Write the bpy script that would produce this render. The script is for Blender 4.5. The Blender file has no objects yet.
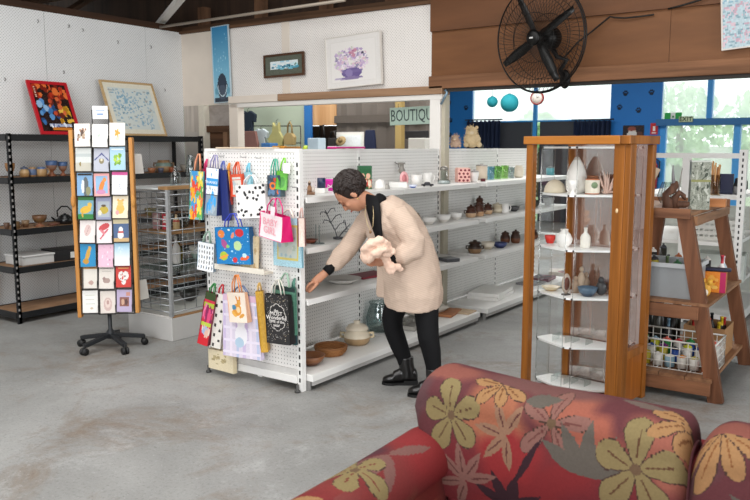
import bpy, bmesh, math, random
import numpy as np
from mathutils import Vector, Matrix, Euler
random.seed(7)
rng = np.random.default_rng(5)
S = bpy.context.scene
COL = S.collection
PI = math.pi
R_ = math.radians

# ---------------------------------------------------------------- camera
FPX, EYE = 769.0, 1.53
PITCH, YAW = math.atan(103 / 769.0), R_(34.8)
FW = (-math.sin(YAW), math.cos(YAW)); RT = (math.cos(YAW), math.sin(YAW))
CP, SP = math.cos(PITCH), math.sin(PITCH)
cam = bpy.data.objects.new('camera', bpy.data.cameras.new('camera'))
COL.objects.link(cam)
cam.location = (0, 0, EYE)
cam.rotation_euler = (PI / 2 - PITCH, 0, YAW)
cam.data.sensor_fit = 'HORIZONTAL'; cam.data.sensor_width = 36
cam.data.lens = FPX / 750 * 36
cam.data.dof.use_dof = True; cam.data.dof.focus_distance = 5.0; cam.data.dof.aperture_fstop = 5.6
cam.data.clip_end = 200
S.camera = cam

def at(px, py, x=None, y=None, z=None, d=None):
    """the point of the room that the photo shows at a pixel, given one known coordinate"""
    u = (px - 375) / FPX; v = (250 - py) / FPX; h = CP + v * SP
    r = (u * RT[0] + h * FW[0], u * RT[1] + h * FW[1], -SP + v * CP)
    if x is not None: t = x / r[0]
    elif y is not None: t = y / r[1]
    elif z is not None: t = (z - EYE) / r[2]
    else: t = d / h
    return Vector((r[0] * t, r[1] * t, EYE + r[2] * t))

def depth(p): return p[0] * FW[0] + p[1] * FW[1]
def mpp(p): return (depth(p) * CP - (p[2] - EYE) * SP) / FPX   # metres per pixel there

# ---------------------------------------------------------------- colour + materials
def s2l(c): return c / 12.92 if c <= .04045 else ((c + .055) / 1.055) ** 2.4
def hx(c):
    if isinstance(c, str):
        c = c.lstrip('#'); return tuple(int(c[i:i + 2], 16) / 255 for i in (0, 2, 4))
    return c
def lin(c): return tuple(s2l(v) for v in hx(c))
_M = {}
def new_mat(name):
    m = bpy.data.materials.new(name); m.use_nodes = True
    nt = m.node_tree; b = nt.nodes['Principled BSDF']
    return m, nt, b
def N(nt, t, **k):
    n = nt.nodes.new(t)
    for a, v in k.items(): setattr(n, a, v)
    return n
def L(nt, a, b): nt.links.new(a, b)

def mat(col, rough=.6, metal=0, var=.08, scale=30, spec=.4, name=None):
    key = (col, rough, metal, var, scale, spec)
    if key in _M: return _M[key]
    m, nt, b = new_mat(name or 'plain'); c = lin(col)
    tc = N(nt, 'ShaderNodeTexCoord'); nz = N(nt, 'ShaderNodeTexNoise'); nz.inputs['Scale'].default_value = scale
    nz.inputs['Detail'].default_value = 3
    L(nt, tc.outputs['Object'], nz.inputs['Vector'])
    mx = N(nt, 'ShaderNodeMix', data_type='RGBA')
    mx.inputs[6].default_value = (*[v * (1 - var) for v in c], 1); mx.inputs[7].default_value = (*[min(1, v * (1 + var)) for v in c], 1)
    L(nt, nz.outputs['Fac'], mx.inputs[0]); L(nt, mx.outputs[2], b.inputs['Base Color'])
    b.inputs['Roughness'].default_value = rough; b.inputs['Metallic'].default_value = metal
    b.inputs['Specular IOR Level'].default_value = spec
    _M[key] = m; return m

def paint(rough=.55, spec=.3, grain=0.05):
    key = ('paint', rough, spec, grain)
    if key in _M: return _M[key]
    m, nt, b = new_mat('printed')
    a = N(nt, 'ShaderNodeVertexColor', layer_name='Col')
    tc = N(nt, 'ShaderNodeTexCoord'); nz = N(nt, 'ShaderNodeTexNoise'); nz.inputs['Scale'].default_value = 160
    L(nt, tc.outputs['Object'], nz.inputs['Vector'])
    mr = N(nt, 'ShaderNodeMapRange'); mr.inputs[3].default_value = 1 - grain; mr.inputs[4].default_value = 1 + grain
    L(nt, nz.outputs['Fac'], mr.inputs[0])
    vm = N(nt, 'ShaderNodeVectorMath', operation='SCALE')
    L(nt, a.outputs['Color'], vm.inputs[0]); L(nt, mr.outputs[0], vm.inputs['Scale']); L(nt, vm.outputs[0], b.inputs['Base Color'])
    b.inputs['Roughness'].default_value = rough; b.inputs['Specular IOR Level'].default_value = spec
    _M[key] = m; return m

def wood(c1, c2, axis='z', scale=14, rough=.5, name='wood', stretch=.06):
    key = ('wood', c1, c2, axis, scale, rough, stretch)
    if key in _M: return _M[key]
    m, nt, b = new_mat(name)
    tc = N(nt, 'ShaderNodeTexCoord'); mp = N(nt, 'ShaderNodeMapping')
    sc = {'x': (stretch, 1, 1), 'y': (1, stretch, 1), 'z': (1, 1, stretch)}[axis]
    mp.inputs['Scale'].default_value = sc
    L(nt, tc.outputs['Object'], mp.inputs['Vector'])
    nz = N(nt, 'ShaderNodeTexNoise'); nz.inputs['Scale'].default_value = scale; nz.inputs['Detail'].default_value = 6; nz.inputs['Distortion'].default_value = .6
    L(nt, mp.outputs[0], nz.inputs['Vector'])
    nz2 = N(nt, 'ShaderNodeTexNoise'); nz2.inputs['Scale'].default_value = scale * 5; nz2.inputs['Detail'].default_value = 3
    L(nt, mp.outputs[0], nz2.inputs['Vector'])
    ad = N(nt, 'ShaderNodeMath', operation='MULTIPLY_ADD'); ad.inputs[1].default_value = .35
    L(nt, nz2.outputs['Fac'], ad.inputs[0]); L(nt, nz.outputs['Fac'], ad.inputs[2])
    rp = N(nt, 'ShaderNodeValToRGB'); rp.color_ramp.elements[0].position = .45; rp.color_ramp.elements[1].position = .85
    rp.color_ramp.elements[0].color = (*lin(c1), 1); rp.color_ramp.elements[1].color = (*lin(c2), 1)
    L(nt, ad.outputs[0], rp.inputs[0]); L(nt, rp.outputs[0], b.inputs['Base Color'])
    b.inputs['Roughness'].default_value = rough; b.inputs['Specular IOR Level'].default_value = .3
    _M[key] = m; return m

def pegboard(axis, base, hole='#3a3836', pitch=.025, r=.17, stain=.05, diag=False):
    key = ('peg', axis, base, hole, pitch, r, diag)
    if key in _M: return _M[key]
    m, nt, b = new_mat('pegboard')
    tc = N(nt, 'ShaderNodeTexCoord'); sx = N(nt, 'ShaderNodeSeparateXYZ'); L(nt, tc.outputs['Object'], sx.inputs[0])
    def mth(op, a, v=None, c=None):
        n = N(nt, 'ShaderNodeMath', operation=op)
        for i, q in enumerate((a, v, c)):
            if q is None: continue
            if isinstance(q, (int, float)): n.inputs[i].default_value = q
            else: L(nt, q, n.inputs[i])
        return n.outputs[0]
    hor = sx.outputs['X' if axis == 'x' else 'Y']; ver = sx.outputs['Z']
    U = mth('DIVIDE', hor, pitch); V = mth('DIVIDE', ver, pitch)
    if diag:
        U, V = mth('MULTIPLY', mth('ADD', U, V), .7071), mth('MULTIPLY', mth('SUBTRACT', U, V), .7071)
    fu = mth('SUBTRACT', mth('FRACT', U), .5); fv = mth('SUBTRACT', mth('FRACT', V), .5)
    d2 = mth('ADD', mth('MULTIPLY', fu, fu), mth('MULTIPLY', fv, fv))
    h = mth('LESS_THAN', d2, r * r)
    nz = N(nt, 'ShaderNodeTexNoise'); nz.inputs['Scale'].default_value = 3; nz.inputs['Detail'].default_value = 5
    L(nt, tc.outputs['Object'], nz.inputs['Vector'])
    c = lin(base)
    mx = N(nt, 'ShaderNodeMix', data_type='RGBA'); mx.inputs[6].default_value = (*[v * (1 - stain * 2) for v in c], 1); mx.inputs[7].default_value = (*[min(1, v * (1 + stain)) for v in c], 1)
    L(nt, nz.outputs['Fac'], mx.inputs[0])
    m2 = N(nt, 'ShaderNodeMix', data_type='RGBA'); L(nt, h, m2.inputs[0]); L(nt, mx.outputs[2], m2.inputs[6]); m2.inputs[7].default_value = (*lin(hole), 1)
    L(nt, m2.outputs[2], b.inputs['Base Color']); b.inputs['Roughness'].default_value = .5; b.inputs['Specular IOR Level'].default_value = .3
    _M[key] = m; return m

def glass(tint='#ffffff', gl=.08, name='glass', rough=.02):
    key = ('glass', tint, gl, rough)
    if key in _M: return _M[key]
    m, nt, b = new_mat(name); nt.nodes.remove(b)
    out = nt.nodes['Material Output']
    t = N(nt, 'ShaderNodeBsdfTransparent'); t.inputs[0].default_value = (*lin(tint), 1)
    g = N(nt, 'ShaderNodeBsdfGlossy'); g.inputs['Roughness'].default_value = rough
    fr = N(nt, 'ShaderNodeLayerWeight'); fr.inputs[0].default_value = .25
    ma = N(nt, 'ShaderNodeMath', operation='MULTIPLY_ADD'); ma.inputs[1].default_value = .14; ma.inputs[2].default_value = gl
    L(nt, fr.outputs['Facing'], ma.inputs[0])
    mx = N(nt, 'ShaderNodeMixShader'); L(nt, ma.outputs[0], mx.inputs[0]); L(nt, t.outputs[0], mx.inputs[1]); L(nt, g.outputs[0], mx.inputs[2])
    L(nt, mx.outputs[0], out.inputs['Surface'])
    _M[key] = m; return m

# ---------------------------------------------------------------- mesh builder
class MB:
    def __init__(s): s.v = []; s.f = []; s.c = []; s.sm = []
    def add(s, vs, fs, col=None, smooth=False, M=None):
        b = len(s.v)
        for p in vs:
            p = Vector(p); s.v.append(M @ p if M is not None else p)
        for i, f in enumerate(fs):
            s.f.append([b + k for k in f]); s.sm.append(smooth)
            s.c.append(lin(col[i]) if isinstance(col, list) else (lin(col) if col is not None else None))
        return s
    def obox(s, M, sx, sy, sz, col=None):
        a, b, c = sx / 2, sy / 2, sz / 2
        vs = [(i * a, j * b, k * c) for i in (-1, 1) for j in (-1, 1) for k in (-1, 1)]
        return s.add(vs, [(0, 1, 3, 2), (4, 6, 7, 5), (0, 4, 5, 1), (2, 3, 7, 6), (0, 2, 6, 4), (1, 5, 7, 3)], col, False, M)
    def box(s, x0, x1, y0, y1, z0, z1, col=None, M=None):
        T = Matrix.Translation(((x0 + x1) / 2, (y0 + y1) / 2, (z0 + z1) / 2))
        return s.obox(T if M is None else M @ T, x1 - x0, y1 - y0, z1 - z0, col)
    def bar(s, a, b, w, h, up=(0, 0, 1), col=None):
        a = Vector(a); b = Vector(b); z = (b - a); l = z.length; z.normalize()
        x = Vector(up).cross(z)
        if x.length < 1e-4: x = Vector((1, 0, 0)).cross(z)
        x.normalize(); y = z.cross(x)
        M = Matrix((x, y, z)).transposed().to_4x4(); M.translation = (a + b) / 2
        return s.obox(M, w, h, l, col)
    def tube(s, pts, r, n=8, closed=False, col=None, cap=True, sq=None, M=None):
        P = [Vector(p) for p in pts]; k = len(P)
        rr = r if isinstance(r, (list, tuple)) else [r] * k
        T = []
        for i in range(k):
            if closed: t = P[(i + 1) % k] - P[i - 1]
            else: t = P[min(i + 1, k - 1)] - P[max(i - 1, 0)]
            T.append(t.normalized() if t.length > 1e-9 else Vector((0, 0, 1)))
        u = T[0].orthogonal().normalized() if sq is None else Vector(sq[0]).normalized()
        vs = []
        for i in range(k):
            u = (u - T[i] * u.dot(T[i]))
            u = u.normalized() if u.length > 1e-6 else T[i].orthogonal().normalized()
            w = T[i].cross(u)
            q = rr[i]; ra, rb = q if isinstance(q, (tuple, list)) else (q, q)
            for j in range(n):
                a = 2 * PI * j / n
                vs.append(P[i] + u * (math.cos(a) * ra) + w * (math.sin(a) * rb))
        fs = []
        for i in range(k if closed else k - 1):
            for j in range(n):
                a = i * n + j; b = i * n + (j + 1) % n; i2 = (i + 1) % k
                fs.append((a, b, i2 * n + (j + 1) % n, i2 * n + j))
        if not closed and cap:
            fs.append(tuple(range(n))[::-1]); fs.append(tuple((k - 1) * n + j for j in range(n)))
        return s.add(vs, fs, col, True, M)
    def lathe(s, prof, o=(0, 0, 0), n=20, bands=None, col=None, M=None, sx=1, sy=1):
        vs, fs, cs = [], [], []; k = len(prof)
        for r, z in prof:
            for j in range(n):
                a = 2 * PI * j / n
                vs.append((o[0] + r * math.cos(a) * sx, o[1] + r * math.sin(a) * sy, o[2] + z))
        for i in range(k - 1):
            for j in range(n):
                fs.append((i * n + j, i * n + (j + 1) % n, (i + 1) * n + (j + 1) % n, (i + 1) * n + j))
                if bands is not None:
                    zz = (prof[i][1] + prof[i + 1][1]) / 2; c = bands[-1][1]
                    for zt, bc in bands:
                        if zz <= zt: c = bc; break
                    cs.append(c)
        return s.add(vs, fs, cs if bands is not None else col, True, M)
    def ell(s, c, rx, ry, rz, n=16, m=10, col=None, M=None):
        pr = [(math.sin(PI * i / m), -math.cos(PI * i / m)) for i in range(m + 1)]
        T = Matrix.Translation(c) @ Matrix.Diagonal((rx, ry, rz, 1))
        return s.lathe([(max(a, 1e-4), b) for a, b in pr], n=n, col=col, M=T if M is None else M @ T)
    def prism(s, poly, y0, y1, col=None, M=None):
        """outline in x,z pushed from y0 to y1"""
        n = len(poly)
        vs = [(x, y0, z) for x, z in poly] + [(x, y1, z) for x, z in poly]
        fs = [tuple(range(n)), tuple(range(2 * n - 1, n - 1, -1))] + [(i, i + n, (i + 1) % n + n, (i + 1) % n) for i in range(n)]
        return s.add(vs, fs, col, False, M)
    def picture(s, img, x0, x1, z0, z1, y, M=None, bend=None):
        """an upright print facing -y; img rows run from the bottom up, sRGB 0..1"""
        h, w, _ = img.shape
        vs = []
        for j in range(h + 1):
            for i in range(w + 1):
                p = (x0 + (x1 - x0) * i / w, y, z0 + (z1 - z0) * j / h)
                vs.append(bend(p, i / w, j / h) if bend else p)
        fs, cs = [], []
        for j in range(h):
            for i in range(w):
                a = j * (w + 1) + i
                fs.append((a, a + 1, a + w + 2, a + w + 1)); cs.append(tuple(img[j, i]))
        return s.add(vs, fs, cs, False, M)
    def build(s, name, m, parent=None, w=False, bevel=0, flat=False, mods=()):
        me = bpy.data.meshes.new(name)
        V = s.v
        if w and parent is not None:
            r = parent; Mx = r.matrix_basis.copy()
            while r.parent is not None:
                r = r.parent; Mx = r.matrix_basis @ Mx
            inv = Mx.inverted(); V = [inv @ p for p in V]
        me.from_pydata([tuple(p) for p in V], [], s.f)
        me.polygons.foreach_set('use_smooth', [bool(q) and not flat for q in s.sm])
        if any(c is not None for c in s.c):
            a = me.color_attributes.new('Col', 'FLOAT_COLOR', 'CORNER'); buf = []
            for f, c in zip(s.f, s.c): buf += list((*(c or (.5, .5, .5)), 1)) * len(f)
            a.data.foreach_set('color', buf)
        if bevel:
            bm = bmesh.new(); bm.from_mesh(me)
            bmesh.ops.bevel(bm, geom=[e for e in bm.edges if len(e.link_faces) == 2 and e.calc_face_angle(0) > .6], offset=bevel, segments=2, affect='EDGES', profile=.5)
            bm.to_mesh(me); bm.free()
        me.materials.append(m)
        o = bpy.data.objects.new(name, me); COL.objects.link(o)
        if parent is not None: o.parent = parent
        return o

def tag(o, label, cat, group=None, kind=None):
    if label: o['label'] = label
    if cat: o['category'] = cat
    if group: o['group'] = group
    if kind: o['kind'] = kind
    return o
def thing(name, label, cat, loc=(0, 0, 0), rz=0, group=None, rx=0, ry=0):
    o = bpy.data.objects.new(name, None); COL.objects.link(o)
    o.empty_display_size = .05
    o.location = loc; o.rotation_euler = (rx, ry, rz)
    o.matrix_basis = Matrix.LocRotScale(Vector(loc), Euler((rx, ry, rz)), None)
    return tag(o, label, cat, group)
def struct(name, mb, m, **k):
    o = mb.build(name, m, **k); o['kind'] = 'structure'; return o
def place(o, loc, rz=0, rx=0, ry=0):
    o.location = loc; o.rotation_euler = (rx, ry, rz); return o

FONT = None
def text_mb(txt, size, col=None, ext=.0008, align='CENTER', space=1.0, bold=0):
    """lettering lying in x,z facing -y"""
    cu = bpy.data.curves.new('lettering', 'FONT'); cu.body = txt; cu.size = size; cu.extrude = ext
    cu.align_x = align; cu.align_y = 'CENTER'; cu.resolution_u = 2; cu.space_character = space; cu.offset = bold
    o = bpy.data.objects.new('lettering', cu); COL.objects.link(o)
    dg = bpy.context.evaluated_depsgraph_get()
    me = bpy.data.meshes.new_from_object(o.evaluated_get(dg))
    mb = MB(); X = Matrix.Rotation(PI / 2, 4, 'X')
    mb.add([v.co for v in me.vertices], [tuple(p.vertices) for p in me.polygons], col, False, X)
    bpy.data.objects.remove(o); bpy.data.meshes.remove(me); bpy.data.curves.remove(cu)
    return mb

# ---------------------------------------------------------------- little prints
def canvas(w, h, bg, noise=0.0):
    a = np.ones((h, w, 3)) * np.array(hx(bg))
    if noise: a += rng.normal(0, noise, (h, w, 1))
    return np.clip(a, 0, 1)
def _uv(a, asp):
    h, w, _ = a.shape
    return np.meshgrid((np.arange(w) + .5) / w, (np.arange(h) + .5) / h * asp)
def put(a, *shapes):
    """'e' ellipse cx cy rx ry col rot / 'r' rect x0 y0 x1 y1 col / 'l' line x0 y0 x1 y1 width col / 'n' noise blobs; u,v in 0..1"""
    h, w, _ = a.shape; U, V = _uv(a, 1.0)
    for s in shapes:
        k = s[0]
        if k == 'e':
            _, cx, cy, rx, ry, c = s[:6]; t = R_(s[6]) if len(s) > 6 else 0
            du, dv = U - cx, V - cy
            p, q = du * math.cos(t) + dv * math.sin(t), -du * math.sin(t) + dv * math.cos(t)
            a[(p / rx) ** 2 + (q / ry) ** 2 < 1] = hx(c)
        elif k == 'r':
            _, x0, y0, x1, y1, c = s; a[(U >= x0) & (U <= x1) & (V >= y0) & (V <= y1)] = hx(c)
        elif k == 'l':
            _, x0, y0, x1, y1, wd, c = s
            dx, dy = x1 - x0, y1 - y0; t = np.clip(((U - x0) * dx + (V - y0) * dy) / (dx * dx + dy * dy + 1e-9), 0, 1)
            a[(U - x0 - t * dx) ** 2 + (V - y0 - t * dy) ** 2 < wd * wd] = hx(c)
        elif k == 'n':
            _, x0, y0, x1, y1, n, r, cols = s
            for _i in range(n):
                cx, cy = rng.uniform(x0, x1), rng.uniform(y0, y1); q = r * rng.uniform(.5, 1.3)
                a[((U - cx) / q) ** 2 + ((V - cy) / q) ** 2 < 1] = hx(cols[int(rng.integers(len(cols)))])
        elif k == 'p':   # flower: cx cy radius petals col rot
            _, cx, cy, r, n, c, rot = s
            du, dv = U - cx, V - cy; rho = np.hypot(du, dv); th = np.arctan2(dv, du) + R_(rot)
            a[rho < r * (.35 + .65 * np.abs(np.cos(n * th / 2)))] = hx(c)
        elif k == 'g':   # vertical blend y0 y1 colour at the bottom, colour at the top
            _, y0, y1, c0, c1 = s
            t = np.clip((V - y0) / (y1 - y0), 0, 1)[..., None]; m = (V >= y0) & (V <= y1)
            a[m] = (np.array(hx(c0)) * (1 - t) + np.array(hx(c1)) * t)[m]
    return a

# ---------------------------------------------------------------- pots and bowls
PROF = {
 'bowl': [(0, 0), (.45, 0), (.5, .06), (.8, .4), (1, 1), (.94, 1), (.74, .42), (.4, .12), (0, .1)],
 'mug': [(0, 0), (.92, 0), (1, .06), (1, 1), (.9, 1), (.88, .1), (0, .08)],
 'cup': [(0, 0), (.6, 0), (.65, .05), (.9, .5), (1, 1), (.92, 1), (.8, .5), (.5, .12), (0, .1)],
 'jar': [(0, 0), (.75, 0), (.95, .2), (1, .5), (.9, .8), (.7, .9), (.74, 1), (.62, 1), (.6, .88), (.8, .75), (.85, .3), (0, .1)],
 'goblet': [(0, 0), (.75, 0), (.6, .1), (.3, .2), (.28, .32), (.7, .45), (.95, .7), (1, 1), (.9, 1), (.82, .7), (.5, .5), (0, .45)],
 'vase': [(0, 0), (.55, 0), (.9, .25), (1, .45), (.7, .75), (.4, .88), (.5, 1), (.42, 1), (.32, .88), (.6, .7), (.8, .4), (0, .1)],
 'dome': [(0, 0), (1, 0), (1, .2), (.92, .55), (.7, .82), (.4, .96), (0, 1)],
 'plate': [(0, 0), (.55, 0), (.6, .2), (1, 1), (.97, 1), (.58, .4), (0, .35)],
 'bottle': [(0, 0), (.9, 0), (1, .05), (1, .5), (.85, .62), (.35, .75), (.32, .95), (.4, .95), (.4, 1), (0, 1)],
 'cyl': [(0, 0), (1, 0), (1, 1), (0, 1)],
 'lid': [(0, 0), (1, 0), (1, .15), (.75, .5), (.3, .65), (.25, .75), (.32, .9), (.2, 1), (0, 1)],
 'tumbler': [(0, 0), (.8, 0), (1, 1), (.94, 1), (.75, .06), (0, .06)],
 'egg': [(0, 0), (.5, .02), (.85, .2), (1, .42), (.85, .7), (.5, .92), (0, 1)],
 'hive': [(0, 0), (.7, 0), (.95, .12), (1, .3), (.9, .55), (.62, .78), (.34, .92), (.2, 1), (0, 1)],
}
def prof(kind, w, h): return [(max(r * w / 2, 1e-4), z * h) for r, z in PROF[kind]]
def pot(name, label, cat, loc, w, h, kind, bands, group=None, handle=None, lid=None, spout=None, ears=None, rough=.35, m=None, n=20, rz=0, sx=1, sy=1):
    """a turned piece; bands = [(height fraction, colour)...]"""
    if isinstance(bands, str): bands = [(1, bands)]
    bb = [(z * h, c) for z, c in bands]
    mm = m or paint(rough, .45, .1)
    body = MB().lathe(prof(kind, w, h), n=n, bands=bb, sx=sx, sy=sy)
    if not (handle or lid or spout or ears):
        o = body.build(name, mm); place(o, loc, rz); return tag(o, label, cat, group)
    t = thing(name, label, cat, loc, rz, group)
    body.build('body', mm, t)
    r = w / 2
    if handle:
        hm = MB(); hm.tube([(r * .9, 0, h * .8), (r * 1.35, 0, h * .82), (r * 1.6, 0, h * .55), (r * 1.35, 0, h * .25), (r * .9, 0, h * .2)], w * .06, 6, col=handle)
        hm.build('handle', mm, t)
    if lid:
        MB().lathe([(a, b + h) for a, b in prof('lid', w * lid[0], h * lid[1])], n=n, col=lid[2], sx=sx, sy=sy).build('lid', mm, t)
    if spout:
        MB().tube([(-r * .8, 0, h * .35), (-r * 1.4, 0, h * .5), (-r * 1.8, 0, h * .85)], [w * .11, w * .08, w * .05], 8, col=spout).build('spout', mm, t)
    if ears:
        for q in (-1, 1):
            MB().tube([(q * r * .9, 0, h * .75), (q * r * 1.22, 0, h * .78), (q * r * 1.25, 0, h * .5), (q * r * .95, 0, h * .45)], w * .05, 6, col=ears).build('handle', mm, t)
    return t
def spot(px, py, z, wpx):
    """base centre of a round item whose front foot shows at px,py on a surface of height z; and its width"""
    p = at(px, py, z=z); s = mpp(p); w = wpx * s
    p = p + Vector((FW[0], FW[1], 0)) * (w * .42); p.z = z + .0008
    return p, s
def shelf_pot(name, label, cat, px, py, z, wpx, hpx, kind, bands, **k):
    p, s = spot(px, py, z, wpx)
    return pot(name, label, cat, p, wpx * s, hpx * s, kind, bands, rz=k.pop('rz', YAW), **k)
def shelf_box(name, label, cat, px, py, z, wpx, h, dep, col, rz=0, group=None, bevel=.003, rough=.5, img=None, tilt=0):
    p = at(px, py, z=z); s = mpp(p); w = wpx * s
    c = p + Vector((-math.sin(rz), math.cos(rz), 0)) * dep / 2; c.z = z + .0008
    mb = MB()
    if img is not None:
        mb.box(-w / 2, w / 2, -dep / 2, dep / 2, 0, h, col); mb.picture(img, -w / 2 + .001, w / 2 - .001, .001, h - .001, -dep / 2 - .0006)
        o = mb.build(name, paint(rough))
    else:
        o = mb.box(-w / 2, w / 2, -dep / 2, dep / 2, 0, h).build(name, mat(col, rough), bevel=bevel)
    place(o, c, rz, tilt); return tag(o, label, cat, group)
# ================================================================ the setting
def concrete():
    m, nt, b = new_mat('concrete')
    tc = N(nt, 'ShaderNodeTexCoord')
    def nz(sc, det, dist=0, ro=.6):
        n = N(nt, 'ShaderNodeTexNoise'); n.inputs['Scale'].default_value = sc; n.inputs['Detail'].default_value = det; n.inputs['Distortion'].default_value = dist; n.inputs['Roughness'].default_value = ro
        L(nt, tc.outputs['Object'], n.inputs['Vector']); return n.outputs['Fac']
    def ramp(x, p0, c0, p1, c1):
        r = N(nt, 'ShaderNodeValToRGB'); e = r.color_ramp.elements
        e[0].position = p0; e[0].color = (*c0, 1); e[1].position = p1; e[1].color = (*c1, 1); L(nt, x, r.inputs[0]); return r.outputs[0]
    base = ramp(nz(1.1, 7, .4), .32, lin('#80807e'), .68, lin('#9d9d9b'))
    def mix(a, bc, f):
        x = N(nt, 'ShaderNodeMix', data_type='RGBA'); L(nt, a, x.inputs[6]); x.inputs[7].default_value = (*lin(bc), 1); L(nt, f, x.inputs[0]); return x.outputs[2]
    c = mix(base, '#786858', ramp(nz(1.3, 9, .6, .78), .50, (0, 0, 0), .66, (.75,) * 3))
    c = mix(c, '#b4b5b4', ramp(nz(2.6, 10, .3, .8), .54, (0, 0, 0), .72, (.6,) * 3))
    c = mix(c, '#4a4845', ramp(nz(55, 5, 0, .8), .52, (0, 0, 0), .72, (.6,) * 3))
    c = mix(c, '#c9cacb', ramp(nz(47, 5, 0, .8), .58, (0, 0, 0), .74, (.45,) * 3))
    c = mix(c, '#3a3835', ramp(nz(7, 3, 0, .5), .74, (0, 0, 0), .78, (.6,) * 3))
    L(nt, c, b.inputs['Base Color'])
    L(nt, ramp(nz(3, 5), .3, (.38,) * 3, .7, (.62,) * 3), b.inputs['Roughness'])
    bp = N(nt, 'ShaderNodeBump'); bp.inputs['Strength'].default_value = .12; bp.inputs['Distance'].default_value = .01
    L(nt, nz(60, 4), bp.inputs['Height']); L(nt, bp.outputs[0], b.inputs['Normal'])
    b.inputs['Specular IOR Level'].default_value = .35
    return m
struct('floor', MB().box(-13, 5, -6, 15.3, -.1, 0), concrete())

WALLX, HDY = -6.8, 6.0          # inner face of the left wall; front face of the header over the opening
PEGW = pegboard('y', '#dfe0e0', '#a9a9a8', .02, .2, .04, diag=True)
for a, b in ((-5.0, 2.9), (2.904, at(46, 60, x=WALLX).y), (at(46, 60, x=WALLX).y + .004, at(146, 60, x=WALLX).y), (at(146, 60, x=WALLX).y + .004, 6.0)):
    w = struct('wall_left', MB().box(WALLX - .02, WALLX, a, b, 0, 2.79), PEGW)
hk = mat('#5d5b58', .4, .8)
for px, py in ((37, 20), (82, 29), (68, 25), (117, 41), (150, 46), (63, 71), (4, 78), (164, 89)):
    p = at(px, py, x=WALLX); mb = MB()
    mb.tube([p + Vector((.0, 0, 0)), p + Vector((.02, 0, 0)), p + Vector((.022, .003, -.018)), p + Vector((.014, -.006, -.026))], .003, 5)
    mb.build('wall_hook', hk, w, w=True)
struct('trim_1', MB().box(WALLX - .1, WALLX - .02, -5, 6.2, 2.72, 2.86), wood('#2e1f16', '#4a3222', 'y', 6))

WHT = mat('#e6e2dc', .55, var=.06, scale=4); CRM = mat('#e3d8cb', .6, var=.07, scale=5)
HP = pegboard('x', '#efeae5', '#bcb5ae', .02, .2, .04, diag=True)
def X6(px, py=100): return at(px, py, y=HDY).x
# header panels over the boutique opening
struct('wall_back', MB().box(X6(181, 70), X6(216, 70), HDY, HDY + .02, 1.985, 2.77), CRM)
struct('wall_back', MB().box(X6(216, 70) + .003, X6(290, 60), HDY, HDY + .02, 1.985, 2.77), HP)
struct('wall_back', MB().box(X6(290, 60) + .004, -3.56, HDY, HDY + .02, 1.985, 2.77), HP)
struct('trim_2', MB().box(X6(290, 60) - .1, X6(290, 60) - .004, HDY - .008, HDY, 1.99, 2.77), CRM)
PLY = wood('#6b4529', '#835735', 'x', 3, .55, 'plywood', .2)
PLY2 = wood('#5a3a23', '#71492d', 'x', 3, .55, 'plywood', .2)
xs = at(670, 40, y=HDY).x
struct('wall_back', MB().box(-3.555, xs, HDY - .01, HDY + .02, 2.15, 2.53), PLY)
struct('wall_back', MB().box(xs + .003, 2.5, HDY - .01, HDY + .02, 2.15, 2.53), PLY)
struct('wall_back', MB().box(-3.555, 2.5, HDY - .04, HDY + .02, 2.53, 2.95), PLY2)
struct('trim_3', MB().box(-3.55, 2.5, HDY - .07, HDY + .06, 2.035, 2.145), wood('#5a3c27', '#96694a', 'x', 7, .7, 'rough timber'), bevel=.006)
struct('trim_4', MB().box(-3.4, 2.5, HDY - .05, HDY + .05, 2.012, 2.034), mat('#2b2622', .7))
# beam under the white panels, cream at its left end
struct('trim_5', MB().box(X6(282), -3.41, HDY - .07, HDY + .07, 1.99, 2.06), wood('#7d6047', '#a78467', 'x', 8, .7, 'rough timber'), bevel=.004)
struct('trim_6', MB().box(X6(233), X6(282) - .002, HDY - .07, HDY + .07, 1.99, 2.06), CRM)
struct('trim_7', MB().box(X6(233), -3.42, HDY - .05, HDY + .06, 1.945, 1.988), WHT)
# posts
struct('trim_8', MB().box(X6(232), X6(240.5), HDY - .05, HDY + .05, 0, 1.985), CRM, bevel=.004)
pw = struct('trim_9', MB().box(-3.55, -3.445, HDY - .045, HDY + .06, 0, 1.985), mat('#f0ece6', .5, var=.03, scale=5), bevel=.004)
struct('trim_10', MB().box(-3.443, -3.405, HDY - .02, HDY + .06, 0, 1.985), mat('#b9b29f', .6), bevel=.003)
bm_ = MB().tube([(-3.38, 5.93, 2.02), (-3.36, 5.93, 2.0), (-3.42, 5.93, 1.9)], .012, 6)
struct('trim_11', bm_, mat('#7f97a8', .4, .5))
# patched wall at the left of the opening
GRY = wood('#7d746b', '#b4aaa0', 'z', 9, .85, 'weathered board')
BRN = wood('#3d291c', '#694a34', 'x', 9, .8, 'old board')
struct('wall_back', MB().box(-6.8, X6(200), HDY + .005, HDY + .03, 1.7, 1.985), wood('#9b9288', '#cdc4ba', 'z', 9, .8, 'old white board'))
struct('wall_back', MB().box(-6.8, X6(200), HDY + .006, HDY + .03, 0, 1.7), mat('#b9b3ab', .8))
struct('trim_12', MB().box(X6(200), X6(205.5), HDY - .03, HDY + .05, 0, 1.985), mat('#d8d2c2', .7), bevel=.003)
struct('wall_back', MB().box(X6(205.5), X6(232), HDY + .05, HDY + .08, 1.76, 1.985), wood('#8d857f', '#a9a19b', 'x', 8, .9, 'grey board', .5))
struct('trim_13', MB().box(X6(205.5), X6(232), HDY, HDY + .05, 1.69, 1.76), BRN)
struct('wall_back', MB().box(X6(205.5), X6(232), HDY + .05, HDY + .08, 0, 1.76), BRN)
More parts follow.
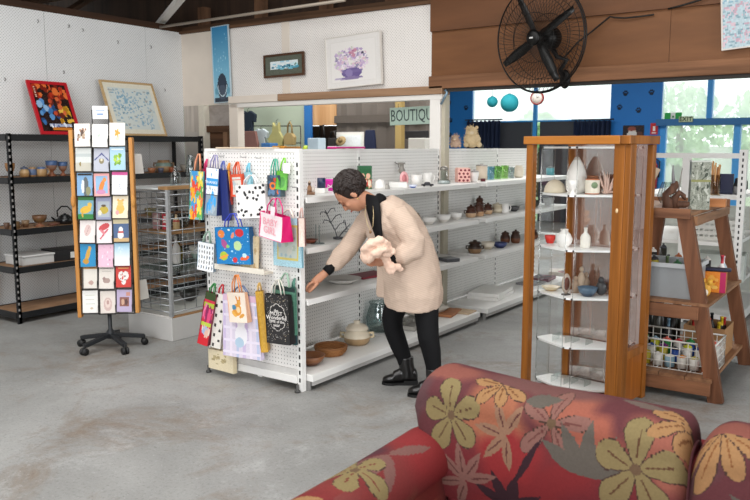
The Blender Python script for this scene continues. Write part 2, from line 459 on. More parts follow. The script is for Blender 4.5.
struct('trim_14', MB().box(X6(222), X6(226), HDY, HDY + .05, 1.0, 1.69), wood('#6c503b', '#8e6d54', 'z', 8, .8))

# roof: corrugated iron on timber, dark above the walls
def corrugated(x0, x1, y0, y1, z0, z1, pitch, amp, along='y', step=1):
    """iron sheet; folds run along y (roof) or z (wall)"""
    mb = MB(); n = int((x1 - x0) / pitch * 4); vs = []
    for i in range(n + 1):
        x = x0 + (x1 - x0) * i / n; o = amp * math.sin(2 * PI * i / 4)
        if along == 'y': vs += [(x, y0, z0 + o), (x, y1, z1 + o)]
        elif along == 'z': vs += [(x, y0 + o, z0), (x, y0 + o, z1)]
    mb.add(vs, [(2 * i, 2 * i + 2, 2 * i + 3, 2 * i + 1) for i in range(n)], None, False)
    return mb
struct('wall_upper', MB().box(-13.2, 5, 6.32, 6.36, 2.86, 4.2), wood('#241a14', '#3d2c21', 'z', 6, .8, 'dark boards', .05))
IRON = mat('#5a5450', .6, .3, var=.25, scale=2)
struct('ceiling', corrugated(-13.2, 5, -6, 15.2, 4.2, 4.2, .15, .02), IRON)
mb = MB()
y0, y1 = -6, 6.0; n = int((y1 - y0) / .15 * 4); vs = []
for i in range(n + 1):
    y = y0 + (y1 - y0) * i / n; o = .02 * math.sin(PI * i / 2); vs += [(-9.2 + o, y, 0), (-9.2 + o, y, 4.2)]
mb.add(vs, [(2 * i, 2 * i + 1, 2 * i + 3, 2 * i + 2) for i in range(n)])
struct('wall_outer', mb, mat('#6f6862', .6, .3, var=.2, scale=2))
DRK = wood('#2b1d15', '#4c3425', 'x', 6, .8, 'roof timber')
k = 15
for y in (1.2, 3.4, 5.2):
    k += 1; struct('trim_%d' % k, MB().box(-9.1, 4, y, y + .09, 3.15, 3.3), DRK)
for y in (4.3, 5.0, 5.75):
    k += 1; struct('trim_%d' % k, MB().bar((-9.1, y, 3.0), (-6.6, y + .5, 3.95), .09, .05), DRK)
for px in (205, 262, 327, 393):
    x = at(px, 20, y=6.12).x; k += 1
    struct('trim_%d' % k, MB().box(x - .05, x + .05, 6.06, 6.16, 2.77, 3.05), wood('#4c3526', '#6e4f39', 'z', 8, .8))
k += 1; struct('trim_%d' % k, MB().box(-6.84, -3.0, HDY - .03, HDY + .03, 2.772, 2.80), wood('#4a3424', '#775840', 'x', 8, .8))
k += 1; struct('trim_%d' % k, MB().box(-6.84, 2.5, HDY + .03, HDY + .1, 2.81, 2.85), wood('#3c2a1d', '#5f4531', 'x', 8, .8))
k += 1; struct('trim_%d' % k, MB().tube([at(160, 27, x=-6.78), at(345, 0, y=5.3)], .014, 8), mat('#a79b8d', .5, .3))
k += 1; struct('trim_%d' % k, MB().bar(at(157, 27, y=6.0), at(186, -8, y=5.2), .07, .05), mat('#dedbd6', .6))

# ---------------- boutique side room seen through the opening
BY = 10.5
def XB(px, py=130): return at(px, py, y=BY).x
GRN = mat('#b4bfab', .7, var=.03, scale=3)
struct('wall_boutique', MB().box(-13, XB(307), BY, BY + .05, 0, 4.2), GRN)
struct('trim_40', MB().box(XB(306.5), XB(313), BY - .06, BY - .01, 0, 2.35), mat('#2c6fb3', .5))
struct('wall_boutique', MB().box(XB(307), XB(336), BY, BY + .05, 1.9, 4.2), wood('#b98a5c', '#d0a578', 'z', 6, .7))
struct('wall_boutique', MB().box(XB(307) - .7, XB(336), BY + .3, BY + .35, 0, 1.9), mat('#43352c', .8))
wb = struct('wall_boutique', corrugated(XB(336), XB(443), BY + .02, BY + .02, 0, 4.2, .3, .018, 'z'), mat('#6a625b', .6, var=.12, scale=2))
struct('trim_41', MB().box(XB(336), XB(443), BY - .05, BY - .005, 1.93, 2.05), mat('#5a524b', .7))
struct('trim_42', MB().box(XB(402), XB(408), BY - .2, BY - .1, 0, 3.0), mat('#a58d58', .6))
struct('window_1', MB().box(XB(341), XB(363), BY - .03, BY - .02, 1.25, 1.74), mat('#e9efe6', .2))
o = struct('window_1', MB().box(XB(337), XB(364.5), BY - .02, BY - .012, 1.2, 1.78), WHT)
mb = MB(); img = put(canvas(22, 18, '#eef3f4', .01), ('n', 0, 0, .75, .6, 26, .12, ['#b9cfae', '#d5e2cc', '#9fbf96']))
mb.picture(img, XB(343), XB(362), 1.27, 1.72, BY - .032); mb.build('window_view', paint(.2), o, w=True)

# ---------------- far wall with its windows
FY = 15.0
def XF(px, py=122): return at(px, py, y=FY).x
ZL = 2.04
BLU = mat('#1b74c4', .55, var=.05, scale=3); BLU2 = mat('#3a94dc', .5, var=.04, scale=3)
struct('wall_far', MB().box(-9.4, XF(472), FY, FY + .1, 0, 3.8), BLU)
struct('wall_far', MB().box(XF(610), XF(661), FY, FY + .1, 0, 3.8), BLU)
struct('wall_far', MB().box(XF(472), XF(531.5), FY, FY + .1, 0, ZL), mat('#3d4047', .6))
struct('wall_far', MB().box(XF(540), XF(610), FY, FY + .1, 0, ZL), mat('#3d4047', .6))
struct('wall_far', MB().box(-9.4, 3, FY, FY + .1, 3.4, 4.3), BLU)
struct('trim_43', MB().box(XF(534), XF(537.5), FY - .06, FY, 0, 3.4), BLU2)
struct('trim_44', MB().box(XF(658), 3, FY - .14, FY + .1, 1.92, 2.04), mat('#27689f', .5))
struct('trim_45', MB().box(XF(706.5), XF(711.5), FY - .06, FY + .1, 2.04, 3.4), BLU2)
struct('trim_46', MB().box(XF(735), XF(741.5), FY - .06, FY + .1, 0, 1.92), mat('#4b9fe0', .5))
struct('trim_47', MB().box(XF(661), XF(666.5), FY - .03, FY + .1, 0, 1.92), BLU2)
GL = glass('#f3faf5', .02)
fm_, nt_, b_ = new_mat('frosted pane'); nt_.nodes.remove(b_)
tl_ = N(nt_, 'ShaderNodeBsdfTranslucent'); tr_ = N(nt_, 'ShaderNodeBsdfTransparent'); mx_ = N(nt_, 'ShaderNodeMixShader'); mx_.inputs[0].default_value = .35
nz_ = N(nt_, 'ShaderNodeTexNoise'); nz_.inputs['Scale'].default_value = .8; tc_ = N(nt_, 'ShaderNodeTexCoord'); L(nt_, tc_.outputs['Object'], nz_.inputs['Vector'])
rp_ = N(nt_, 'ShaderNodeValToRGB'); rp_.color_ramp.elements[0].color = (*lin('#dfeee6'), 1); rp_.color_ramp.elements[1].color = (*lin('#ffffff'), 1); L(nt_, nz_.outputs['Fac'], rp_.inputs[0]); L(nt_, rp_.outputs[0], tl_.inputs[0])
L(nt_, tl_.outputs[0], mx_.inputs[1]); L(nt_, tr_.outputs[0], mx_.inputs[2]); L(nt_, mx_.outputs[0], nt_.nodes['Material Output'].inputs['Surface'])
FROST = fm_; HAZE = fm_.copy(); HAZE.node_tree.nodes['Mix Shader'].inputs[0].default_value = .62
def pane(nm, a, b, z0, z1, m_=None):
    o = struct(nm, MB().box(a, b, FY + .03, FY + .034, z0, z1) if m_ is None else MB().add([(a, FY + .03, z0), (b, FY + .03, z0), (b, FY + .03, z1), (a, FY + .03, z1)], [(0, 1, 2, 3)]), m_ or GL)
pane('window_2', XF(472), XF(610), ZL, 3.4, FROST); pane('window_3', XF(661), 2.9, 2.05, 3.4, FROST)
pane('window_4', XF(531.5), XF(540), 0, ZL); pane('window_5', XF(666.5), 2.9, 0, 1.92, HAZE)
struct('window_frame', MB().box(XF(472), XF(610), FY - .02, FY + .06, ZL, ZL + .03), BLU2)
struct('wall_outer', MB().box(-13.1, -13, 6, 15.1, 0, 4.2), GRN)
struct('wall_right', MB().box(3.0, 3.1, 6, 15.1, 0, 4.2), mat('#9fb0b8', .7))
# outside
struct('ground', MB().box(-60, 60, 15.4, 90, -.3, -.1), mat('#8a9a70', .9, var=.2, scale=.5))
struct('exterior_fence', MB().box(-14, 12, 30, 30.1, -.1, 1.55), mat('#c9cdc4', .8))
LEAF = mat('#bdd8aa', .7, var=.3, scale=2)
def tree(px, hgt, rad, y, label, name='garden_tree'):
    c = at(px, 140, y=y); t = thing(name, label, 'tree', (c.x, c.y, -.1), 0, 'trees outside the windows')
    MB().tube([(0, 0, 0), (.05, 0, hgt * .5), (0, .1, hgt * .8)], [.16, .11, .05], 7).build('trunk', mat('#6b5442', .9), t)
    mb = MB()
    for i in range(700):
        a, b = rng.uniform(0, 2 * PI), math.acos(rng.uniform(-1, 1)); r = rad * rng.uniform(.35, 1) ** .6
        p = Vector((r * math.sin(b) * math.cos(a), r * math.sin(b) * math.sin(a), hgt * .68 + r * .9 * math.cos(b)))
        e = Euler((rng.uniform(0, 6), rng.uniform(0, 6), rng.uniform(0, 6))).to_matrix().to_4x4(); e.translation = p
        q = rng.uniform(.1, .2); mb.add([(-q, 0, 0), (0, -q * .5, .03), (q, 0, 0), (0, q * .5, .03)], [(0, 1, 2, 3)], None, False, e)
    mb.build('foliage', LEAF, t)
tree(678, 3.2, 1.25, 22, 'green leafy tree outside the window under the green exit sign')
tree(765, 3.4, 1.3, 26, 'green leafy tree outside at the right edge of the far window')
tree(538, 3.0, .8, 24, 'green bush seen through the narrow gap behind the clock')

# ---------------- the rest of the shed, behind the viewer
PLANK = wood('#5b3526', '#8a5a44', 'z', 5, .6, 'plank wall', .05)
struct('wall_front', MB().box(-6.8, -2.2, -5.05, -5.0, 0, 3.6), PLANK)
struct('wall_front', MB().box(2.8, 5, -5.05, -5.0, 0, 4.2), PLANK)
struct('wall_side', MB().box(5.0, 5.05, -5, 6, 0, 4.2), mat('#c9c3ba', .7))

# light: overcast sky through the doorway and windows, a rooflight overhead, two added fill lamps
w = bpy.data.worlds.new('sky'); S.world = w; w.use_nodes = True
bg = w.node_tree.nodes['Background']; bg.inputs[0].default_value = (.93, .98, 1, 1); bg.inputs[1].default_value = 2.0
def area(nm, loc, rot, sx, sy, pw, col=(1, 1, 1)):
    l = bpy.data.lights.new(nm, 'AREA'); l.shape = 'RECTANGLE'; l.size = sx; l.size_y = sy; l.energy = pw; l.color = col
    o = bpy.data.objects.new(nm, l); COL.objects.link(o); o.location = loc; o.rotation_euler = rot; return o
area('rooflight', (-2.6, 1.2, 4.1), (0, 0, 0), 5.5, 5.0, 350, (1, .985, .96))
area('boutique_fill', (-5.5, 9.5, 4.1), (0, 0, 0), 8, 3.5, 520, (1, .99, .97))  # added fill lamp under the closed roof, brightens the boutique
area('doorway_daylight', (.6, -4.9, 2.0), (R_(80), 0, R_(12)), 5, 3.4, 360, (.96, .98, 1))
area('side_fill', (4.9, 2.6, 1.9), (R_(88), 0, R_(90)), 5, 3.2, 260, (.97, .985, 1))  # added fill lamp before the solid side wall, brightens the shelving fronts
S.view_settings.view_transform = 'Standard'; S.view_settings.look = 'None'; S.view_settings.gamma = 1
S.view_settings.use_curve_mapping = False; S.view_settings.exposure = 0
S.cycles.use_denoising = True
S.cycles.max_bounces = 10; S.cycles.transparent_max_bounces = 24; S.cycles.caustics_reflective = False; S.cycles.caustics_refractive = False
S.cycles.sample_clamp_indirect = 6
# ================================================================ black steel rack on the left wall
BLK = mat('#1d1e20', .45, .2, var=.1)
MDF = wood('#8b6a4e', '#a98566', 'y', 10, .7, 'chipboard', .5)
RX0, RX1, RY0, RY1 = -6.74, -6.28, 3.6, 5.80
RZ = [1.635, 1.267, .822, .492, .095]
rk = thing('steel_shelving_unit', 'black boltless steel shelving unit standing against the pegboard wall', 'shelving', (-6.5, 4.67, 0))
for x in (RX0 + .02, RX1 - .02):
    for y in (RY0 + .02, RY1 - .02):
        bc = '#1d1e20'
        mb = MB().box(x - .02, x + .02, y - .004 if y < 4 else y - .02, y + .02 if y < 4 else y + .004, 0, 1.645, col=bc)
        mb.box(x - .02 if x < -6.5 else x + .016, x - .016 if x < -6.5 else x + .02, y - .02, y + .02, 0, 1.645, col=bc)
        for i in range(30):
            z = .06 + i * .053
            if abs(x - RX1 + .02) < .01: mb.box(RX1 - .0005, RX1 + .0008, y - .008, y + .006, z, z + .022, col='#8c8a88')
            if y < 4: mb.box(x - .006, x + .006, y - .0052, y - .0036, z, z + .022, col='#8c8a88')
        u = mb.build('upright', paint(.45, .4, .03), rk, w=True)
for i, z in enumerate(RZ):
    s = MB().box(RX0 + .01, RX1 - .01, RY0 + .01, RY1 - .01, z - .016, z - .001).build('shelf_board', MDF, rk, w=True)
    mb = MB().box(RX1 - .012, RX1 + .003, RY0 + .04, RY1 - .04, z - .05, z + .004).box(RX0 - .003, RX0 + .012, RY0 + .04, RY1 - .04, z - .05, z + .004)
    mb.box(RX0 + .02, RX1 - .02, RY0, RY0 + .014, z - .05, z + .004).box(RX0 + .02, RX1 - .02, RY1 - .014, RY1, z - .05, z + .004)
    mb.build('beam', BLK, rk, w=True)

# ================================================================ grid-mesh display stand
GX0, GX1, GY0, GY1 = -5.25, -4.709, 3.965, 5.0
GM = mat('#9fa3a6', .35, .7, var=.05); BASEW = mat('#c3c1be', .5, var=.05, scale=4)
gr = thing('grid_mesh_stand', 'silver wire grid display stand on a pale grey plinth behind the card spinner', 'display stand', (-4.98, 4.5, 0))
MB().box(GX0, GX1, GY0, GY1, 0, .185).build('plinth', BASEW, gr, w=True, bevel=.004)
MB().box(GX0 + .01, GX1 - .01, GY0 + .01, GY1 - .01, .186, .195).build('plinth_top', mat('#d5d2cd', .4), gr, w=True)
MB().box(GX1 - .03, GX1 - .001, GY0 + .02, GY1 - .02, .186, .2).build('edge_strip', mat('#a27b55', .6), gr, w=True)
for x in (GX0 + .015, GX1 - .016):
    for y in (GY0 + .015, GY1 - .015):
        MB().box(x - .015, x + .015, y - .012, y + .012, .196, 1.2).build('corner_post', mat('#b7b9bb', .35, .6), gr, w=True)
def gridp(nm, a, b, z0, z1, nv, nh):
    a = Vector(a); b = Vector(b); mb = MB()
    for i in range(nv + 1):
        p = a.lerp(b, i / nv); mb.tube([p + Vector((0, 0, z0)), p + Vector((0, 0, z1))], .003, 5)
    off = (b - a).cross(Vector((0, 0, 1))).normalized() * .007
    for i in range(nh + 1):
        z = z0 + (z1 - z0) * i / nh
        mb.tube([a + off + Vector((0, 0, z)), b + off + Vector((0, 0, z))], .0042, 5)
    return mb.build(nm, GM, gr, w=True)
gridp('grid_panel', (GX0 + .03, GY0 + .02, 0), (GX1 - .03, GY0 + .02, 0), .23, 1.18, 4, 18)
gridp('grid_panel', (GX1 - .015, GY0 + .03, 0), (GX1 - .015, GY1 - .03, 0), .23, 1.16, 8, 10)
gridp('grid_panel', (GX0 + .015, GY0 + .03, 0), (GX0 + .015, GY1 - .03, 0), .23, 1.16, 8, 18)
gridp('grid_panel', (GX0 + .03, GY1 - .02, 0), (GX1 - .03, GY1 - .02, 0), .23, 1.18, 4, 18)
MB().box(GX0, GX0 + .25, GY0, GY1, 1.2, 1.212).build('top_panel', mat('#d9dddd', .2), gr, w=True)
MB().box(GX0 + .252, GX1 - .11, GY0, GY1, 1.2, 1.212).build('top_panel', mat('#d9dddd', .2), gr, w=True)
MB().box(GX1 - .108, GX1, GY0, GY1, 1.2, 1.225).build('wood_top', wood('#8d6a45', '#b48c5f', 'y', 10, .6), gr, w=True, bevel=.003)
MB().box(GX0 + .04, GX1 - .04, GY0 + .04, GY1 - .04, .845, .855).build('shelf', wood('#8d6a45', '#a9845b', 'y', 10, .6), gr, w=True)
MB().box(GX0 + .04, GX1 - .04, GY0 + .04, GY1 - .04, .55, .557).build('shelf', glass('#dfe9e6', .1), gr, w=True)
def gshelf(): pass

# ================================================================ white pegboard gondolas
GW = mat('#e9e8e5', .42, var=.025, scale=3); SLOT = mat('#1f1f20', .7)
PEGX = pegboard('x', '#eae8e5', '#8f8d8b', .025, .15, .02); PEGY = pegboard('y', '#e6e5e2', '#8f8d8b', .025, .15, .02)
BX = -3.44      # face of the back panel
PNT = paint(.42, .4, .03)
def slotted(parent, x0, x1, y0, y1, z0, z1, face):
    mb = MB().box(x0, x1, y0, y1, z0, z1, col='#e9e8e5'); z = z0 + .06
    while z < z1 - .04:
        if face == 'y': mb.box((x0 + x1) / 2 - .006, (x0 + x1) / 2 + .006, y0 - .0012, y0 + .0006, z, z + .026, col='#1f1f20')
        else: mb.box(x1 - .0006, x1 + .0012, (y0 + y1) / 2 - .006, (y0 + y1) / 2 + .006, z, z + .026, col='#1f1f20')
        z += .05
    return mb.build('upright', PNT, parent, w=True)
def gondola(label, ys, name='gondola_shelving'):
    ya, yb = ys[0], ys[-1]
    t = thing(name, label, 'shop shelving', (-3.4, (ya + yb) / 2, 0), 0, 'white pegboard shelving')
    for a, b in zip(ys, ys[1:]):
        MB().box(BX - .05, BX, a + .012, b - .012, .12, 1.5).build('back_panel', PEGY, t, w=True)
        MB().box(BX - .052, BX + .003, a + .01, b - .01, 1.501, 1.515).build('top_rail', GW, t, w=True)
        d = MB().box(BX + .001, -3.0, a + .004, b - .004, .06, .104).build('base_deck', GW, t, w=True, bevel=.003)
        MB().box(-3.04, -3.012, a + .02, b - .02, .03, .059).build('kick_rail', mat('#bdbbb8', .5), t, w=True)
        for z in (1.224, .909, .585):
            s = MB().box(BX + .001, -3.03, a + .004, b - .004, z - .012, z)
            s.box(-3.042, -3.03, a + .004, b - .004, z - .036, z - .0121)
            s.build('shelf', GW, t, w=True)
            for yy in (a + .02, b - .02):
                MB().prism([(BX + .002, z - .07), (BX + .002, z - .013), (-3.05, z - .013), (-3.05, z - .03)], yy - .002, yy + .002).build('bracket', GW, t, w=True)
    for y in ys:
        slotted(t, BX - .03, BX + .006, y - .011 if y != ya else y, y + .011 if y != yb else y, .02, 1.517, 'x')
        MB().box(-3.05, -3.02, y - .012 if y != ya else y, y + .012 if y != yb else y, 0, .06).build('foot', mat('#8d8c8a', .4, .3), t, w=True)
    return t
G1 = gondola('long white pegboard shelving bay nearest the viewer where the woman reaches in', [3.626, 4.73, 5.93])
G2 = gondola('white pegboard shelving run beyond the white post, partly behind the glass cabinet', [6.07, 7.1, 8.1])
# the end unit that carries the gift bags
EY = 3.6
ge = thing('gondola_end', 'white pegboard end panel hung with gift bags', 'shop shelving', (-3.46, 3.6, 0), 0, 'white pegboard shelving')
MB().box(-3.84, -3.085, EY - .012, EY + .012, .14, .85).build('peg_panel', PEGX, ge, w=True)
MB().box(-3.84, -3.085, EY - .012, EY + .012, .852, 1.17).build('peg_panel', PEGX, ge, w=True)
MB().box(-3.84, -3.085, EY - .012, EY + .012, 1.172, 1.5).build('peg_panel', PEGX, ge, w=True)
MB().box(-3.872, -3.055, EY - .016, EY + .016, 1.501, 1.52).build('top_rail', GW, ge, w=True)
slotted(ge, -3.084, -3.046, EY - .018, EY + .02, .0, 1.5, 'y')
slotted(ge, -3.876, -3.842, EY - .018, EY + .02, .05, 1.5, 'y')
MB().box(-3.87, -3.086, EY - .03, EY + .01, .05, .1).build('base_rail', GW, ge, w=True, bevel=.003)
MB().box(-3.84, -3.086, EY - .02, EY - .013, .101, .139).build('kick_plate', mat('#cfcdca', .5), ge, w=True)
for x in (-3.855, -3.068):
    MB().lathe([(.001, 0), (.018, 0), (.018, .012), (.009, .018), (.009, .05), (.001, .05)], (x, EY - .05 if x < -3.5 else EY - .04, 0), 12).build('foot', mat('#4b4a49', .5, .4), ge, w=True)
hooks = MB()
HM = mat('#b9bbbd', .25, .9)

# ================================================================ glass display cabinet (wood frame, clear case, mirror back)
OAK = wood('#6a3d14', '#a56628', 'z', 10, .38, 'honey wood', .05)
OAKH = wood('#704217', '#b0702e', 'x', 10, .38, 'honey wood', .08)
TL, TM, TR = at(525.5, 388, z=0), at(611.5, 409, z=0), at(650, 400, z=0)
ux = (TM - TL); TW = ux.length; TA = math.atan2(ux.y, ux.x); TD = .33
CA, SA = math.cos(TA), math.sin(TA)
cb = thing('display_cabinet', 'tall honey wood cabinet with clear sides and white shelves behind the sofa', 'display cabinet', (TM.x, TM.y, 0), TA)
# local frame: x from -TW..0 along the open front, y 0..TD towards the mirror
def lpx_(px, yl):
    u = (px - 375) / FPX; r = (u * RT[0] + CP * FW[0], u * RT[1] + CP * FW[1])
    k = (-TM.x * SA + TM.y * CA + yl) / (-r[0] * SA + r[1] * CA); return (r[0] * k - TM.x) * CA + (r[1] * k - TM.y) * SA
HT = 1.595; PW_ = .046
def cpost(x, y, wx, wy): MB().box(x - wx / 2, x + wx / 2, y - wy / 2, y + wy / 2, 0, HT - .05).build('post', OAK, cb, bevel=.003)
cpost(-TW, 0, PW_, .05); XBK = lpx_(570, TD); cpost(-.010, .012, .066, .05); cpost(.0405, .024, .034, .07); cpost(0.03, TD, .036, .05); cpost(XBK, TD - .01, .05, .03)
MB().box(-TW - .04, .0, -.035, .03, HT - .049, HT).build('top_rail', OAKH, cb, bevel=.004)
MB().box(.001, .06, -.035, TD + .04, HT - .049, HT).build('top_rail', OAK, cb, bevel=.004)
MB().box(-TW - .04, 0, TD - .02, TD + .04, HT - .049, HT).build('top_rail', OAKH, cb, bevel=.004)
MB().box(-TW - .04, -TW + .02, .031, TD - .021, HT - .049, HT).build('top_rail', OAK, cb, bevel=.004)
MB().box(-TW + .032, -.06, -.012, .012, .0, .03).build('base_rail', OAKH, cb, bevel=.003)
MB().box(.02, .04, .06, TD - .031, .02, .29).build('kick_panel', wood('#7a4318', '#a8621f', 'z', 16, .4, 'honey wood', .05), cb)
MB().box(.008, .05, .06, TD - .031, .291, .34).build('side_rail', OAK, cb, bevel=.003)
MB().box(-TW + .032, -.001, .04, TD - .03, .0, .012).build('floor_panel', OAKH, cb)
mm = wood('#8a5846', '#bd8a76', 'z', 9, .3, 'polished red boards', .05).copy(); nt = mm.node_tree
go = N(nt, 'ShaderNodeBsdfGlossy'); go.inputs['Roughness'].default_value = .03; go.inputs[0].default_value = (.95, .93, .92, 1)
ms = N(nt, 'ShaderNodeMixShader'); ms.inputs[0].default_value = .48; L(nt, nt.nodes['Principled BSDF'].outputs[0], ms.inputs[1]); L(nt, go.outputs[0], ms.inputs[2]); L(nt, ms.outputs[0], nt.nodes['Material Output'].inputs['Surface'])
MB().box(XBK + .026, .011, TD - .012, TD, .04, HT - .05).build('polished_back', mm, cb)
ACR = glass('#fbfcfc', .012)
# clear case: upright strips and white shelves hung between them
shz = []
SHELF_PX = [(565, 197), (565, 252), (566, 300), (566, 349), (566, 391)]
def cl(x, y): return Vector((TM.x + x * CA - y * SA, TM.y + x * SA + y * CA, 0))
dfront = depth(cl(-.32, .03))
SWH = mat('#fbfaf8', .35, var=.02)
poly = [(-.60, .15), (-.572, .112), (-.338, .024), (-.30, .034), (-.07, .215), (-.055, .30), (-.44, .305), (-.565, .26)]
n = len(poly)
def slab(z0, z1, pl):
    k = len(pl); vs = [(x, y, z0) for x, y in pl] + [(x, y, z1) for x, y in pl]
    return MB().add(vs, [tuple(range(k))[::-1], tuple(range(k, 2 * k))] + [(i, (i + 1) % k, (i + 1) % k + k, i + k) for i in range(k)])
for px, py in SHELF_PX:
    p = at(px, py, d=dfront); shz.append(p.z + .012)
PIN = mat('#2b2724', .4, .5)
for z in shz + [HT - .062]:
    s = slab(z - .012, z, poly).build('white_shelf', SWH, cb)
    mb = MB()
    for x, y in (poly[0], poly[1], poly[2], poly[3], poly[4]):
        c = Vector(((x + .38) * 1.012 - .38, (y - .17) * 1.03 + .17, z - .006)); mb.ell(c, .006, .006, .006, 8, 6)
    mb.build('shelf_pin', PIN, s)
zs = min(shz) - .02
sides = [(poly[i], poly[(i + 1) % n]) for i in (1, 3, 5, 7)]
for (a, b_) in sides:
    a = Vector((*a, 0)); b_ = Vector((*b_, 0)); a2, b2 = a.lerp(b_, .01), a.lerp(b_, .99)
    o_ = (b_ - a).cross(Vector((0, 0, 1))).normalized() * .008
    mb = MB().add([a2 + o_ + Vector((0, 0, zs)), b2 + o_ + Vector((0, 0, zs)), b2 + o_ + Vector((0, 0, HT - .055)), a2 + o_ + Vector((0, 0, HT - .055)),
                   a2 + o_ * 1.4 + Vector((0, 0, zs)), b2 + o_ * 1.4 + Vector((0, 0, zs)), b2 + o_ * 1.4 + Vector((0, 0, HT - .055)), a2 + o_ * 1.4 + Vector((0, 0, HT - .055))],
                  [(0, 1, 2, 3), (7, 6, 5, 4), (0, 4, 5, 1), (1, 5, 6, 2), (2, 6, 7, 3), (3, 7, 4, 0)])
    mb.build('clear_panel', ACR, cb)
    e = MB()
    for q in (a2, b2): e.tube([q + o_ * 1.2 + Vector((0, 0, zs)), q + o_ * 1.2 + Vector((0, 0, HT - .056))], .0018, 5)
    e.build('panel_edge', glass('#e8efee', .55, rough=.2), cb)
MB().ell((-.012, -.0135, 1.17), .008, .006, .014, 10, 8).build('knot_plug', mat('#e2c79a', .5), cb)

# ================================================================ A-frame stand of reddish timber
JAR = wood('#573624', '#895a3e', 'z', 9, .6, 'red timber', .08); JARX = wood('#5c3a27', '#916346', 'x', 9, .6, 'red timber', .1); JARY = wood('#664430', '#9f7554', 'y', 9, .6, 'red timber', .1)
AY0, AY1 = 4.85, 5.85
af = thing('a_frame_stand', 'reddish timber A-frame shelf stand right of the glass cabinet', 'shelf stand', (-1.35, 5.3, 0))
for y in (AY0, AY1):
    for sgn, xt, xb in ((1, -1.10, -.865), (-1, -1.50, -1.62)):
        MB().bar((xb, y, 0), (xt, y, 1.115), .085, .05, up=(0, 1, 0)).build('leg', JAR, af, w=True)
MB().box(-1.56, -1.06, AY0 - .055, AY0 - .027, 1.105, 1.165).build('front_board', JARX, af, w=True, bevel=.003)
MB().box(-1.56, -1.04, AY1 + .027, AY1 + .055, 1.105, 1.165).build('rear_board', JARX, af, w=True, bevel=.003)
for i, (a, b_) in enumerate(((-1.555, -1.395), (-1.39, -1.23), (-1.225, -1.065))):
    MB().box(a, b_, AY0 - .026, AY1 + .026, 1.116, 1.138).build('top_plank', JARY, af, w=True)
MB().box(-1.06, -1.035, AY0 + .03, AY1 + .026, 1.06, 1.115).build('side_board', JARY, af, w=True)
zm = .60
MB().box(-1.60, -.985, AY0 - .052, AY0 - .027, zm - .1, zm - .02).build('rail', JARX, af, w=True, bevel=.003)
MB().box(-1.60, -.985, AY1 + .027, AY1 + .052, zm - .1, zm - .02).build('rail', JARX, af, w=True, bevel=.003)
MB().box(-1.57, -.93, AY0 - .026, AY1 + .026, zm - .018, zm).build('middle_shelf', JARY, af, w=True)
MB().box(-1.66, -.895, AY0 - .055, AY0 - .027, .045, .125).build('rail', JARX, af, w=True, bevel=.003)
MB().box(-1.66, -.895, AY1 + .027, AY1 + .055, .045, .125).build('rail', JARX, af, w=True, bevel=.003)
for i in range(5):
    x = -1.66 + i * .155
    MB().box(x, x + .151, AY0 - .05, AY1 + .05, .126, .148).build('bottom_plank', JARY, af, w=True)

# ================================================================ open white shop rack beyond it
gw = thing('open_shelf_rack', 'white open shop rack with a bare top bar behind the A-frame stand', 'shop shelving', (-1.6, 7.4, 0), 0, 'white pegboard shelving')
YG = 7.0
pR = at(741, 200, y=YG); zt = at(745, 157, y=YG).z
slotted(gw, pR.x - .03, pR.x + .03, YG - .02, YG + .03, 0, zt + .06, 'y')
MB().box(-2.12, pR.x - .031, YG - .012, YG + .02, zt - .012, zt + .03).build('top_bar', GW, gw, w=True)
px0 = at(686, 180, y=YG).x
MB().box(px0 - .035, px0 + .035, YG - .01, YG + .03, 0, zt - .013).build('upright', GW, gw, w=True)
MB().box(-2.12, -2.07, YG - .012, YG + .03, 0, zt - .013).build('upright', GW, gw, w=True)
for z in (at(715, 196, y=YG).z, .72, .35):
    MB().box(px0 + .04, pR.x - .031, YG + .03, YG + 1.3, z - .03, z).build('shelf', GW, gw, w=True)
    MB().box(-2.06, px0 - .04, YG + .03, YG + 1.3, z - .03, z).build('shelf', GW, gw, w=True)
MB().box(-2.1, pR.x - .03, YG + 1.31, YG + 1.33, .1, .95).build('back_panel', mat('#bfc2bb', .6), gw, w=True)
MB().box(-2.1, pR.x + .03, YG + .0, YG + 1.3, .02, .1).build('base_deck', GW, gw, w=True)
# ================================================================ floral sofa
FAB0 = '#74363b'
def petal(a, G, cx, cz, ang, ln, wd, col, vein=None, edge=None, rnd=False):
    U, V = G; t = R_(ang)
    du, dv = U - cx, V - cz
    p, q = du * math.cos(t) + dv * math.sin(t), -du * math.sin(t) + dv * math.cos(t)
    s = np.clip(p / ln, 0, 1)
    half = wd * np.where(s < .62, (s / .62) ** .75, np.sqrt(np.clip(1 - ((s - .62) / .38) ** 2, 0, 1))) if rnd else wd * np.sin(PI * s ** .85)
    ins = (p > 0) & (p < ln)
    if edge: a[ins & (np.abs(q) < half + .003)] = hx(edge)
    a[ins & (np.abs(q) < half)] = hx(col)
    if vein: a[ins & (np.abs(q + .01 * (s - .3)) < .0022) & (s > .2) & (s < .75)] = hx(vein)
def flower(a, G, c, n, rot, ln, wd, col, vein, cen='#7a5c40', fan=None, rnd=True):
    for i in range(n):
        an = rot + (i * 360 / n if fan is None else -fan / 2 + fan * i / (n - 1))
        petal(a, G, c[0], c[1], an, ln * (1 + .12 * math.sin(i * 2.3)), wd * (1.1 if rnd else 1), col, vein, edge='#553a30', rnd=rnd)
    U, V = G
    if fan is None: a[(U - c[0]) ** 2 + (V - c[1]) ** 2 < (ln * .12) ** 2] = hx(cen)
def fabric_img(x0, x1, z0, z1, res):
    W, H = int((x1 - x0) / res), int((z1 - z0) / res)
    a = np.ones((H, W, 3)) * np.array(hx(FAB0))
    return a, np.meshgrid(x0 + (np.arange(W) + .5) * res, z0 + (np.arange(H) + .5) * res)
